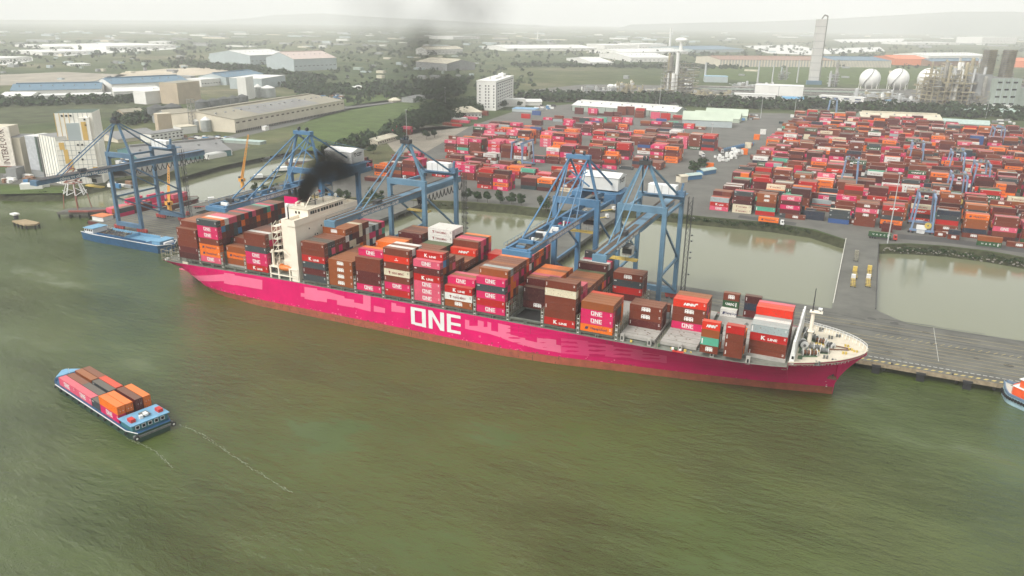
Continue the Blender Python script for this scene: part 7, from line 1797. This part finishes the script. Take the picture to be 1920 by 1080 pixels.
# distant town: scattered pale roofs fading in haze
mb = MB()
for k in range(260):
    px = rr.uniform(-40,1960); py = 60+30*rr.random()**1.6
    if 1390 < px < 1670 and py > 70: continue
    x, y = at(px, py, 4); s = rr.uniform(10,40); mb.box(x,x+s*rr.uniform(1,4.5),y,y+s,4,4+rr.uniform(4,10),rr.choice((W1,W5,R1,W5,R3,W3,R4,W6)))
for k in range(110):
    px = rr.choice((rr.uniform(0,560), rr.uniform(640,900), rr.uniform(1000,1920))); py = rr.uniform(98,150)
    x, y = at(px, py, 4); s = rr.uniform(4,14); mb.box(x,x+s*rr.uniform(1,2.5),y,y+s,4,4+rr.uniform(3,7),rr.choice((W3,R4,W3,R3,W5,W6)))
tag(mb.build("distant_buildings"), "distant pale buildings scattered over the plain and fading in the haze", "buildings", kind='stuff')
mb = MB()
for k in range(2300):
    px = rr.uniform(0,1920); py = 80+116*rr.random()**1.3
    if 130 < py and (px < 560 or px > 1000): continue
    x, y = at(px, py, 4); s = rr.uniform(2.5,8)*(1.5 if py < 110 else 1)
    leaves(mb, (x,y,4+s*.6), s, s, s*.7, 9, s*.55, (LEAF, LEAFD), rr, .4)
tag(mb.build("field_bushes"), "bushes and low trees scattered over the far green fields", "bushes", kind='stuff')
# ================================================================== funnel smoke
def smoke_mat(name, lumps, dens, nscale, col=(0.012,0.012,0.011), thr=0.42):
    m = bpy.data.materials.new(name); m.use_nodes = True; nt = m.node_tree; nt.nodes.clear(); N = nt.nodes.new; L = nt.links.new
    out = N("ShaderNodeOutputMaterial"); pv = N("ShaderNodeVolumePrincipled"); L(pv.outputs[0], out.inputs['Volume'])
    pv.inputs['Color'].default_value = (*col, 1); pv.inputs['Anisotropy'].default_value = 0
    geo = N("ShaderNodeNewGeometry"); acc = None
    for (c, r, s) in lumps:
        vm = N("ShaderNodeVectorMath"); vm.operation = 'DISTANCE'; L(geo.outputs['Position'], vm.inputs[0]); vm.inputs[1].default_value = c
        mr = N("ShaderNodeMapRange"); mr.interpolation_type = 'SMOOTHSTEP'; mr.inputs['From Min'].default_value = 0; mr.inputs['From Max'].default_value = r; mr.inputs['To Min'].default_value = s; mr.inputs['To Max'].default_value = 0
        L(vm.outputs['Value'], mr.inputs['Value'])
        if acc is None: acc = mr.outputs[0]
        else: a = N("ShaderNodeMath"); a.operation = 'MAXIMUM'; L(acc, a.inputs[0]); L(mr.outputs[0], a.inputs[1]); acc = a.outputs[0]
    nz = N("ShaderNodeTexNoise"); nz.inputs['Scale'].default_value = nscale; nz.inputs['Detail'].default_value = 5; nz.inputs['Roughness'].default_value = .62; L(geo.outputs['Position'], nz.inputs['Vector'])
    m2 = N("ShaderNodeMapRange"); m2.inputs['From Min'].default_value = thr; m2.inputs['From Max'].default_value = thr+.34; L(nz.outputs['Fac'], m2.inputs['Value'])
    p = N("ShaderNodeMath"); p.operation = 'MULTIPLY'; L(acc, p.inputs[0]); L(m2.outputs[0], p.inputs[1])
    q = N("ShaderNodeMath"); q.operation = 'MULTIPLY'; L(p.outputs[0], q.inputs[0]); q.inputs[1].default_value = dens; L(q.outputs[0], pv.inputs['Density'])
    return m
def cam_pt(px, py, dist):
    d = (CF + CR*((px-960)/FOC) - CU*((py-540)/FOC)).normalized(); p = CL + d*dist; return (p.x, p.y, p.z)
def smoke(name, label, lumps_px, dens, nscale, thr, pad=0):
    l = [(cam_pt(a, b, dd), r, s) for a, b, dd, r, s in lumps_px]; m = smoke_mat(name, l, dens, nscale, thr=thr)
    x0 = min(c[0]-r for c, r, s in l); x1 = max(c[0]+r for c, r, s in l); y0 = min(c[1]-r for c, r, s in l); y1 = max(c[1]+r for c, r, s in l); z0 = min(c[2]-r for c, r, s in l); z1 = max(c[2]+r for c, r, s in l)
    mb = MB(); mb.box(x0,x1,y0,y1,max(z0,5),z1,m); tag(mb.build(name), label, "smoke", kind='stuff')
smoke("funnel_smoke", "dense black exhaust smoke pouring from the ship's funnel", [(571,368,352,4.0,4.0),(575,354,354,4.6,3.5),(584,338,357,6.0,2.0),(598,320,360,8.5,1.0),(615,306,364,10,.9),(632,314,368,11,.75),(610,290,366,7,.5),(655,326,375,11,.16),(680,318,385,12,.07),(700,300,395,14,.05)], .62, .17, .27)
smoke("drifting_smoke", "thin brown grey smoke drifting away over the left yard", [(730,330,430,22,.35),(700,350,420,16,.3),(745,290,470,24,.35),(775,262,500,24,.8),(800,240,540,26,.85),(830,205,600,34,1.0),(850,180,640,36,.95),(825,160,680,36,.6),(800,120,720,36,.8),(790,80,760,30,1.0),(770,150,720,34,.5)], .020, .035, .28)
smoke("high_smoke", "faint high smoke haze rising into the pale sky", [(790,70,800,34,.9),(760,110,800,40,.5),(720,40,830,60,.55),(860,40,860,62,.7),(900,20,880,50,.8),(870,0,880,50,.9),(700,-10,840,60,.5),(840,110,820,44,.4),(680,90,820,44,.35)], .013, .018, .30)
# ================================================================== build containers: 300 largest one by one, the rest as one mass
def hidden(key):
    if not key or key[0] not in 'syq': return False
    if key[0] == 's':
        _, b, r, t = key
        return ('s',b,r,t+1) in OCC and ('s',b,r-1,t) in OCC and ('s',b,r+1,t) in OCC and (b+1 == 5 or ('s',b+1,r,t) in OCC) and (('s',b-1,r,t) in OCC)
    _, bl, k, r, t = key
    return (key[0],bl,k,r,t+1) in OCC and (key[0],bl,k,r-1,t) in OCC and (key[0],bl,k,r+1,t) in OCC and ((key[0],bl,k+2,r,t) in OCC) and ((key[0],bl,k-2,r,t) in OCC)
def fa(pts):
    P = [proj(p) for p in pts]; a = 0
    for i in range(len(P)):
        x0, y0, _ = P[i]; x1, y1, _ = P[(i+1) % len(P)]; a += x0*y1-x1*y0
    return abs(a)/2
keep = []
for it in ITEMS:
    if hidden(it['key']): continue
    x, y, z, L_ = it['x'], it['y'], it['z'], it['L']; key = it['key']; s = 0
    if not it.get('fixed'):
        k0 = key[0]
        up = key[:-1]+(key[-1]+1,); nr = None
        if k0 in 's': nr = (key[0],key[1],key[2]-1,key[3])
        if k0 in 'yq': nr = (key[0],key[1],key[2],key[3]-1,key[4])
        if up not in OCC: s += fa([(x,y,z+CH),(x+L_,y,z+CH),(x+L_,y+CW,z+CH),(x,y+CW,z+CH)])
        if nr not in OCC: s += fa([(x,y,z),(x+L_,y,z),(x+L_,y,z+CH),(x,y,z+CH)])
        if x < -10:
            nb = (key[0],key[1]+1,key[2],key[3]) if k0 == 's' else ((key[0],key[1],key[2]+2,key[3],key[4]) if k0 in 'yq' else None)
            if nb not in OCC: s += fa([(x+L_,y,z),(x+L_,y+CW,z),(x+L_,y+CW,z+CH),(x+L_,y,z+CH)])
        # boxes standing behind another stack show little: thin out by a visibility guess
        if k0 == 's':
            b, r, t = key[1], key[2], key[3]
            nbx = H.get(b+1); 
            if nbx and b != 4 and t < nbx[r]-0 and ('s',b,r-1,t) in OCC and up in OCC: s = 0
            if b == 4 and r > 6: s = 0
            if b == 3 and r > 7: s *= .1
            if b == 6 and r > 6: s *= .1
        if k0 == 'h': s *= .2
        q = proj((x+L_/2, y, z+1)); 
        if not (-20 < q[0] < 1940): s = 0
    else: s = 1e9
    it['score'] = s; keep.append(it)
named = [it for it in keep if it['desc']]
named.sort(key=lambda q: -q['score']); big = named[:300]; ids = set(id(q) for q in big)
mass = MB(); ncon = 0
def clabel(it):
    w1 = COLS[it['col']][0]; w2 = ""
    return f"{w1} container, {it['desc']}"
for it in keep:
    L_ = it['L']
    if id(it) in ids:
        o = bpy.data.objects.new("shipping_container", cbody(it['col'], L_, CH)); SC.collection.objects.link(o)
        o.location = (it['x'], it['y'], it['z']); o.rotation_euler = (0,0,it['rz'])
        tag(o, clabel(it), "container", it['grp'])
        lm = logo_mesh(it['logo'], L_, CH) if it['logo'] else None
        if lm:
            c = bpy.data.objects.new("lettering", lm); SC.collection.objects.link(c); c.parent = o
        d = bpy.data.objects.new("door", door_mesh(L_, CH)); SC.collection.objects.link(d); d.parent = o
    else:
        if it['score'] < 1.5 and (it['key'][0] == 's'): 
            pass
        x, y, z = it['x'], it['y'], it['z']
        if it['rz'] == 0: mass.box(x, x+L_, y, y+CW, z, z+CH, CM[it['col']])
        else:
            c, s = math.cos(it['rz']), math.sin(it['rz']); P = lambda a, b, h: (x+a*c-b*s, y+a*s+b*c, z+h)
            mass.hexa([P(0,0,0),P(L_,0,0),P(L_,CW,0),P(0,CW,0),P(0,0,CH),P(L_,0,CH),P(L_,CW,CH),P(0,CW,CH)], CM[it['col']])
        if it['logo'] and it['score'] > 25 and it['rz'] == 0:
            lo = it['logo']
            if it['score'] > 90 or lo in ('ONE','T','HMM','A','C'): logo(mass, lo, L_, CH, yq=y-.02, x0=x, z0=z)
        ncon += 1
o = mass.build("container_stacks"); tag(o, "many coloured containers stacked deep in the yards and the inner rows of the ship", "containers", kind='stuff')
print("containers individual", len(big), "mass", ncon)
# ================================================================== haze (air)
hm = bpy.data.materials.new("haze_air"); hm.use_nodes = True; nt = hm.node_tree; nt.nodes.clear()
out = nt.nodes.new("ShaderNodeOutputMaterial"); pv = nt.nodes.new("ShaderNodeVolumePrincipled")
pv.inputs['Color'].default_value = (0.97,0.975,0.97,1); pv.inputs['Density'].default_value = 0.000135; pv.inputs['Anisotropy'].default_value = 0.0
nt.links.new(pv.outputs[0], out.inputs['Volume'])
mb = MB(); mb.box(-10500, 9000, -900, 14500, -6, 430, hm)
tag(mb.build("haze"), "pale haze over the river and the port", "haze", kind='stuff')
